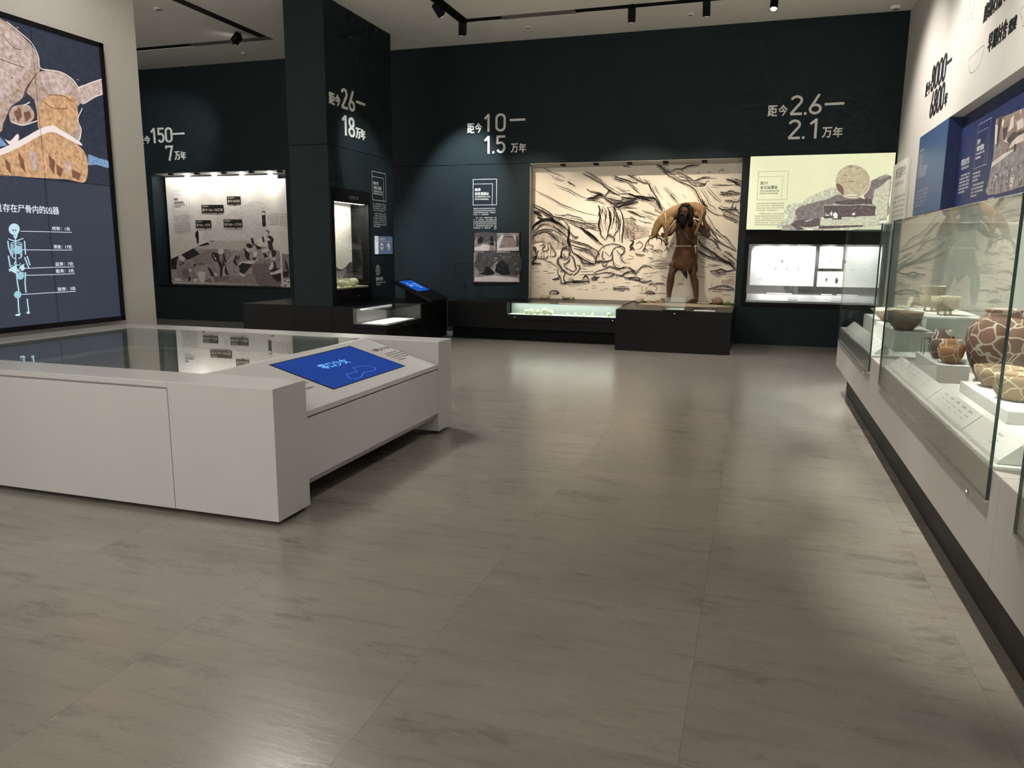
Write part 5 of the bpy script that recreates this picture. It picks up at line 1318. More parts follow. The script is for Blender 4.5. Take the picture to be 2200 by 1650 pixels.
  ('ph_pale','p',0,[-4971,1563,-4789,1622,-4666,1600,-4690,1508,-4971,1506]),
  ('ph_pale','p',0,[-4964,1018,-4565,1060,-4124,1022,-4094,954,-4964,948]),
  ('ph_pale','p',0,[-4228,1795,-4168,1773,-4179,1660]),
  ('ph_dark','s',9.3,[-4813,1155,-4760,1133]),
  ('ph_dark','s',6.1,[-4178,1246,-4138,1268]),
  ('ph_black','s',4.5,[-4278,1228,-4248,1229]),
  ('ph_dark','s',7.6,[-4304,1403,-4269,1413]),
  ('ph_grey','s',8.2,[-4665,1439,-4638,1438]),
  ('ph_dark','s',6.7,[-4801,1292,-4782,1299]),
  ('ph_dark','s',4.9,[-4362,1240,-4319,1256]),
  ('ph_dark','s',6.8,[-4477,1265,-4432,1274]),
  ('ph_grey','s',4.9,[-4594,1213,-4543,1195]),
  ('ph_grey','s',7.3,[-4883,1131,-4855,1158]),
  ('ph_dark','s',9.1,[-4612,1447,-4582,1461]),
  ('ph_grey','s',7.0,[-4915,1365,-4885,1356]),
  ('ph_black','s',6.9,[-4184,1221,-4151,1208]),
  ('ph_dark','s',5.5,[-4376,1363,-4349,1350]),
  ('ph_grey','s',8.3,[-4548,1394,-4515,1369]),
  ('ph_dark','s',10.4,[-4271,1310,-4228,1315]),
  ('ph_grey','s',5.9,[-4323,1327,-4283,1343]),
  ('ph_grey','s',6.2,[-4649,1180,-4601,1169]),
  ('ph_pale','s',6.8,[-4312,1411,-4296,1385]),
  ('ph_dark','s',5.8,[-4324,1367,-4281,1350]),
  ('ph_grey','s',6.0,[-4411,1388,-4363,1402]),
  ('ph_grey','s',8.3,[-4142,1428,-4091,1420]),
  ('ph_pale','s',8.2,[-4163,1175,-4112,1186]),
  ('ph_black','s',5.6,[-4840,1133,-4786,1119]),
  ('ph_black','s',10.2,[-4516,1406,-4472,1393]),
  ('ph_grey','s',7.8,[-4941,1257,-4926,1261]),
  ('ph_dark','s',6.5,[-4625,1316,-4586,1312]),
  ('ph_dark','s',6.2,[-4151,1442,-4108,1464]),
  ('ph_black','s',9.6,[-4462,1341,-4415,1337]),
  ('ph_grey','s',5.0,[-4238,1449,-4202,1469]),
  ('ph_grey','s',9.6,[-4783,1401,-4764,1375]),
  ('ph_grey','s',9.8,[-4274,1393,-4245,1408]),
  ('ph_black','s',10.1,[-4485,1356,-4465,1360]),
  ('ph_dark','s',8.9,[-4890,1286,-4872,1301]),
  ('ph_grey','s',10.3,[-4220,1445,-4182,1428]),
  ('ph_grey','s',8.7,[-4420,1408,-4389,1394]),
  ('ph_dark','s',8.2,[-4243,1170,-4194,1160]),
  ('ph_grey','s',7.4,[-4179,1363,-4146,1378]),
  ('ph_grey','s',5.6,[-4432,1250,-4392,1229]),
  ('ph_grey','s',10.5,[-4846,1174,-4800,1180]),
  ('ph_dark','s',10.3,[-4263,1274,-4244,1297]),
  ('ph_black','s',10.0,[-4753,1168,-4700,1171]),
  ('ph_black','s',9.9,[-4887,1135,-4859,1131]),
  ('ph_dark','s',6.2,[-4688,1438,-4674,1450]),
  ('ph_dark','s',10.0,[-4426,1161,-4384,1168]),
  ('ph_dark','s',8.8,[-4254,1342,-4239,1327]),
  ('ph_dark','s',9.1,[-4821,1369,-4800,1360]),
  ('ph_dark','s',10.4,[-4696,1437,-4653,1434]),
  ('ph_dark','s',8.4,[-4788,1276,-4756,1267]),
  ('ph_dark','s',8.9,[-4823,1216,-4786,1231]),
  ('ph_dark','s',8.5,[-4640,1211,-4611,1215]),
  ('ph_grey','s',6.5,[-4507,1183,-4465,1177]),
  ('ph_dark','s',8.6,[-4884,1113,-4860,1115]),
  ('ph_dark','s',8.6,[-4573,1260,-4540,1240]),
  ('ph_black','s',4.6,[-4774,1305,-4725,1279]),
  ('ph_grey','s',5.7,[-4889,1248,-4875,1249]),
  ('ph_dark','s',7.4,[-4285,1161,-4272,1147]),
  ('ph_pale','s',10.1,[-4577,1376,-4536,1369]),
  ('ph_black','s',10.9,[-4657,1229,-4611,1223]),
  ('ph_dark','s',10.1,[-4649,1445,-4625,1454]),
  ('ph_black','s',4.7,[-4359,1118,-4336,1091]),
  ('ph_pale','s',8.7,[-4469,1440,-4457,1420]),
  ('ph_grey','s',5.5,[-4837,1316,-4792,1339]),
  ('ph_dark','s',9.1,[-4745,1455,-4719,1439]),
  ('ph_black','s',7.7,[-4170,1347,-4123,1361]),
  ('ph_dark','s',6.9,[-4807,1121,-4771,1099]),
  ('ph_pale','s',5.7,[-4583,1341,-4561,1321]),
  ('ph_grey','s',6.4,[-4697,1296,-4680,1321]),
  ('ph_pale','s',6.2,[-4210,1267,-4161,1284]),
  ('ph_dark','s',10.3,[-4514,1214,-4493,1206]),
  ('ph_pale','s',6.3,[-4899,1572,-4889,1561]),
  ('ph_brown','s',8.5,[-4923,1686,-4903,1693]),
  ('ph_pale','s',4.9,[-4486,1561,-4467,1553]),
  ('ph_pale','s',7.0,[-4478,1680,-4459,1691]),
  ('ph_dark','s',5.0,[-4286,1683,-4262,1694]),
  ('ph_pale','s',7.2,[-4921,1799,-4910,1808]),
  ('ph_pale','s',6.5,[-4216,1767,-4203,1780]),
  ('ph_grey','s',7.6,[-4464,1671,-4429,1674]),
  ('ph_grey','s',8.9,[-4303,1751,-4290,1749]),
  ('ph_dark','s',6.7,[-4257,1672,-4240,1678]),
  ('ph_grey','s',4.8,[-4722,1589,-4712,1583]),
  ('ph_dark','s',7.7,[-4303,1549,-4289,1549]),
  ('ph_brown','s',7.6,[-4733,1639,-4721,1648]),
  ('ph_pale','s',5.7,[-4269,1661,-4232,1673]),
  ('ph_grey','s',5.3,[-4948,1604,-4915,1600]),
  ('ph_dark','s',8.8,[-4613,1691,-4574,1681]),
  ('ph_dark','s',7.3,[-4885,1596,-4860,1614]),
  ('ph_grey','s',7.1,[-4493,1586,-4465,1581]),
  ('ph_grey','s',7.5,[-4340,1676,-4325,1682]),
  ('ph_grey','s',6.4,[-4668,1810,-4646,1814]),
  ('ph_brown','s',5.1,[-4938,1659,-4900,1674]),
  ('ph_brown','s',4.9,[-4273,1691,-4256,1707]),
  ('ph_brown','s',8.9,[-4730,1753,-4710,1739]),
  ('ph_brown','s',7.3,[-4792,1710,-4781,1710]),
  ('ph_pale','s',7.7,[-4725,1650,-4695,1655]),
  ('ph_dark','s',4.7,[-4581,1636,-4556,1636]),
  ('ph_brown','s',5.9,[-4473,1774,-4461,1756]),
  ('ph_brown','s',7.6,[-4745,1544,-4735,1562]),
  ('ph_dark','s',5.9,[-4888,1647,-4849,1631]),
  ('ph_dark','s',8.2,[-4477,1782,-4462,1795]),
  ('ph_pale','s',7.4,[-4497,1625,-4462,1612]),
  ('ph_pale','s',5.9,[-4208,1629,-4189,1624]),
  ('ph_dark','s',7.6,[-4388,1666,-4373,1654]),
  ('ph_pale','s',8.6,[-4721,1557,-4689,1560]),
  ('ph_brown','s',4.9,[-4573,1619,-4537,1621]),
  ('ph_pale','s',6.8,[-4583,1575,-4562,1559]),
  ('ph_pale','s',8.2,[-4937,1743,-4923,1758]),
  ('ph_grey','s',7.1,[-4648,1666,-4617,1672]),
  ('ph_brown','s',7.1,[-4246,1760,-4223,1745]),
  ('ph_brown','s',6.3,[-4767,1587,-4747,1576]),
 ],
 'bones': [
  ('sc_navy','p',0,[4790,3402,4975,3369,5227,3362,5966,3369,5943,2118,5228,2109,4635,2111]),
  ('sc_tan','p',0,[4788,3385,4973,3352,5030,3332,5144,3275,5231,3216,5287,3149,5301,3079,5292,3004,5233,2955,5146,2848,5104,2759,5026,2700,4980,2657,4904,2521,4867,2453,4680,2487]),
  ('sc_pink','p',0,[4774,3265,5006,3300,5140,3239,5205,3175,5224,3062,5101,2911,4960,2742,4701,2661]),
  ('sc_tan','p',0,[5269,2990,5384,3042,5510,3050,5623,3016,5687,2942,5727,2861,5657,2781,5633,2669,5673,2587,5637,2483,5475,2529,5363,2561,5236,2515,5231,2662,5211,2769,5152,2813,5205,2905]),
  ('sc_pink','p',0,[5301,2988,5394,3025,5529,3016,5617,2957,5560,2870,5419,2853,5313,2898]),
  ('sc_orange','p',0,[5275,2762,5441,2848,5630,2863,5656,2771,5643,2651,5571,2543,5386,2565,5260,2537,5227,2625]),
  ('sc_pink','p',0,[5676,2954,5819,3016,5960,3079,5960,2953,5858,2904,5722,2816,5677,2852]),
  ('sc_bluegrey','p',0,[5724,2374,5837,2357,5960,2339,5960,2277,5817,2293,5714,2283]),
  ('sc_bluegrey','p',0,[4862,2417,4924,2354,4853,2336,4661,2330,4670,2400]),
  ('sc_tan','p',0,[4964,2610,5002,2669,5066,2698,5151,2713,5199,2666,5193,2610,5122,2553,5017,2538,4968,2557]),
  ('sc_brown','p',0,[5008,2635,5074,2673,5087,2612,5040,2559]),
  ('sc_brown','p',0,[5101,2641,5157,2668,5172,2616,5114,2570]),
  ('sc_brown','p',0,[5042,2667,5064,2680,5071,2654]),
  ('sc_orange','p',0,[4646,2207,4845,2273,5038,2369,5221,2475,5361,2542,5473,2520,5632,2443,5699,2371,5713,2272,5688,2159,5633,2114,5477,2131,5235,2120,4635,2111]),
  ('sc_cream','p',0,[4651,2242,4851,2318,5066,2427,5226,2523,5366,2580,5454,2555,5637,2483,5657,2446,5471,2500,5359,2523,5219,2466,5059,2371,4844,2264,4645,2199]),
  ('sc_cream','p',0,[4900,2405,4949,2393,5017,2457,5036,2441,5010,2392,4936,2365]),
  ('sc_brown','p',0,[5303,2326,5365,2275,5340,2158,5302,2221]),
  ('sc_brown','p',0,[5012,2320,5056,2252,5064,2142,5019,2202]),
  ('sc_brown','p',0,[5375,2257,5439,2215,5408,2144,5370,2170]),
  ('sc_brown','p',0,[4882,2251,4928,2211,4928,2129,4892,2162]),
  ('sc_brown','p',0,[5535,2225,5629,2194,5598,2131,5528,2155]),
  ('sc_pink','p',0,[5119,2342,5182,2331,5186,2172,5122,2184]),
  ('sc_pink','p',0,[5472,2297,5542,2285,5507,2183,5461,2198]),
  ('sc_cream','s',7.9,[5031,3341,5145,3284,5243,3228,5296,3133,5302,3043,5384,3042,5510,3050,5623,3016,5688,2952]),
  ('sc_cream','s',7.9,[5688,2952,5820,3021,5961,3084]),
  ('sc_cream','s',7.9,[5736,2828,5858,2904,5960,2953]),
  ('sc_cream','s',7.9,[4977,2550,5079,2538,5224,2596]),
  ('sc_cream','s',7.9,[5108,2701,5170,2739]),
  ('sc_cream','s',7.9,[5637,2483,5673,2587,5645,2671,5706,2779]),
  ('sc_brown','s',7.0,[5270,2999,5231,2946,5158,2859,5121,2771]),
  ('sc_brown','s',7.0,[5361,2833,5511,2851,5601,2819]),
  ('sc_brown','s',7.0,[5298,2766,5405,2728,5546,2752]),
  ('sc_brown','s',7.0,[4978,3233,5068,3151,5150,3153]),
  ('sc_brown','s',7.0,[4878,3038,5033,3020,5154,3011]),
  ('sc_orange','s',4.7,[5465,2617,5493,2621]),
  ('sc_tan','s',5.4,[5508,2653,5524,2650]),
  ('sc_pink','s',7.9,[5003,3080,5025,3067]),
  ('sc_tan','s',6.5,[5508,2610,5535,2623]),
  ('sc_tan','s',5.4,[5456,2629,5461,2629]),
  ('sc_pink','s',6.0,[5622,2859,5653,2851]),
  ('sc_tan','s',5.5,[5187,2898,5191,2878]),
  ('sc_pink','s',5.3,[5145,2815,5170,2820]),
  ('sc_brown','s',4.0,[5559,2979,5577,2965]),
  ('sc_pink','s',5.1,[4970,2831,4978,2819]),
  ('sc_orange','s',5.8,[5561,2811,5584,2820]),
  ('sc_brown','s',7.3,[5053,2813,5075,2815]),
  ('sc_pink','s',6.0,[5536,2661,5540,2639]),
  ('sc_tan','s',6.7,[5107,3309,5133,3323]),
  ('sc_tan','s',5.6,[4991,2869,5002,2870]),
  ('sc_orange','s',5.3,[5279,2809,5286,2789]),
  ('sc_pink','s',7.2,[5025,3200,5042,3205]),
  ('sc_pink','s',6.2,[5670,3023,5697,3021]),
  ('sc_orange','s',6.4,[4952,3124,4965,3108]),
  ('sc_pink','s',4.4,[5136,3020,5146,3031]),
  ('sc_tan','s',5.2,[5546,2909,5576,2916]),
  ('sc_orange','s',6.6,[5406,2721,5435,2708]),
  ('sc_orange','s',7.4,[5163,2946,5185,2935]),
  ('sc_brown','s',3.7,[5456,2691,5466,2682]),
  ('sc_tan','s',7.7,[5064,2793,5084,2779]),
  ('sc_pink','s',7.9,[5284,2832,5310,2845]),
  ('sc_brown','s',6.9,[5029,3079,5036,3062]),
  ('sc_brown','s',7.8,[5017,2907,5036,2901]),
  ('sc_tan','s',4.8,[5342,2575,5350,2569]),
  ('sc_pink','s',5.3,[5591,2970,5595,2955]),
  ('sc_pink','s',7.8,[5457,2568,5468,2566]),
  ('sc_pink','s',4.4,[5467,2974,5498,2969]),
  ('sc_pink','s',6.5,[5549,2575,5582,2570]),
  ('sc_orange','s',6.2,[5419,2601,5441,2603]),
  ('sc_tan','s',5.9,[5135,2908,5162,2911]),
  ('sc_pink','s',5.1,[5070,3188,5074,3169]),
  ('sc_orange','s',4.7,[5457,2688,5483,2676]),
  ('sc_tan','s',3.7,[5123,2835,5133,2825]),
  ('sc_pink','s',6.0,[5139,2877,5161,2884]),
  ('sc_tan','s',4.9,[5286,2926,5294,2912]),
  ('sc_tan','s',4.8,[5228,3075,5234,3079]),
  ('sc_pink','s',7.5,[5294,2923,5309,2918]),
  ('sc_pink','s',7.8,[5474,2646,5481,2633]),
  ('sc_bone','p',0,[4950,1678,4944,1660,4932,1644,4914,1634,4894,1630,4876,1633,4861,1643,4852,1658,4850,1675,4856,1693,4868,1709,4886,1719,4905,1724,4924,1721,4939,1711,4949,1696]),
  ('sc_bone','p',0,[4875,1647,4931,1648,4917,1606,4901,1596,4889,1610]),
  ('sc_bone','s',7.4,[4903,1606,4883,1395,4889,1327]),
  ('sc_bone','s',7.4,[4837,1596,4900,1581,4977,1603]),
  ('sc_bone','s',10.7,[4831,1580,4833,1522,4849,1467]),
  ('sc_bone','s',10.7,[4984,1582,4982,1522,4981,1467]),
  ('sc_bone','s',10.7,[4821,1459,4828,1363]),
  ('sc_bone','s',10.7,[4993,1454,5013,1376]),
  ('sc_bone','s',10.7,[4969,1445,5000,1346]),
  ('sc_bone','s',10.7,[4878,1319,4878,1234,4883,1157]),
  ('sc_bone','s',10.7,[4963,1317,4949,1231,4948,1145]),
  ('sc_bone','s',10.7,[4869,1115,4862,978]),
  ('sc_bone','s',10.7,[4952,1093,4954,988]),
  ('sc_bone','s',4.9,[4903,1572,4866,1565,4855,1550,4872,1543]),
  ('sc_bone','s',4.9,[4903,1572,4945,1566,4957,1551,4937,1544]),
  ('sc_bone','s',4.9,[4902,1557,4864,1550,4853,1535,4870,1528]),
  ('sc_bone','s',4.9,[4902,1557,4943,1551,4955,1535,4936,1529]),
  ('sc_bone','s',4.9,[4900,1542,4862,1535,4851,1520,4869,1513]),
  ('sc_bone','s',4.9,[4900,1542,4941,1535,4954,1520,4934,1513]),
  ('sc_bone','s',4.9,[4898,1527,4860,1520,4849,1505,4867,1498]),
  ('sc_bone','s',4.9,[4898,1527,4939,1520,4952,1505,4932,1498]),
  ('sc_bone','s',4.9,[4896,1512,4858,1505,4848,1490,4865,1483]),
  ('sc_bone','s',4.9,[4896,1512,4938,1505,4950,1490,4930,1483]),
  ('sc_bone','s',4.9,[4895,1496,4857,1490,4846,1475,4863,1468]),
  ('sc_bone','s',4.9,[4895,1496,4936,1490,4948,1474,4929,1468]),
  ('sc_bone','s',4.9,[4893,1481,4855,1475,4844,1460,4862,1453]),
  ('sc_bone','s',4.9,[4893,1481,4934,1474,4946,1459,4927,1452]),
  ('sc_bone','s',6.6,[4864,1471,4856,1446,4882,1433]),
  ('sc_bone','s',6.6,[4938,1471,4940,1446,4910,1433]),
  ('sc_bone','s',6.6,[4839,1379,4882,1353,4898,1327,4868,1311]),
  ('sc_bone','s',6.6,[4962,1386,4922,1369,4907,1327,4953,1309]),
  ('sc_bone','s',6.6,[4880,1412,4868,1387,4904,1378,4925,1395]),
  ('sc_navy','p',0,[4881,1672,4894,1677,4894,1662,4881,1660]),
  ('sc_navy','p',0,[4907,1674,4920,1673,4916,1660,4904,1663]),
  ('sc_navy','p',0,[4895,1654,4903,1654,4898,1642]),
  ('sc_navy','p',0,[4880,1630,4907,1629,4905,1624,4881,1625]),
  ('sc_bone','p',0,[4822,1354,4876,1379,4890,1336,4868,1311,4833,1329]),
  ('sc_bone','p',0,[4911,1361,4952,1381,4962,1347,4931,1326]),
  ('sc_bone','p',0,[4813,1350,4831,1346,4824,1325,4811,1334]),
  ('sc_glow','p',0,[4945,1287,4941,1277,4934,1268,4924,1261,4913,1258,4901,1258,4891,1262,4882,1270,4878,1279,4877,1289,4880,1300,4887,1309,4897,1315,4908,1319,4920,1318,4931,1314,4939,1307,4944,1298]),
  ('sc_glow','p',0,[4902,1130,4898,1120,4891,1111,4882,1105,4870,1102,4858,1102,4848,1107,4840,1114,4835,1123,4834,1134,4838,1144,4844,1153,4854,1159,4866,1163,4877,1162,4888,1158,4896,1150,4901,1141]),
  ('sc_glow','p',0,[4951,1507,4947,1494,4939,1484,4928,1476,4914,1472,4901,1472,4888,1476,4879,1484,4873,1494,4873,1507,4876,1519,4884,1529,4896,1537,4909,1541,4922,1542,4935,1537,4944,1530,4950,1519]),
  ('sc_bone','p',0,[4828,968,4866,973,4881,976,4864,952,4827,956]),
  ('sc_bone','p',0,[4932,981,4959,988,4963,966,4934,964]),
  ('sc_white','s',4.9,[4956,1661,5230,1663,5466,1663]),
  ('sc_white','s',4.9,[4952,1507,5232,1505,5454,1505]),
  ('sc_white','s',4.9,[4962,1351,5236,1354,5457,1353]),
  ('sc_white','s',4.9,[4941,1292,5234,1290,5455,1292]),
  ('sc_white','s',4.9,[4908,1132,5237,1132,5448,1131]),
 ],
 'alcove': [
  ('ph_brown','p',0,[-8619,2758,-8584,2807,-8393,2792,-7682,2768,-7012,2763,-6784,2133,-7555,2101,-8615,2100,-8611,2263,-8566,2494]),
  ('ph_grey','p',0,[-8599,2372,-8253,2443,-7870,2455,-7515,2438,-6874,2381,-6786,2140,-7557,2105,-8603,2107,-8622,2256]),
  ('ph_grey','p',0,[-8596,2568,-8291,2537,-8166,2477,-8410,2445,-8552,2462]),
  ('ph_pale','p',0,[-8619,2758,-8528,2737,-8484,2562,-8567,2565]),
  ('ph_pale','p',0,[-8300,2561,-7736,2571,-6934,2549,-6916,2497,-7705,2490,-8139,2474,-8033,2512]),
  ('ph_pale','p',0,[-8146,2738,-8060,2761,-8027,2648,-8175,2626,-8151,2688]),
  ('ph_pale','p',0,[-8584,2402,-8253,2443,-7867,2448,-8187,2405,-8593,2356]),
  ('ph_pale','p',0,[-8400,2778,-8336,2746,-8354,2696,-8399,2710]),
  ('ph_pale','p',0,[-7943,2222,-7860,2222,-7860,2103,-7916,2093]),
  ('ph_pale','p',0,[-7958,2681,-7781,2688,-7738,2606,-7904,2602]),
  ('ph_pale','p',0,[-7902,2770,-7857,2770,-7854,2735,-7887,2733]),
  ('ph_dark','p',0,[-8530,2806,-8438,2807,-8431,2692,-8442,2556,-8498,2564,-8528,2737]),
  ('ph_dark','p',0,[-8348,2680,-8197,2680,-8215,2602,-8303,2569]),
  ('ph_dark','p',0,[-8197,2555,-8022,2604,-7733,2563,-7905,2545,-8081,2510]),
  ('ph_dark','p',0,[-7952,2487,-7895,2490,-7870,2455,-7889,2415,-7941,2428]),
  ('ph_dark','p',0,[-7874,2583,-7718,2582,-7707,2553,-7839,2550]),
  ('ph_grey','p',0,[-7987,2426,-7853,2411,-7806,2320,-7834,2245,-7940,2277]),
  ('ph_dark','s',17.0,[-8066,2596,-8081,2510,-8133,2458]),
  ('ph_dark','s',17.0,[-7977,2309,-7985,2208,-7968,2104]),
  ('ph_dark','s',11.2,[-7633,2159,-7616,2156]),
  ('ph_brown','s',7.8,[-7656,2083,-7626,2078]),
  ('ph_dark','s',11.1,[-8285,2232,-8268,2233]),
  ('ph_dark','s',11.3,[-8189,2260,-8168,2257]),
  ('ph_dark','s',11.3,[-8064,2189,-8046,2190]),
  ('ph_dark','s',12.8,[-8016,2146,-7995,2143]),
  ('ph_pale','s',12.0,[-7932,2274,-7903,2275]),
  ('ph_dark','s',13.5,[-8350,2137,-8334,2138]),
  ('ph_brown','s',13.4,[-7852,2153,-7842,2155]),
  ('ph_dark','s',8.7,[-7758,2137,-7746,2132]),
  ('ph_dark','s',12.7,[-8214,2156,-8177,2151]),
  ('ph_dark','s',13.2,[-7905,2211,-7876,2210]),
  ('ph_dark','s',13.3,[-8450,2234,-8429,2231]),
  ('ph_dark','s',8.1,[-8409,2217,-8373,2212]),
  ('ph_dark','s',8.6,[-7999,2268,-7985,2262]),
  ('ph_brown','s',9.7,[-8392,2151,-8379,2147]),
  ('ph_pale','s',8.3,[-7839,2191,-7823,2189]),
  ('ph_dark','s',13.6,[-7929,2126,-7910,2123]),
  ('ph_dark','s',11.7,[-7727,2252,-7710,2247]),
  ('ph_dark','s',11.7,[-7906,2109,-7874,2110]),
  ('ph_pale','s',10.4,[-8053,2182,-8018,2181]),
  ('ph_pale','s',9.3,[-7687,2173,-7661,2168]),
  ('ph_dark','s',12.1,[-7543,2222,-7514,2219]),
  ('ph_pale','s',7.1,[-7871,2283,-7858,2282]),
  ('ph_brown','s',8.1,[-8015,2145,-7999,2146]),
  ('ph_pale','s',10.8,[-7528,2228,-7501,2224]),
  ('ph_dark','s',9.9,[-8129,2312,-8092,2304]),
  ('ph_dark','s',9.3,[-8235,2227,-8222,2228]),
  ('ph_dark','s',10.6,[-7541,2136,-7523,2136]),
  ('ph_dark','s',9.4,[-8147,2208,-8137,2209]),
  ('ph_dark','s',10.8,[-7680,2125,-7650,2120]),
  ('ph_dark','s',7.2,[-7844,2236,-7813,2235]),
  ('ph_pale','s',12.6,[-8408,2253,-8370,2250]),
  ('ph_brown','s',7.4,[-7542,2154,-7527,2154]),
  ('ph_dark','s',11.7,[-8390,2131,-8359,2131]),
  ('ph_dark','s',7.5,[-7838,2247,-7819,2249]),
  ('ph_brown','s',7.3,[-8168,2215,-8148,2217]),
  ('ph_pale','s',9.1,[-8322,2183,-8300,2178]),
  ('ph_dark','s',12.6,[-8188,2263,-8155,2260]),
  ('ph_pale','s',11.9,[-7941,2133,-7924,2132]),
  ('ph_brown','s',9.6,[-7695,2159,-7685,2156]),
  ('ph_brown','s',10.7,[-7689,2190,-7674,2186]),
  ('ph_dark','s',9.2,[-7622,2222,-7611,2225]),
  ('ph_pale','s',8.1,[-8385,2250,-8353,2249]),
  ('ph_dark','s',7.1,[-7936,2208,-7926,2209]),
  ('ph_brown','s',11.6,[-8043,2149,-8026,2148]),
  ('ph_pale','s',11.7,[-8052,2267,-8038,2266]),
  ('ph_pale','s',8.6,[-7933,2195,-7911,2193]),
  ('ph_dark','s',11.9,[-8407,2171,-8381,2170]),
  ('ph_dark','s',10.9,[-7945,2304,-7931,2305]),
  ('ph_pale','s',12.4,[-8192,2262,-8175,2264]),
  ('ph_dark','s',9.2,[-7954,2100,-7939,2101]),
  ('ph_pale','s',7.9,[-7728,2131,-7700,2128]),
  ('ph_dark','s',13.3,[-7633,2313,-7617,2310]),
  ('ph_dark','s',9.5,[-8015,2123,-7992,2117]),
  ('ph_dark','s',9.0,[-8514,2202,-8477,2200]),
  ('ph_dark','s',8.5,[-7713,2105,-7703,2103]),
  ('ph_pale','s',12.0,[-8546,2163,-8527,2160]),
  ('ph_dark','s',10.6,[-8290,2179,-8255,2180]),
  ('ph_dark','s',7.2,[-7623,2298,-7602,2298]),
  ('ph_dark','s',12.3,[-8014,2218,-7997,2218]),
  ('ph_pale','s',10.8,[-8048,2233,-8019,2234]),
  ('ph_brown','s',11.1,[-8174,2127,-8147,2128]),
  ('ph_dark','s',9.0,[-8234,2221,-8214,2219]),
  ('ph_dark','s',11.2,[-7607,2267,-7596,2264]),
  ('ph_dark','s',11.6,[-8508,2141,-8487,2137]),
  ('ph_brown','s',11.3,[-7909,2301,-7891,2300]),
  ('ph_brown','s',13.1,[-7807,2094,-7775,2092]),
  ('ph_pale','s',7.8,[-7653,2149,-7625,2143]),
  ('ph_dark','s',12.4,[-7623,2124,-7594,2122]),
  ('ph_pale','s',12.4,[-7469,2097,-7444,2099]),
  ('ph_dark','s',12.5,[-8400,2278,-8364,2272]),
  ('ph_dark','s',12.6,[-7904,2154,-7881,2150]),
  ('ph_dark','s',8.8,[-7630,2146,-7605,2147]),
  ('ph_dark','s',13.4,[-7791,2093,-7781,2093]),
  ('ph_dark','s',9.9,[-7849,2275,-7834,2271]),
  ('ph_pale','s',13.2,[-8443,2229,-8407,2222]),
  ('ph_pale','s',9.7,[-7696,2283,-7673,2277]),
  ('ph_brown','s',11.7,[-7583,2074,-7567,2071]),
  ('ph_pale','s',8.4,[-8417,2264,-8390,2263]),
  ('ph_brown','s',11.7,[-8017,2175,-7989,2173]),
  ('ph_pale','s',13.3,[-8140,2262,-8109,2259]),
  ('ph_brown','s',9.2,[-7773,2283,-7752,2284]),
  ('ph_dark','s',12.0,[-7643,2142,-7616,2139]),
  ('ph_dark','s',10.3,[-7556,2131,-7547,2134]),
  ('ph_dark','s',11.5,[-7758,2281,-7739,2278]),
  ('ph_dark','s',7.5,[-8100,2304,-8068,2302]),
  ('ph_dark','s',7.8,[-8413,2186,-8400,2189]),
  ('ph_dark','s',11.2,[-7950,2258,-7934,2255]),
  ('ph_dark','s',9.0,[-7814,2138,-7798,2138]),
 ],
 'outlines': [
  ('line','s',8.8,[-9326,3514,-8799,3519,-8795,3441,-8935,3347,-9189,3349,-9286,3423,-9326,3514]),
  ('line','s',8.8,[-9538,4195,-9601,3989,-9522,3963,-9485,3994,-9431,3984,-9390,3928,-9339,3922,-9388,4150]),
  ('line','s',8.8,[-7624,3552,-7693,3539,-7688,3499,-7624,3442,-7592,3388,-7554,3372,-7226,3292]),
 ],
 'map': [
  ('ph_dark','p',0,[10903,1242,10954,1214,11023,1195,11095,1193,11206,1236,11320,1299,11433,1316,11620,1228,12025,1338,12008,1015,10909,1058]),
  ('ph_grey','p',0,[10916,1170,11093,1166,11205,1218,11238,1162,11086,1056,10909,1062]),
  ('sketch','s',4.6,[10906,2113,11005,2029,11088,1961,11271,1713,11306,1677]),
  ('sketch','s',4.6,[10931,1955,11037,1986,11149,2088]),
  ('sketch','s',4.6,[10990,1797,11239,1785,11328,1750,11309,1732]),
  ('sketch','s',4.6,[11026,1807,10919,1778,10898,1707]),
  ('sketch','s',4.6,[10975,1547,11224,1530,11303,1502,11257,1484]),
  ('sketch','s',4.6,[11163,1420,11275,1466]),
  ('sketch','s',4.6,[11140,1927,11249,1948,11283,1913]),
  ('sketch','s',4.6,[11440,2083,11662,1981,11729,1796]),
  ('sketch','s',4.6,[11456,1716,11648,1738,11802,1683]),
  ('ink','s',9.2,[11185,2086,11214,2086]),
  ('ink','s',9.2,[11257,2090,11286,2089]),
  ('ink','s',9.2,[11312,2087,11341,2086]),
  ('ink','s',9.2,[10925,1973,10952,1972]),
  ('ink','s',9.2,[10983,1681,11011,1680]),
  ('ink','s',9.2,[11337,1714,11367,1712]),
  ('ink','s',9.2,[11329,1567,11358,1565]),
  ('ink','s',9.2,[11256,2075,11285,2075]),
  ('ink','s',9.2,[10923,2105,10950,2104]),
 ],
}
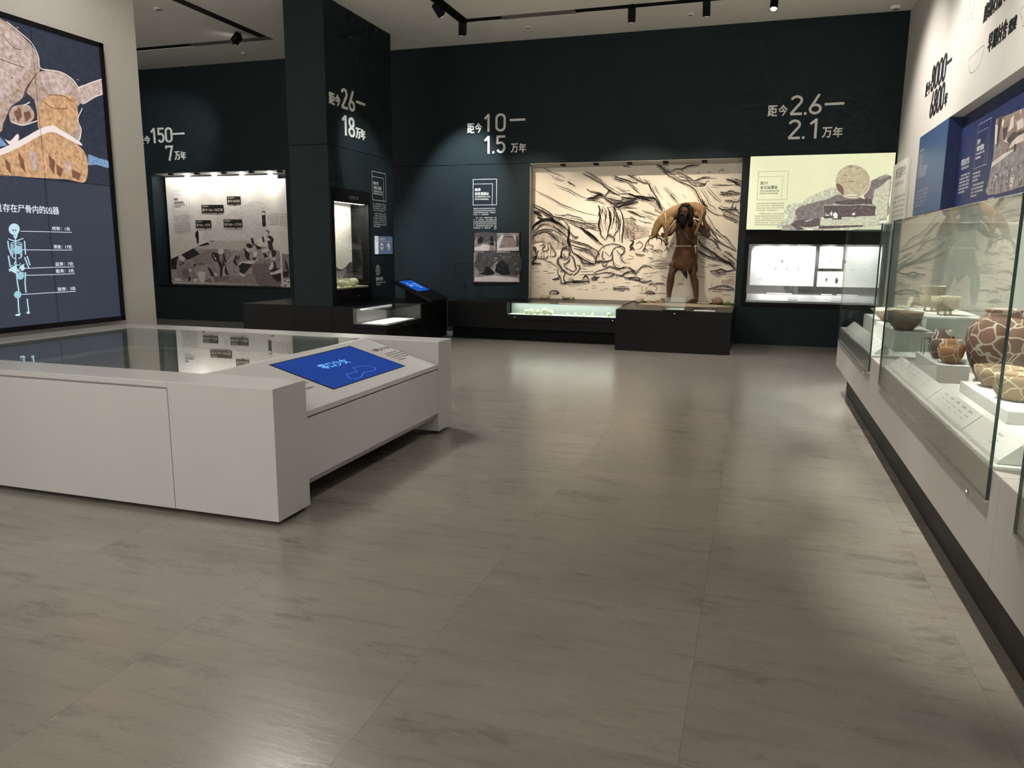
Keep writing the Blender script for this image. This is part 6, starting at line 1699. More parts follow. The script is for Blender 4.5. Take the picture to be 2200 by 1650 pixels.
# ------------------------------------------------------------------ printed pictures
def refl(name, c, **k): return mat('print_'+name, c, k.pop('rough', .55), .25, noise=k.pop('noise', .06), nscale=k.pop('ns', 6), **k)
PAL = {'ink': refl('ink', (.020, .017, .016)), 'wash': refl('wash', (.47, .40, .33), noise=.35, ns=14), 'sketch': refl('sketch', (.42, .39, .37)),
       'paper': refl('paper', (.76, .73, .68)), 'sky': refl('sky', (.66, .63, .60), noise=.12, ns=18),
       'ground1': refl('ground1', (.40, .35, .335), noise=.3, ns=16), 'ground2': refl('ground2', (.31, .26, .25), noise=.35, ns=20), 'ground3': refl('ground3', (.21, .175, .17), noise=.35, ns=20),
       'dark': refl('dark', (.035, .031, .031)), 'coat': refl('coat', (.33, .295, .28), noise=.25, ns=12), 'pale2': refl('pale2', (.56, .50, .47), noise=.15, ns=14), 'pale': refl('pale', (.74, .70, .66)),
       'ph_grey': refl('ph_grey', (.24, .22, .22), noise=.4, ns=14), 'ph_dark': refl('ph_dark', (.075, .065, .067), noise=.3, ns=14), 'ph_black': refl('ph_black', (.010, .010, .011)),
       'ph_brown': refl('ph_brown', (.26, .19, .165), noise=.3, ns=14), 'ph_pale': refl('ph_pale', (.60, .53, .50), noise=.15), 'line': refl('line', (.18, .17, .16))}
def glow(name, r, g, b, s=.95): return mat('glow_'+name, (.02, .02, .02), .3, .4, noise=.34 if name in ('sc_tan', 'sc_pink', 'sc_orange', 'lb_mid', 'lb_mid2', 'lb_dark', 'lb_haze') else .22 if name in ('lb_pale', 'lb_disc', 'sc_brown', 'sc_bluegrey', 'sc_navy') else 0, nscale=30 if name[:2] == 'sc' else 22, stretch=(1, 1, 1), emit=srgb(r, g, b), estr=s)
for n, c in {'lb_haze': (204, 205, 176), 'lb_mid': (164, 156, 142), 'lb_mid2': (132, 120, 114), 'lb_dark': (98, 84, 82), 'lb_pale': (206, 207, 178), 'lb_white': (244, 244, 228), 'lb_rim': (240, 228, 198), 'lb_disc': (198, 184, 150), 'lb_brown': (126, 100, 78),
             'sc_navy': (38, 46, 64), 'sc_tan': (186, 160, 144), 'sc_pink': (200, 176, 168), 'sc_orange': (206, 162, 120), 'sc_cream': (246, 230, 224), 'sc_brown': (126, 84, 64), 'sc_bluegrey': (124, 154, 194), 'sc_bone': (196, 234, 244), 'sc_white': (232, 240, 255), 'sc_glow': (158, 208, 226)}.items():
    PAL[n] = glow(n, *c)
def smooth_line(q, n=4):
    if len(q) < 3: return q
    P = [V(p) for p in q]; P = [P[0]*2-P[1]]+P+[P[-1]*2-P[-2]]; out = []
    for i in range(1, len(P)-2):
        for k in range(n):
            t = k/n; a, b, c, d = P[i-1:i+3]
            out.append(tuple(.5*((2*b)+(c-a)*t+(2*a-5*b+4*c-d)*t*t+(3*b-a-3*c+d)*t*t*t)))
    out.append(tuple(P[-2])); return out
def print_art(key, face, parent, base, name='printed_shapes', sketchy=False):
    runs = {}; last = None; lay = 0; nw = 0; rnd = random.Random(len(key))
    for m_, kind, w, pts in ART[key]:
        if m_ != last or kind == 'p': lay += 1; last = m_
        off = base+lay*.00007+(.0035 if sketchy and m_ == 'ink' else 0); mb = runs.setdefault(m_, MB()); q = [(pts[i]/1000, pts[i+1]/1000) for i in range(0, len(pts), 2)]
        if kind == 'p':
            if len(q) > 5 and key in ('bones', 'dig', 'cliff', 'alcove', 'poster') and m_ not in ('paper', 'ground1', 'sc_navy', 'ph_black'): q = smooth_line(q[-1:]+q+q[:1], 3)[3:-3]
            face.poly(mb, q, off); continue
        q = smooth_line(q); clip = (lambda L: [(min(-.32, max(-3.91, x)), min(2.968, max(.662, y))) for x, y in L]) if key == 'mural' else (lambda L: L)
        if sketchy and m_ == 'ink' and len(q) > 2:
            q = [(x+rnd.uniform(-1, 1)*.0035, y+rnd.uniform(-1, 1)*.0035) for x, y in q]
            q = clip(q); face.stroke(mb, q, w/1000*1.6, off, taper=True)
            if w > 7:
                nw += 1; face.stroke(runs.setdefault('wash', MB()), clip([(x+.006, y-w*.0014) for x, y in q]), w/1000*3.2, base+.0012+nw*.000008, taper=True)
            for rep in range(3 if w > 10 else 2):            # loose pen lines beside the main one
                n = len(q); i0 = rnd.randrange(0, max(1, n//2)); i1 = min(n, i0+max(3, int(n*rnd.uniform(.35, .8)))); d = rnd.uniform(.012, .034)*rnd.choice((-1, 1))
                face.stroke(mb, clip([(x+d*.6+rnd.uniform(-1, 1)*.004, y+d+rnd.uniform(-1, 1)*.004) for x, y in q[i0:i1]]), max(5.5, w*.55)/1000, off, taper=True)
            if w > 8:                                          # short hatching across it
                for rep in range(int(len(q)*.5)):
                    x, y = q[rnd.randrange(len(q))]; l = rnd.uniform(.02, .06); a = rnd.uniform(-1.9, -.9)
                    face.stroke(mb, clip([(x, y), (x+l*.5*math.cos(a)+.004, y+l*.5*math.sin(a)), (x+l*math.cos(a), y+l*math.sin(a))]), .0045, off, taper=True)
        else: face.stroke(mb, q, w/1000*(1.2 if m_ == 'ink' else 1), off, taper=(m_ == 'ink' and len(q) > 2))
    for m_, mb in runs.items(): ob(name, mb, PAL[m_], parent, kind='stuff')
FBK = lambda y: Face((0, y, 0), (1, 0, 0), (0, 0, 1))
FRT = lambda x: Face((x, 0, 0), (0, -1, 0), (0, 0, 1))       # a = -y
FLF = lambda x: Face((x, 0, 0), (0, 1, 0), (0, 0, 1))        # a = y

# cave mural
mu = thing('cave_mural', (-2.1, 13.5, .66), 'large cream mural with ink drawing of cave people and rocks behind the hunter figure', 'mural')
ob('mural_board', bx(-3.916, -.316, 13.49, 13.51, .656, 2.974), mat('mural_paper', (.80, .72, .60), .6, .25, noise=.05, nscale=2.5), mu)
print_art('mural', FBK(13.49), mu, .0008, 'ink_drawing', True)
# excavation mural in the left recess
dg = thing('excavation_mural', (-10.7, 13.6, .74), 'black and white excavation photo mural with black date tags in the left recess', 'mural')
ob('mural_board', bx(-12.10, -9.325, 13.60, 13.62, .745, 2.98), PAL['paper'], dg)
FD = FBK(13.60); print_art('dig', FD, dg, .0008, 'photo_print')
m = MB(); m2 = MB()
for a0, b1, a1, b0, txt in ((-11.21, 2.402, -10.655, 2.237, '距今120—70万年'), (-10.56, 2.568, -10.223, 2.409, '距今150万年'), (-11.381, 2.088, -10.988, 1.927, '距今8—7万年'), (-10.675, 2.102, -10.216, 1.938, '距今60—7万年')):
    FD.rect(m, a0, b0, a1, b1, .011); FD.poly(m, [(a1-.16, b0+.001), (a1-.11, b0+.001), (a1-.18, b0-.035)], .011)
    FD.text(m2, txt, a0+.02, b0+.03, .062, a1-a0-.04, .0115, bold=.012); FD.rows(m2, a0+.02, b1-.045, .16, 1, .05, .030, 5, 1, False, off=.0115)
ob('date_tags', m, INKB, dg); ob('tag_lettering', m2, mat('cream_lettering', (.78, .72, .56), .5), dg)
def title_block(F, a0, b0, b1, w, inks, parent, l1, l2, eng, off=.001, lw=.006):
    m = MB(); F.frame(m, a0, b0, a0+w, b1, lw, off); h = b1-b0
    F.stroke(m, [(a0, b1-.18*h), (a0+w*.83, b1-.18*h), (a0+w*.815, b0)], lw*.8, off+.0002)
    ob('title_frame', m, inks[0], parent)
    m = MB(); F.text(m, l1, a0+w*.075, b0+h*.54, h*.12, w*.245*len(l1)/2, off, bold=.028); F.text(m, l2, a0+w*.075, b0+h*.375, h*.13, w*.60*len(l2)/5, off, bold=.028)
    for k, e in enumerate(eng): F.text(m, e, a0+w*.075, b0+h*(.285-.085*k), h*.058, w*.66*len(e)/max(map(len, eng)), off, bold=.03)
    ob('title_lettering', m, inks[1], parent)
title_block(FD, -11.94, 2.268, 2.697, .425, (PAL['sketch'], INKB), dg, '南郑', '龙岗寺遗址', ('THE LONGGANGSI SITE', 'IN NANZHENG'), .003)
m = MB(); FD.rows(m, -11.945, 2.19, .42, 4, .034, .020, 11, .9, False, off=.003); FD.rows(m, -11.94, 2.045, .42, 8, .034, .020, 12, .5, off=.003)
FD.rows(m, -9.60, 2.20, .26, 6, .042, .022, 13, 1, off=.003)
for x, z in ((-10.56, 2.86), (-10.25, 2.81), (-9.505, 2.72)): FD.rows(m, x, z, .05, 2, .03, .022, int(z*100), 1, False, off=.003)
ob('small_print', m, PAL['line'], dg)
d2 = thing('side_photo_panel', (-9.15, 13.56, .7), 'narrow photo strip continuing the excavation mural beside the column', 'photo panel')
ob('board', bx(-9.31, -8.957, 13.555, 13.575, .69, 2.90), PAL['paper'], d2); print_art('dig2', FBK(13.555), d2, .0008, 'photo_print')
m = MB(); FBK(13.555).rows(m, -9.28, 2.18, .28, 6, .042, .022, 14, 1, off=.003); ob('small_print', m, PAL['line'], d2)
# light box
FLB = FBK(YB-.053); print_art('cliff', FLB, lb, .0008, 'photo_print')
LBINK = mat('light_box_ink', (.03, .03, .02), .5, emit=srgb(40, 40, 34), estr=.9)
LBLINE = mat('light_box_line', (.03, .03, .02), .5, emit=srgb(120, 120, 98), estr=.9)
title_block(FLB, -.052, 2.362, 2.805, .456, (LBLINE, LBINK), lb, '宜川', '龙王辿遗址', ('THE LONGWANGCHAN', 'SITE IN YICHUAN'), .002, .005)
m = MB(); FLB.rows(m, -.055, 2.295, .44, 4, .036, .019, 21, .75, False, off=.002); FLB.rows(m, -.065, 2.13, .46, 6, .035, .020, 22, .85, off=.002); ob('small_print', m, LBINK, lb)
# wall text and poster left of the mural
FW = FBK(YB)
wt = thing('wall_text', (-4.78, YB, 1.9), 'white framed title and text on the teal wall above the cave poster', 'wall text')
title_block(FW, -5.0, 2.328, 2.782, .452, (INKW, INKW), wt, '南郑', '疥疙洞遗址', ('THE JIEGEDONG CAVE', 'SITE IN NANZHENG'), .001, .008)
m = MB(); FW.rows(m, -4.995, 2.255, .44, 4, .036, .021, 31, .7, False); FW.rows(m, -4.995, 2.09, .44, 6, .0365, .022, 32, .75); m.add([], []); FW.stroke(m, arc(-4.57, 1.915, .018, .02, 0, 350, 16), .006, .001, closed=True); ob('small_print', m, INKW, wt)
ps = thing('cave_poster', (-4.54, YB, .93), 'dark poster with two small dig photos above a cave mouth photo', 'poster')
m = MB(); FW.slab(m, -4.992, .945, -4.088, 1.845, .001, .014); ob('board', m, PAL['ph_black'], ps); print_art('poster', FBK(YB-.014), ps, .0008, 'photo_print')
m = MB(); FBK(YB-.014).rows(m, -4.97, 1.478, .20, 1, .03, .018, 33, 1, False, off=.006); FBK(YB-.014).rows(m, -4.54, 1.478, .25, 1, .03, .018, 34, 1, False, off=.006); ob('caption', m, INKW, ps)

# ------------------------------------------------------------------ raised era lettering
def era(F, label, ink, pre, d1, dash, d2, post, loc, th=.015, sw=.125):
    t = thing('era_lettering', loc, label, 'lettering')
    def cn(txt, a0, b0, a1, b1):
        w = (a1-a0)/len(txt)
        for k, c in enumerate(txt):
            m = MB(); F.text(m, c, a0+w*k+w*.04, b0, b1-b0, w*.92, .002, th, bold=.032); ob('character', m, ink, t)
    if pre: cn(pre[0], *pre[1:])
    for s_, a0, b0, a1, b1 in d1+d2: digits(F, s_, a0, b0, b1-b0, a1-a0, ink, t, sw, thick=th)
    m = MB(); F.stroke(m, [(dash[0], dash[2]), (dash[1], dash[2])], .036, .002, th); ob('dash', m, ink, t)
    cn(post[0], *post[1:])
era(FW, 'raised white lettering reading 10 to 1.5 ten thousand years on the teal wall', INKW, ('距今', -5.115, 3.59, -4.82, 3.76), [('1', -4.78, 3.60, -4.665, 3.905), ('0', -4.575, 3.60, -4.375, 3.905)], (-4.30, -4.02, 3.785),
    [('1', -4.78, 3.225, -4.66, 3.53), ('.', -4.635, 3.225, -4.575, 3.53), ('5', -4.565, 3.225, -4.375, 3.53)], ('万年', -4.285, 3.23, -3.99, 3.385), (-4.6, YB, 3.2))
era(FW, 'raised white lettering reading 2.6 to 2.1 ten thousand years above the light box', INKW, ('距今', .02, 3.662, .335, 3.83), [('2', .35, 3.665, .555, 3.965), ('.', .565, 3.665, .625, 3.965), ('6', .635, 3.665, .835, 3.965)], (.868, 1.15, 3.81),
    [('2', .345, 3.30, .55, 3.60), ('.', .56, 3.30, .62, 3.60), ('1', .67, 3.30, .81, 3.60)], ('万年', .855, 3.305, 1.17, 3.465), (.6, YB, 3.3))
era(FW, 'raised white lettering reading 150 to 7 ten thousand years beside the white pier', INKW, ('距今', -12.48, 3.64, -12.15, 3.80), [('1', -12.13, 3.645, -12.0, 3.945), ('5', -11.965, 3.645, -11.785, 3.945), ('0', -11.77, 3.645, -11.585, 3.945)], (-11.57, -11.285, 3.81),
    [('7', -11.775, 3.285, -11.59, 3.585)], ('万年', -11.57, 3.295, -11.275, 3.465), (-11.8, YB, 3.3))
FC = FLF(cxr)
era(FC, 'raised white lettering reading 26 to 18 ten thousand years on the column', INKW, ('距今', 10.295, 3.63, 10.62, 3.795), [('26', 10.645, 3.625, 11.06, 3.925)], (11.11, 11.39, 3.795), [('18', 10.65, 3.235, 11.04, 3.535)], ('万年', 11.06, 3.245, 11.38, 3.405), (cxr, 10.85, 3.2))
FR = FRT(XR)
era(FR, 'bold black lettering reading 8000 to 6800 years on the white right wall', INKB, ('距今', -11.52, 3.53, -11.22, 3.70), [('8000', -11.19, 3.53, -10.40, 3.835)], (-10.37, -10.14, 3.70), [('6800', -11.10, 3.20, -10.35, 3.505)], ('年', -10.31, 3.20, -10.15, 3.36), (XR, 10.8, 3.2), .004, .165)
wl = thing('wall_headings', (XR, 8.3, 3.4), 'black headings about stone tools and early villages high on the right wall', 'lettering')
for txt, a0, b0, h, w in (('磨制石器', -8.90, 3.745, .17, .62), ('制作', -8.25, 3.75, .12, .24), ('早期村舍', -8.62, 3.405, .17, .60), ('营建', -7.99, 3.41, .12, .23)):
    for k, c in enumerate(txt):
        m = MB(); FR.text(m, c, a0+w/len(txt)*k, b0, h, w/len(txt)*.9, .001, .006, bold=.012); ob('character', m, INKB, wl)
ol = thing('wall_outline_drawings', (XR, 9.0, 3.4), 'thin outline drawings of pots and tools on the right wall', 'drawing')
for k in range(3):
    ART['_o'] = [ART['outlines'][k]]; print_art('_o', FR, ol, .001, 'outline')

# ------------------------------------------------------------------ right wall boards
ib = thing('intro_board', (XR-.02, 12.65, 1.88), 'white raised text board headed Neolithic Age in the corner', 'text board')
ob('board', bx(XR-.045, XR-.002, 12.08, 13.255, 1.86, 2.85), mat('board_white', (.74, .72, .67), .5), ib, bevel=.003)
FI = FRT(XR-.045); m = MB(); FI.text(m, '新石器时代', -12.96, 2.62, .15, .82, .001, bold=.015); FI.text(m, 'NEOLITHIC AGE', -12.93, 2.51, .05, .68, .001)
FI.rows(m, -13.02, 2.32, .98, 8, .068, .042, 41, .7); ob('print', m, PAL['line'], ib)
bp_ = thing('blue_wall_panel', (XR, 10.76, 2.02), 'slate blue wall panel with a boxed number one beside the alcove', 'wall panel')
ob('panel', bx(XR-.004, XR+.0005, 9.952, 11.572, 2.03, 3.038), mat('slate_blue', srgb(52, 76, 112), .4, .4, noise=.05, nscale=2), bp_)
m = MB(); FR.frame(m, -11.465, 2.655, -11.225, 2.85, .010, .005); FR.rect(m, -11.36, 2.68, -11.33, 2.80, .006); FR.rows(m, -11.46, 2.50, .55, 1, .1, .075, 51, 1, False, .085, .006)
FR.text(m, '磨制石器与早期村舍', -11.46, 2.575, .06, .56, .006); FR.rows(m, -11.48, 2.31, .77, 5, .045, .028, 52, .8, off=.006)
ob('print', m, mat('grey_lettering', (.42, .44, .46), .5), bp_)
al = thing('alcove_print', (XR+.13, 8.8, 2.03), 'navy alcove graphic with white text and a sepia photo of an excavated slope', 'wall graphic')
FA = FRT(XR+.138); m = MB(); FA.slab(m, -9.94, 2.03, 3.0, 3.035, .0008, .003); ob('panel', m, NAVY, al)
print_art('alcove', FRT(XR+.138-.003), al, .0008, 'photo_print')
FA = FRT(XR+.138-.003); title_block(FA, -9.245, 2.407, 2.846, .46, (mat('blue_line', srgb(140, 160, 196), .5), INKW), al, '西乡', '李家村遗址', ('THE LIJIACUN SITE', 'IN XIXIANG'), .001, .007)
m = MB(); FA.text(m, '老官台文化', -9.81, 2.49, .07, .34, .001, bold=.012); FA.text(m, 'LAOGUANTAI CULTURE', -9.78, 2.445, .028, .31, .001)
FA.rows(m, -9.81, 2.37, .42, 6, .036, .022, 61, .8); FA.rows(m, -9.25, 2.345, .28, 3, .036, .022, 62, .8, False); FA.rows(m, -9.25, 2.225, .46, 4, .036, .022, 63, .5); FA.rows(m, -8.6, 2.05, .22, 1, .03, .018, 64, 1, False); ob('print', m, INKW, al)

# ------------------------------------------------------------------ column side panel
ct = thing('column_text', (cxr, 11.85, 1.9), 'white framed title and text on the column beside its window case', 'wall text')
title_block(FC, 11.588, 2.33, 2.79, .485, (INKW, INKW), ct, '甜水沟', '大荔人遗址', ('TIANSHUIGOU DALI', 'MAN SITE IN DALI'), .001, .008)
m = MB(); FC.rows(m, 11.595, 2.26, .47, 4, .036, .021, 71, .9, False); FC.rows(m, 11.60, 2.10, .47, 7, .0355, .022, 72, .5)
ob('small_print', m, INKW, ct)
cs = thing('column_info_screen', (cxr, 11.93, 1.44), 'small blue-grey panel with two skull pictures on the column', 'panel')
m = MB(); FC.slab(m, 11.61, 1.44, 12.262, 1.74, .0005, .012); ob('panel', m, mat('panel_bluegrey', (.10, .15, .24), .3, emit=srgb(78, 96, 122), estr=.4), cs)
m = MB(); FC.slab(m, 11.61, 1.44, 11.73, 1.74, .012, .014); ob('white_strip', m, mat('panel_white', (.7, .7, .68), .4, emit=srgb(200, 200, 196), estr=.6), cs)
m = MB(); FC.rows(m, 11.76, 1.675, .22, 1, .05, .035, 73, 1, False, off=.0135); FC.stroke(m, [(11.74, 1.655), (12.255, 1.655)], .005, .0135); FC.rows(m, 11.82, 1.455, .05, 1, .03, .02, 74, 1, False, off=.0135); FC.rows(m, 12.07, 1.455, .05, 1, .03, .02, 75, 1, False, off=.0135)
for x in (11.855, 12.105): FC.poly(m, [(x+.055*math.cos(a/16*6.283), 1.565+.065*math.sin(a/16*6.283)) for a in range(16)], .0135)
ob('panel_print', m, mat('panel_pale', (.6, .55, .52), .4, emit=srgb(176, 160, 158), estr=.5), cs)
m = MB()
for x in (11.83, 11.875): FC.poly(m, [(x+.016*math.cos(a/10*6.283), 1.57+.018*math.sin(a/10*6.283)) for a in range(10)], .0150)
FC.poly(m, [(11.84, 1.53), (11.87, 1.53), (11.862, 1.508), (11.848, 1.508)], .0150); FC.poly(m, [(12.06, 1.55), (12.09, 1.57), (12.10, 1.52), (12.075, 1.508)], .0150); FC.stroke(m, arc(11.67, 1.69, .03, .035, 0, 350, 14), .006, .0150, closed=True); ob('skull_print', m, INKB, cs)
dt = thing('dating_sign', (cxr, 11.75, .9), 'white spade icon and dating technology lettering low on the column', 'sign')
m = MB(); FC.stroke(m, arc(11.715, 1.17, .068, .08, 0, 350, 28), .010, .001, closed=True); FC.stroke(m, [(11.715, 1.232), (11.690, 1.17), (11.715, 1.145), (11.740, 1.17)], .012, .001, closed=True); FC.stroke(m, [(11.715, 1.145), (11.715, 1.105)], .012, .001); ob('icon', m, INKW, dt)
m = MB(); FC.text(m, '测年技术', 11.635, .99, .065, .26, .001, bold=.012); FC.text(m, 'ARCHAEOLOGICAL DATING', 11.64, .95, .022, .35, .001); FC.text(m, 'TECHNOLOGY', 11.64, .915, .022, .18, .001); ob('lettering', m, INKW, dt)
print_art('map', FLF(xi+.02), wk, .0008, 'map_print')
m = MB(); FC.rows(m, 10.80, 2.325, .30, 2, .03, .016, 76, .9, False, off=.013); ob('frame_caption', m, PAL['sketch'], wk)

# ------------------------------------------------------------------ video wall picture and lettering, touch screen
print_art('bones', FLF(-5.949), vw, .0008, 'screen_image')
FVV = FLF(-5.949); m = MB()
FVV.text(m, '存在尸骨内的凶器', 4.815, 1.815, .068, .535, .0085, bold=.015); FVV.text(m, '遗', 4.735, 1.815, .068, off=.0085, bold=.015)
for txt, b in (('颅骨：1处', 1.672), ('脊椎：17处', 1.512), ('盆骨：7处', 1.361), ('骶骨：3处', 1.299), ('肢骨：3处', 1.138)): FVV.text(m, txt, 5.26, b+.004, .034, .19, .0085, bold=.012)
ob('screen_lettering', m, PAL['sc_white'], vw)
m = MB(); FS.text(m, '零口少女', 4.60, -.31, .085, .36, .0030, skew=0); ob('screen_title', m, mat('glow_cyan', (.05, .1, .2), .4, emit=srgb(110, 190, 255), estr=1.1), ts)
m = MB(); FS.stroke(m, [(4.60, -.50), (4.66, -.44), (4.80, -.45), (4.86, -.38), (5.0, -.41), (5.04, -.47), (4.98, -.50), (4.82, -.49), (4.72, -.53), (4.62, -.53)], .006, .0030, closed=True); ob('screen_outline', m, mat('glow_faint', (.03, .06, .14), .4, emit=srgb(48, 96, 190), estr=.9), ts)
m = MB(); FS.text(m, '零口少女', 5.47, -.255, .05, .24, .001, bold=.012); FS.rows(m, 5.45, -.33, .28, 5, .035, .018, 81, .5, off=.001); FS.rows(m, 4.10, -.41, .14, 2, .07, .026, 82, .8, False, off=.001); ob('table_lettering', m, INKB, tb)
m = MB(); FS.rect(m, 5.44, -.25, 5.455, -.21, .001); ob('red_mark', m, mat('red_mark', (.5, .06, .04), .5), tb)

# ------------------------------------------------------------------ specimens pinned to the white boards
STONE = mat('dark_stone', (.06, .055, .05), .6, noise=.3, nscale=30, bump=.3)
for k, (x, z, r) in enumerate(((.417, 1.38, .022), (.321, 1.255, .013), (.402, 1.254, .006), (.495, 1.258, .012), (.678, 1.253, .013), (1.106, 1.487, .006), (1.164, 1.384, .011), (1.129, 1.088, .018), (1.285, 1.08, .034), (1.491, 1.481, .010), (1.614, 1.48, .010), (1.617, 1.387, .012), (1.533, 1.26, .015), (1.622, 1.259, .011), (1.698, 1.261, .015), (1.423, 1.088, .008))):
    where = 'large left board' if x < .95 else 'upper small board' if x < 1.37 and z > 1.25 else 'lower small board' if x < 1.39 else 'right board'
    size = 'largest' if r > .03 else 'mid-sized' if r > .0145 else 'small' if r > .009 else 'tiny'
    pos = ('topmost', 'leftmost of the row', 'second of the row', 'third of the row', 'alone at right', 'upper left', 'centre', 'left', 'right', 'top left', 'top right', 'second row', 'lower row left', 'lower row middle', 'lower row right', 'bottom')[k]
    m = MB(); m.blob((x, YB+.347, z), (r*.75, r*.4, r*1.25), 2, k, .15)
    ob('stone_specimen', m, STONE, label='%s dark stone, %s on the %s of the wall case' % (size, pos, where), cat='specimen', group='stone specimens in the wall case')
m = MB(); FBB = FBK(YB+.35)
for x in (.095, .401, .718, 1.59): FBB.rows(m, x-.05, 1.075, .08, 2, .018, .010, int(x*99), 1, False, off=.0008)
ob('captions', m, PAL['sketch'], wc)
for k, (x, w) in enumerate(((.40, .40), (1.14, .16), (1.42, .24))):
    m = MB(); m.box(x-w/2, x+w/2, YB+.17, YB+.33, .8305, .845); ob('specimen_tray', m, DECK, label='%s white tray on the ledge of the wall case' % ('long left', 'small middle', 'right')[k], cat='tray', bevel=.003)
# ------------------------------------------------------------------ pottery in the right-hand showcases
def clay(name, c1, c2, crack=None, scale=9.0, width=.05):
    m = bpy.data.materials.new(name); m.use_nodes = True; nt = m.node_tree; b = nt.nodes['Principled BSDF']; L = nt.links; N = nt.nodes.new
    tc = N('ShaderNodeTexCoord'); nz = N('ShaderNodeTexNoise'); nz.inputs['Scale'].default_value = 7; nz.inputs['Detail'].default_value = 6
    L.new(tc.outputs['Object'], nz.inputs['Vector']); mx = N('ShaderNodeMix'); mx.data_type = 'RGBA'; mx.inputs[6].default_value = (*c1, 1); mx.inputs[7].default_value = (*c2, 1); L.new(nz.outputs['Fac'], mx.inputs[0]); col_ = mx.outputs[2]
    if crack:
        wv = N('ShaderNodeTexNoise'); wv.inputs['Scale'].default_value = 5; L.new(tc.outputs['Object'], wv.inputs['Vector'])
        ad = N('ShaderNodeVectorMath'); ad.operation = 'MULTIPLY_ADD'; ad.inputs[1].default_value = (.14, .14, .14); L.new(wv.outputs['Color'], ad.inputs[0]); L.new(tc.outputs['Object'], ad.inputs[2])
        vo = N('ShaderNodeTexVoronoi'); vo.feature = 'DISTANCE_TO_EDGE'; vo.inputs['Scale'].default_value = scale; L.new(ad.outputs[0], vo.inputs['Vector'])
        vc = N('ShaderNodeTexVoronoi'); vc.inputs['Scale'].default_value = scale; L.new(ad.outputs[0], vc.inputs['Vector'])
        lt = N('ShaderNodeMath'); lt.operation = 'LESS_THAN'; lt.inputs[1].default_value = width; L.new(vo.outputs['Distance'], lt.inputs[0])
        sp = N('ShaderNodeSeparateColor'); L.new(vc.outputs['Color'], sp.inputs[0])
        hs = N('ShaderNodeMath'); hs.operation = 'GREATER_THAN'; hs.inputs[1].default_value = .90; L.new(sp.outputs[0], hs.inputs[0])
        orr = N('ShaderNodeMath'); orr.operation = 'MAXIMUM'; L.new(lt.outputs[0], orr.inputs[0]); L.new(hs.outputs[0], orr.inputs[1])
        vr = N('ShaderNodeMapRange'); vr.inputs[3].default_value = .75; vr.inputs[4].default_value = 1.2; L.new(sp.outputs[1], vr.inputs[0])
        sc_ = N('ShaderNodeVectorMath'); sc_.operation = 'SCALE'; L.new(col_, sc_.inputs[0]); L.new(vr.outputs[0], sc_.inputs[3])
        m2 = N('ShaderNodeMix'); m2.data_type = 'RGBA'; L.new(orr.outputs[0], m2.inputs[0]); L.new(sc_.outputs[0], m2.inputs[6]); m2.inputs[7].default_value = (*crack, 1); col_ = m2.outputs[2]
    L.new(col_, b.inputs['Base Color']); b.inputs['Roughness'].default_value = .7; b.inputs['Specular IOR Level'].default_value = .25
    bp = N('ShaderNodeBump'); bp.inputs['Strength'].default_value = .25; bp.inputs['Distance'].default_value = .01; L.new(nz.outputs['Fac'], bp.inputs['Height']); L.new(bp.outputs[0], b.inputs['Normal'])
    return m
PLA = (.64, .58, .49)
MEND = clay('mended_clay', (.17, .092, .062), (.255, .15, .105), PLA, 12.0, .05)
BROWN = clay('brown_clay', (.12, .085, .06), (.20, .14, .10)); PALEC = clay('pale_clay', (.40, .33, .25), (.62, .54, .44))
ORNG = clay('orange_clay', (.36, .16, .075), (.48, .27, .14), (.66, .58, .45), 11, .03); DKJ = clay('dark_patched_clay', (.12, .09, .075), (.19, .13, .10), (.70, .65, .58), 9, .02)
GRNC = clay('greenish_clay', (.36, .34, .22), (.60, .55, .38), (.66, .62, .48), 14, .05); TANC = clay('tan_clay', (.26, .18, .10), (.38, .27, .16), (.66, .58, .45), 13, .04)
def vessel(name, c, prof, m_, label, wall=.008, foot=None, handle=None):
    t = thing(name, c, label, 'pot' if 'jar' in name else 'bowl'); mb = MB()
    outer = prof; inner = [(max(.001, r-wall), z+(wall if i == 0 else 0)) for i, (r, z) in enumerate(prof)][::-1]
    mb.lathe([(0.0005, prof[0][1])]+outer+inner+[(0.0005, prof[0][1]+wall)], c, 48, lambda a, z: .012*math.sin(3*a+z*9)+.008*math.sin(5*a)); ob('vessel_wall', mb, m_, t)
    if foot:
        for k in range(3):
            a = 2.1*k+.4; mb = MB(); p = V(c)+V((foot*math.cos(a), foot*math.sin(a), 0)); mb.tube([p+V((0, 0, prof[0][1]+.035)), p], [.016, .010], 8); ob('foot', mb, m_, t)
    if handle:
        mb = MB(); mb.tube([V(c)+V(p) for p in handle], .009, 8); ob('handle', mb, m_, t)
    return t
JP = [(.095, 0), (.102, .008), (.135, .07), (.167, .14), (.187, .21), (.193, .27), (.186, .33), (.158, .385), (.118, .415), (.100, .423), (.100, .455), (.108, .467)]
def block(x0, x1, y0, y1, z1, label):
    return ob('display_riser', bx(x0, x1, y0, y1, .736, z1), DECK, label=label, cat='riser', group='white risers in the showcases', bevel=.002)
block(1.125, 1.425, 6.90, 8.80, .90, 'long white riser carrying the conical bowls in the farthest showcase')
block(1.43, 1.90, 7.30, 8.80, 1.0, 'tall white riser carrying the greenish tripod bowls')
block(1.125, 1.31, 5.31, 5.99, .85, 'white riser carrying the small patched jars')
block(1.45, 1.90, 5.77, 5.99, 1.02, 'tall white riser behind the large mended jar')
block(1.195, 1.90, 4.11, 5.02, .80, 'broad low white riser in front of the large mended jar')
vessel('storage_jar', (1.495, 5.45, .736), JP, MEND, 'large round brown jar mended with pale plaster seams')
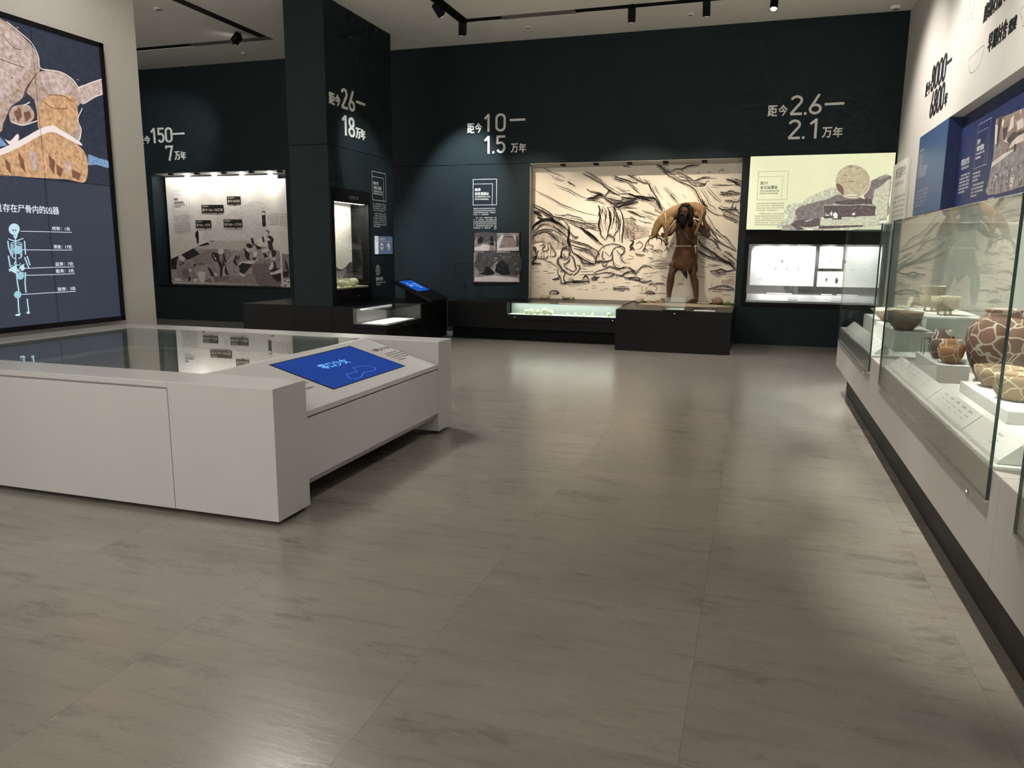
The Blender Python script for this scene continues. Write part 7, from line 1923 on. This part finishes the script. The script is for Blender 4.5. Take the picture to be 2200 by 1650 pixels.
vessel('conical_bowl', (1.215, 7.05, .901), [(.05, 0), (.068, .008), (.105, .045), (.130, .095), (.141, .155)], BROWN, 'dark brown conical bowl with a small side handle', handle=[(-.10, .03, .12), (-.15, .05, .12), (-.15, .05, .07), (-.085, .03, .06)])
vessel('open_bowl', (1.24, 7.98, .901), [(.05, 0), (.07, .008), (.13, .06), (.165, .115)], PALEC, 'wide pale open bowl at the far end of the long riser')
vessel('open_bowl', (1.27, 7.52, .901), [(.05, 0), (.06, .005), (.11, .05), (.14, .105)], PALEC, 'pale open bowl just behind the dark conical bowl')
vessel('tripod_bowl', (1.60, 8.02, 1.001), [(.075, .04), (.09, .05), (.098, .12), (.10, .23), (.108, .235)], GRNC, 'tall straight-sided greenish tripod cup', foot=.06)
vessel('tripod_bowl', (1.62, 7.58, 1.001), [(.06, .04), (.085, .055), (.11, .10), (.118, .165)], GRNC, 'low greenish tripod bowl', foot=.055)
vessel('small_jar', (1.215, 5.66, .851), [(.04, 0), (.05, .005), (.075, .05), (.082, .10), (.07, .145), (.048, .165), (.050, .19)], DKJ, 'small dark brown jar with a white patch', wall=.006)
vessel('small_jar', (1.222, 5.43, .851), [(.035, 0), (.045, .005), (.07, .04), (.08, .085), (.07, .12), (.055, .13), (.062, .15)], ORNG, 'small orange and cream jar', wall=.006)
vessel('deep_bowl', (1.70, 5.88, 1.021), [(.05, 0), (.06, .005), (.10, .05), (.13, .09)], BROWN, 'brown bowl on the tall riser left of the mended jar')
vessel('mended_bowl', (1.345, 4.86, .801), [(.06, 0), (.075, .006), (.115, .06), (.125, .115)], TANC, 'tan mended bowl directly below the large jar')
vessel('mended_bowl', (1.335, 4.46, .801), [(.07, 0), (.09, .008), (.118, .05), (.112, .105), (.118, .13)], TANC, 'cream rimmed mended bowl at the front of the low riser')
vessel('mended_jar', (1.72, 4.72, .801), [(.10, 0), (.12, .01), (.18, .1), (.20, .2), (.18, .30), (.13, .35), (.14, .40)], MEND, 'second mended brown jar at the right edge of the middle case')
st_ = thing('acrylic_stand', (1.17, 5.88, .851), 'small clear stand with thin dark legs holding a sherd', 'stand')
for dx in (-.03, .03):
    for dy in (-.05, .05):
        mb = MB(); mb.tube([(1.175+dx, 5.88+dy, .851), (1.175+dx, 5.88+dy, .95)], .003, 6); ob('leg', mb, GREY, st_)
ob('top_plate', bx(1.135, 1.215, 5.815, 5.945, .951, .956), GLASS, st_); mb = MB(); mb.blob((1.175, 5.88, .965), (.025, .04, .008), 2, 4); ob('sherd', mb, BROWN, st_)
ob('name_card', MB().prism([(1.50, 8.5, 1.001), (1.50, 8.72, 1.001), (1.53, 8.72, 1.10), (1.53, 8.5, 1.10)], (.006, 0, 0)), mat('pale_yellow_card', (.72, .74, .50), .5), label='pale yellow card standing behind the greenish cups', cat='card')
# sloping label boards behind the front glass
def label_board(y0, y1, label, cols, seed):
    t = thing('label_board', (.99, (y0+y1)/2, .736), label, 'label board', 'sloping label boards')
    ob('board', MB().prism([(.945, y0, .737), (.95, y0, .752), (1.025, y0, .822), (1.05, y0, .737)], (0, y1-y0, 0)), DECK, t, bevel=.0015)
    F = Face((.95, 0, .752), (0, -1, 0), tuple(V((.075, 0, .07)).normalized())); m = MB()
    for yy in cols:
        F.rows(m, -yy, .075, .07, 1, .02, .010, seed, 1, False, .013); F.rows(m, -yy, .050, .09, 1, .02, .006, seed+1, .9, False, .008); F.rows(m, -yy, .030, .06, 1, .02, .006, seed+2, .9, False, .008)
    ob('label_print', m, PAL['line'], t)
label_board(7.75, 8.72, 'sloping label board with grey columns in the farthest case', (8.55, 8.38, 8.2, 8.0), 91)
label_board(6.62, 7.74, 'sloping label board with five captions below the conical bowl', (7.6, 7.4, 7.2, 7.0, 6.8), 92)
label_board(4.62, 5.92, 'sloping label board with captions below the small jars', (5.82, 5.68, 5.54, 5.40, 5.26, 4.95), 93)
label_board(3.86, 4.61, 'sloping label board with five captions below the mended jar', (4.50, 4.38, 4.26, 4.14, 4.02), 94)
label_board(3.30, 3.85, 'sloping label board nearest the viewer with one caption', (3.55,), 95)

# ------------------------------------------------------------------ stone finds, casts, rocks and grass
FIND = mat('pale_find', (.52, .54, .34), .6, noise=.25, nscale=20, bump=.3)
side = ('leftmost', 'second', 'third', 'fourth', 'fifth', 'sixth', 'seventh', 'eighth', 'ninth', 'tenth')
for k, (x, r) in enumerate(((-3.66, .035), (-3.575, .05), (-3.46, .042), (-3.34, .055), (-3.225, .042), (-2.94, .02), (-2.81, .026), (-2.67, .022), (-2.52, .026), (-2.25, .034))):
    m = MB(); m.blob((x, 12.30, .462+r*.8), (r*1.0, r*.8, r*.95), 2, 20+k, .16); rest(m, .4625)
    ob('stone_find', m, FIND, label='%s pale stone find in the low bench case' % (side[k]+('' if k == 0 else ' from left')), cat='stone', group='stone finds in the bench case')
for k, (y, r) in enumerate(((10.52, .055), (10.70, .062), (10.88, .05), (11.09, .075))):
    m = MB(); m.blob((-6.24, y, .925+r*.85), (r*.9, r, r*.95), 3, 40+k, .10); rest(m, .9255)
    ob('fossil_cast', m, FIND, label='%s yellowish fossil cast on the shelf of the column window' % ('leftmost', 'second from left', 'third from left', 'largest, rightmost')[k], cat='cast', group='casts in the column window')
ROCKP = mat('pale_rock', (.62, .50, .34), .8, noise=.25, nscale=12, bump=.6); ROCKB = mat('brown_rock', (.34, .23, .15), .85, noise=.3, nscale=14, bump=.7)
sand = MB(); sand.blob((-1.15, 12.95, .64), (.72, .30, .034), 4, 71, .10); sand.v = [(p[0], p[1], max(p[2], .6405)) for p in sand.v]; ob('sand_mound', sand, mat('sand', (.56, .44, .29), .9, noise=.2, nscale=25, bump=.5), label='low mound of pale sand below the hunter figure', cat='sand')
for k, (x, y, z, rx, ry, rz, mm, lab) in enumerate(((-3.62, 13.36, .652, .085, .06, .035, ROCKP, 'flat pale rock at the left foot of the mural'), (-3.24, 13.38, .652, .07, .05, .05, ROCKP, 'pale rounded rock second from the left foot of the mural'), (-1.90, 13.25, .64, .08, .06, .05, ROCKP, 'pale wedge-shaped rock left of the hunter'), (-1.72, 13.25, .64, .055, .05, .026, ROCKB, 'small flat brown rock left of the hunter'), (-1.56, 13.28, .64, .09, .06, .03, ROCKB, 'long brown rock behind the small glass box'), (-.60, 13.22, .64, .10, .08, .065, ROCKB, 'large brown rock right of the hunter'), (-.80, 13.36, .64, .12, .06, .022, ROCKP, 'low pale slab between the hunter and the large rock'))):
    m = MB(); m.blob((x, y, z+rz*.75), (rx, ry, rz), 3, 50+k, .14); rest(m, z+.0005); ob('rock', m, mm, label=lab, cat='rock', group='rocks before the mural')
GRS = mat('artificial_grass', (.16, .26, .05), .6, noise=.3, nscale=30)
for k, (x, y, z, n, s, lab) in enumerate(((-3.12, 13.38, .652, 26, .05, 'small grass tuft beside the left rocks'), (-1.82, 13.12, .64, 20, .05, 'grass tuft between the two left rocks of the hunter'), (-1.50, 13.42, .64, 40, .09, 'bushy grass tuft behind the long brown rock'), (-.98, 13.40, .64, 24, .06, 'grass tuft behind the hunter right foot'), (-.42, 13.24, .64, 46, .07, 'wide grass tuft at the right end of the platform'))):
    rnd = random.Random(k); m = MB()
    for q in range(n):
        a = rnd.uniform(0, 6.28); r = rnd.uniform(0, s*.9); p = V((x+r*math.cos(a), y+r*.6*math.sin(a), z)); d = V((rnd.uniform(-.5, .5), rnd.uniform(-.5, .3), 1)).normalized()*s*rnd.uniform(.6, 1.3); w_ = V((.004, .002, 0))
        b_ = p+d*.6+V((0, 0, .0)); e_ = p+d+V((d.x*.5, d.y*.5, -.006)); m.add([p-w_, p+w_, b_+w_*.8, b_-w_*.8, e_], [(0, 1, 2, 3), (3, 2, 4)])
    ob('grass_tuft', m, GRS, label=lab, cat='grass', group='grass tufts before the mural')
# ------------------------------------------------------------------ the hunter figure and the deer
def chain(mb, pts, rad, n=12):
    pts = [V(p) for p in pts]; rr = [r if isinstance(r, (int, float)) else max(r) for r in rad]; mb.tube(pts, rad, n)
    for p, r in zip(pts, rad):
        r3 = (r, r, r) if isinstance(r, (int, float)) else (r[0], r[1], min(r)); mb.blob(p, tuple(q*.99 for q in r3), 2, 0, 0)
    return mb
def ell(mb, c, r): return mb.blob(c, r, 3, 0, 0)
def fuse(o, voxel, it=4, fac=.5):
    r = o.modifiers.new('fuse', 'REMESH'); r.mode = 'VOXEL'; r.voxel_size = voxel; r.use_smooth_shade = True
    s_ = o.modifiers.new('relax', 'SMOOTH'); s_.factor = fac; s_.iterations = it; return o
SKIN = mat('brown_skin', (.12, .058, .031), .5, .4, noise=.25, nscale=9, bump=.15); HAIR = mat('dark_hair', (.010, .008, .007), .6, .2, noise=.5, nscale=60, stretch=(1, 1, .1), bump=.6)
HIDE = mat('brown_hide', (.095, .043, .019), .75, .25, noise=.55, nscale=6, bump=.9); FUR = mat('dark_fur', (.03, .022, .016), .8, noise=.4, nscale=30, bump=.8)
DEER = mat('deer_coat', (.235, .140, .066), .75, .2, noise=.35, nscale=7, bump=.5); ROPE = mat('pale_rope', (.55, .48, .38), .7, noise=.2, nscale=40); ANT = mat('antler', (.075, .055, .04), .5, noise=.3, nscale=20)
man = thing('person', (-1.17, 13.2, .675), 'bearded long-haired figure in brown hide tunic carrying a deer on its shoulders', 'person')
b = MB()
# legs and feet
chain(b, [(-1.225, 13.20, 1.46), (-1.30, 13.16, 1.30), (-1.350, 13.12, 1.155), (-1.368, 13.16, 1.02), (-1.385, 13.20, .88), (-1.390, 13.21, .745)], [.098, .086, .060, .066, .050, .036])
chain(b, [(-1.03, 13.20, 1.46), (-1.025, 13.16, 1.30), (-1.005, 13.12, 1.155), (-.965, 13.17, 1.02), (-.945, 13.20, .88), (-.932, 13.21, .745)], [.098, .086, .060, .066, .050, .036])
for ax, tx in ((-1.390, -1.405), (-.932, -1.03)):
    chain(b, [(ax, 13.235, .712), (ax*.55+tx*.45, 13.15, .715), (tx, 13.03, .697)], [.036, .038, .026])
    for k in range(5):
        o_ = (k-2)*.016; chain(b, [(tx+o_, 13.035, .693), (tx+o_*1.15-.006, 12.99+abs(k-1.5)*.006, .688)], [.011, .009], 8)
# trunk, neck, head
chain(b, [(-1.13, 13.20, 1.46), (-1.13, 13.19, 1.60), (-1.135, 13.17, 1.78), (-1.145, 13.14, 1.93), (-1.15, 13.11, 2.03)], [(.15, .11), (.14, .105), (.155, .115), (.165, .11), (.09, .08)], 16)
chain(b, [(-1.15, 13.10, 2.02), (-1.165, 13.04, 2.10)], [.062, .058])
ell(b, (-1.170, 13.02, 2.185), (.080, .100, .108)); ell(b, (-1.180, 12.965, 2.125), (.056, .055, .062)); ell(b, (-1.184, 12.925, 2.185), (.058, .022, .014))
chain(b, [(-1.187, 12.925, 2.175), (-1.191, 12.900, 2.135), (-1.191, 12.912, 2.122)], [.012, .017, .014], 8)
ell(b, (-1.225, 12.945, 2.145), (.022, .02, .02)); ell(b, (-1.143, 12.945, 2.145), (.022, .02, .02)); ell(b, (-1.189, 12.918, 2.088), (.026, .014, .008))
for sx in (-.083, .080): ell(b, (-1.168+sx, 13.03, 2.155), (.012, .022, .034))
# arms: one drawn down to the deer's forelegs, one raised to the hind legs
chain(b, [(-1.28, 13.13, 1.99), (-1.345, 13.06, 1.90), (-1.395, 13.00, 1.82), (-1.435, 12.95, 1.80), (-1.465, 12.925, 1.795)], [.068, .056, .044, .040, .030])
chain(b, [(-1.01, 13.13, 1.99), (-.88, 13.06, 1.88), (-.775, 13.00, 1.795), (-.805, 12.965, 1.90), (-.845, 12.95, 2.02)], [.070, .060, .046, .046, .030])
def hand(b, w, axis, out, grip, s=1.0):
    """palm at w, fingers wrapped round an axis direction, thumb opposite"""
    w, axis, out, grip = V(w), V(axis).normalized(), V(out).normalized(), V(grip).normalized()
    b.blob(w+out*.028, (.026*s, .022*s, .034*s), 2, 0, 0)
    for k in range(4):
        q = w+out*.035+axis*((k-1.5)*.0185); ln = (.85, 1.0, .95, .75)[k]*s
        chain(b, [q, q+(out*.022+grip*.018)*ln, q+(out*.016+grip*.042)*ln, q+(out*-.006+grip*.048)*ln], [.0105, .0098, .009, .008], 8)
    q = w+out*.012+axis*.030; chain(b, [q, q+axis*.014+grip*.026+out*.006, q+axis*.004+grip*.046+out*.018], [.012, .0105, .009], 8)
hand(b, (-.850, 12.95, 2.045), (.15, 0, 1), (-.25, -.2, .95), (.1, -1, 0)); hand(b, (-1.470, 12.922, 1.795), (-.1, 0, -1), (-.95, -.2, 0), (.1, -1, -.1))
fuse(ob('body', b, SKIN, man), .0075, 3)
# clothing
t_ = MB(); n = 72; prof = [(2.045, -1.15, .085, .09, 13.11), (2.01, -1.15, .150, .115, 13.13), (1.93, -1.148, .178, .135, 13.15), (1.80, -1.135, .168, .136, 13.17), (1.66, -1.132, .168, .132, 13.18), (1.615, -1.135, .166, .128, 13.19), (1.56, -1.137, .182, .14, 13.19), (1.44, -1.145, .202, .155, 13.19), (1.33, -1.158, .220, .165, 13.185), (1.245, -1.165, .238, .172, 13.18)]
rnd = random.Random(5); hem = [rnd.uniform(-.045, .03) for _ in range(n)]; vs = []; fs = []
for i, (z, cx_, rx, ry, cy_) in enumerate(prof):
    for k in range(n):
        a = 2*math.pi*k/n; f = 1+.035*math.sin(7*a+z*8)*(z < 1.62)+.02*math.sin(11*a+z*5)+.012*math.sin(5*a-14*z)
        zz = z+(hem[k]*.8+.04*math.sin(2*a+.8)-.03*math.cos(a*1.0) if i == len(prof)-1 else 0); vs.append((cx_+rx*f*math.cos(a), cy_+ry*f*math.sin(a), zz))
for i in range(len(prof)-1):
    for k in range(n): fs.append((i*n+k, i*n+(k+1) % n, (i+1)*n+(k+1) % n, (i+1)*n+k))
t_.add(vs, fs); t_.sm = True; tu = ob('hide_tunic', t_, HIDE, man); so = tu.modifiers.new('thick', 'SOLIDIFY'); so.thickness = .012; so.offset = 1
m = MB(); m.tube([(-1.135+.178*math.cos(a/24*6.2832), 13.185+.142*math.sin(a/24*6.2832), 1.615) for a in range(25)], .009, 8); m.tube([(-.985, 13.08, 1.615), (-.97, 13.05, 1.56), (-.965, 13.045, 1.50)], .008, 8); m.blob((-.985, 13.075, 1.615), (.018, .016, .018), 2, 0, .1); ob('rope_belt', m, ROPE, man)
m = MB(); m.tube([(-1.16, 13.06, 1.26), (-1.14, 13.04, 1.20), (-1.11, 13.03, 1.14), (-1.09, 13.03, 1.08)], [(.045, .018), (.06, .02), (.042, .018), (.008, .006)], 10); ob('fur_flap', m, FUR, man)
m = MB(); m.tube([(-1.30, 13.05, 2.0), (-1.22, 13.0, 1.86), (-1.10, 13.0, 1.72), (-1.0, 13.04, 1.62)], [(.012, .05)]*4, 8); ob('hide_strap', m, mat('dark_hide', (.075, .036, .018), .8, noise=.4, nscale=9, bump=.6), man)
# hair, beard, eyes
h = MB(); ell(h, (-1.160, 13.045, 2.222), (.100, .110, .092)); ell(h, (-1.150, 13.0, 2.265), (.066, .075, .045)); rnd = random.Random(9)
for k in range(46):
    a = math.radians(-35+250*k/45); r0 = .092; x0, y0 = -1.165+r0*math.cos(a), 13.045+r0*math.sin(a)
    ln = rnd.uniform(.26, .34) if math.cos(a) > -.4 else rnd.uniform(.20, .28); fl = rnd.uniform(.0, .035)
    h.tube([(-1.165+.05*math.cos(a), 13.045+.05*math.sin(a), 2.295), (x0, y0, 2.24), (x0+.012*math.cos(a), y0+.012*math.sin(a)-.008, 2.14), (x0+fl*math.cos(a), y0+fl*math.sin(a)-.02, 2.22-ln*.7), (x0+fl*1.2*math.cos(a)-.01, y0-.03, 2.24-ln)], [.014, .019, .018, .014, .004], 7)
for k in range(9):
    x0 = -1.085+.006*k; h.tube([(-1.14, 12.975, 2.285), (x0-.005, 12.955, 2.22), (x0+.008, 12.945, 2.12), (x0, 12.945, 2.03), (x0-.02+.004*k, 12.95, 1.93+.012*(k % 3))], [.012, .016, .016, .013, .003], 7)
for k in range(5):
    x0 = -1.252-.003*k; h.tube([(-1.18, 12.985, 2.285), (x0, 12.975, 2.22), (x0-.008, 12.97, 2.12), (x0-.006, 12.965, 2.02)], [.012, .015, .013, .004], 7)
ob('hair', h, HAIR, man)
bd = MB()
for k in range(40):
    a = math.radians(-165+150*k/39); rr = rnd.uniform(.035, .062); x0, y0 = -1.185+rr*math.cos(a), 12.965+rr*math.sin(a)*.85
    bd.tube([(x0, y0, 2.10+rnd.uniform(-.015, .012)), (x0*1.0, y0-.012, 2.03), (x0-.006, y0-.012, 1.97), (-1.19+(x0+1.185)*.4, y0+.005, 1.905+rnd.uniform(-.02, .035))], [.013, .018, .015, .003], 7)
for sx in (-1, 1): bd.tube([(-1.19+.006*sx, 12.905, 2.108), (-1.19+.03*sx, 12.915, 2.098), (-1.19+.048*sx, 12.93, 2.065)], [.008, .010, .005], 7)
ob('beard', bd, HAIR, man)
for sx in (-.028, .028):
    e = MB(); e.blob((-1.186+sx, 12.918, 2.163), (.0115, .007, .0055), 2, 0, 0); eo = ob('eye', e, mat('eye_white', (.16, .14, .12), .3), man)
    e = MB(); e.blob((-1.189+sx, 12.912, 2.163), (.0052, .003, .0050), 1, 0, 0); ob('iris', e, INKB, eo)
    e = MB(); e.tube([(-1.186+sx-.02, 12.912, 2.180), (-1.186+sx, 12.902, 2.186), (-1.186+sx+.02, 12.912, 2.181)], [.003, .006, .003], 6); ob('eyebrow', e, HAIR, man)
ck = thing('wooden_stick', (-.90, 12.93, 1.83), 'dark wooden stick gripped upright in the raised hand of the figure', 'stick')
m = MB(); m.tube([(-.948, 12.912, 1.85), (-.895, 12.905, 1.98), (-.862, 12.900, 2.09), (-.846, 12.90, 2.17)], [.010, .011, .012, .014], 8); ob('shaft', m, mat('dark_wood', (.06, .04, .025), .6, noise=.3, nscale=20), ck)
# the deer
de = thing('deer', (-1.25, 13.2, 2.0), 'tan deer slung across the shoulders with head and antlers hanging down', 'deer')
d = MB(); DT = [(-.905, 13.21, 2.155), (-.945, 13.24, 2.20), (-1.04, 13.27, 2.225), (-1.18, 13.28, 2.225), (-1.33, 13.25, 2.18), (-1.46, 13.19, 2.10), (-1.56, 13.12, 2.02), (-1.61, 13.05, 1.95), (-1.635, 13.0, 1.87)]
chain(d, DT, [.075, .105, .118, .115, .115, .108, .088, .070, .060], 16)
chain(d, [(-1.635, 13.0, 1.875), (-1.645, 12.955, 1.81), (-1.648, 12.90, 1.765)], [.062, .056, .032]); ell(d, (-1.640, 12.99, 1.80), (.056, .06, .055)); chain(d, [(-1.648, 12.90, 1.765), (-1.648, 12.865, 1.752)], [.030, .022])
for sx in (-1, 1): chain(d, [(-1.64+.045*sx, 13.01, 1.80), (-1.64+.085*sx, 13.0, 1.77), (-1.64+.10*sx, 13.0, 1.735)], [.014, .016, .005], 8)
chain(d, [(-1.46, 13.12, 2.03), (-1.49, 13.02, 1.96), (-1.475, 12.945, 1.88), (-1.462, 12.905, 1.79), (-1.455, 12.90, 1.70), (-1.45, 12.895, 1.65)], [.055, .042, .026, .018, .014, .016])
chain(d, [(-1.40, 13.12, 2.04), (-1.42, 13.0, 1.97), (-1.435, 12.93, 1.88), (-1.430, 12.905, 1.79), (-1.425, 12.90, 1.70), (-1.418, 12.895, 1.655)], [.055, .042, .026, .018, .014, .016])
chain(d, [(-.93, 13.17, 2.17), (-.895, 13.05, 2.16), (-.875, 12.96, 2.11), (-.895, 12.91, 2.03), (-.930, 12.90, 1.92), (-.958, 12.895, 1.83), (-.965, 12.89, 1.80)], [.075, .055, .034, .022, .016, .015, .017])
chain(d, [(-.98, 13.16, 2.12), (-.93, 13.03, 2.10), (-.905, 12.955, 2.06), (-.92, 12.915, 1.99), (-.955, 12.905, 1.90), (-.985, 12.90, 1.82)], [.06, .045, .03, .020, .015, .016])
chain(d, [(-.875, 13.24, 2.225), (-.845, 13.23, 2.25), (-.825, 13.22, 2.235)], [.022, .018, .008], 8)
fuse(ob('deer_body', d, DEER, de), .009, 4)
for sx in (-1, 1):
    B0 = V((-1.645+.028*sx, 12.985, 1.755)); w_ = .80 if sx < 0 else 1.25; P_ = [B0, B0+V((.07*sx*w_, -.01, -.03)), B0+V((.125*sx*w_, -.015, -.09)), B0+V((.155*sx*w_, -.02, -.17)), B0+V((.165*sx*w_, -.02, -.25))]
    m = MB(); m.tube(P_, [.014, .012, .011, .009, .004], 8)
    for q, dv in ((0, (.02*sx, -.05, -.06)), (1, (.015*sx, -.04, -.11)), (3, (-.05*sx, -.02, -.06)), (3, (.045*sx, -.01, -.075))): m.tube([P_[q], P_[q]+V(dv)*.6, P_[q]+V(dv)], [.009, .007, .002], 7)
    ob('antler', m, ANT, de)
    e = MB(); e.blob((-1.648+.040*sx, 12.935, 1.815), (.009, .009, .009), 1, 0, 0); ob('eye', e, INKB, de)
m = MB(); m.tube([(-1.444+.042*math.cos(a/12*6.283), 12.903+.024*math.sin(a/12*6.283), 1.74) for a in range(13)], .007, 6); m.tube([(-1.46, 12.89, 1.74), (-1.50, 12.88, 1.71)], .006, 6); m.tube([(-1.50, 13.06, 2.15), (-1.47, 13.03, 2.02), (-1.46, 12.93, 1.90)], .006, 6); ob('binding_rope', m, ROPE, de)
for x, z, y in ((-1.449, 1.642, 12.893), (-1.416, 1.647, 12.893), (-.967, 1.79, 12.888), (-.987, 1.81, 12.898)):
    m = MB(); m.tube([(x, y, z+.015), (x, y-.004, z-.018)], [.015, .013], 8); ob('hoof', m, ANT, de)
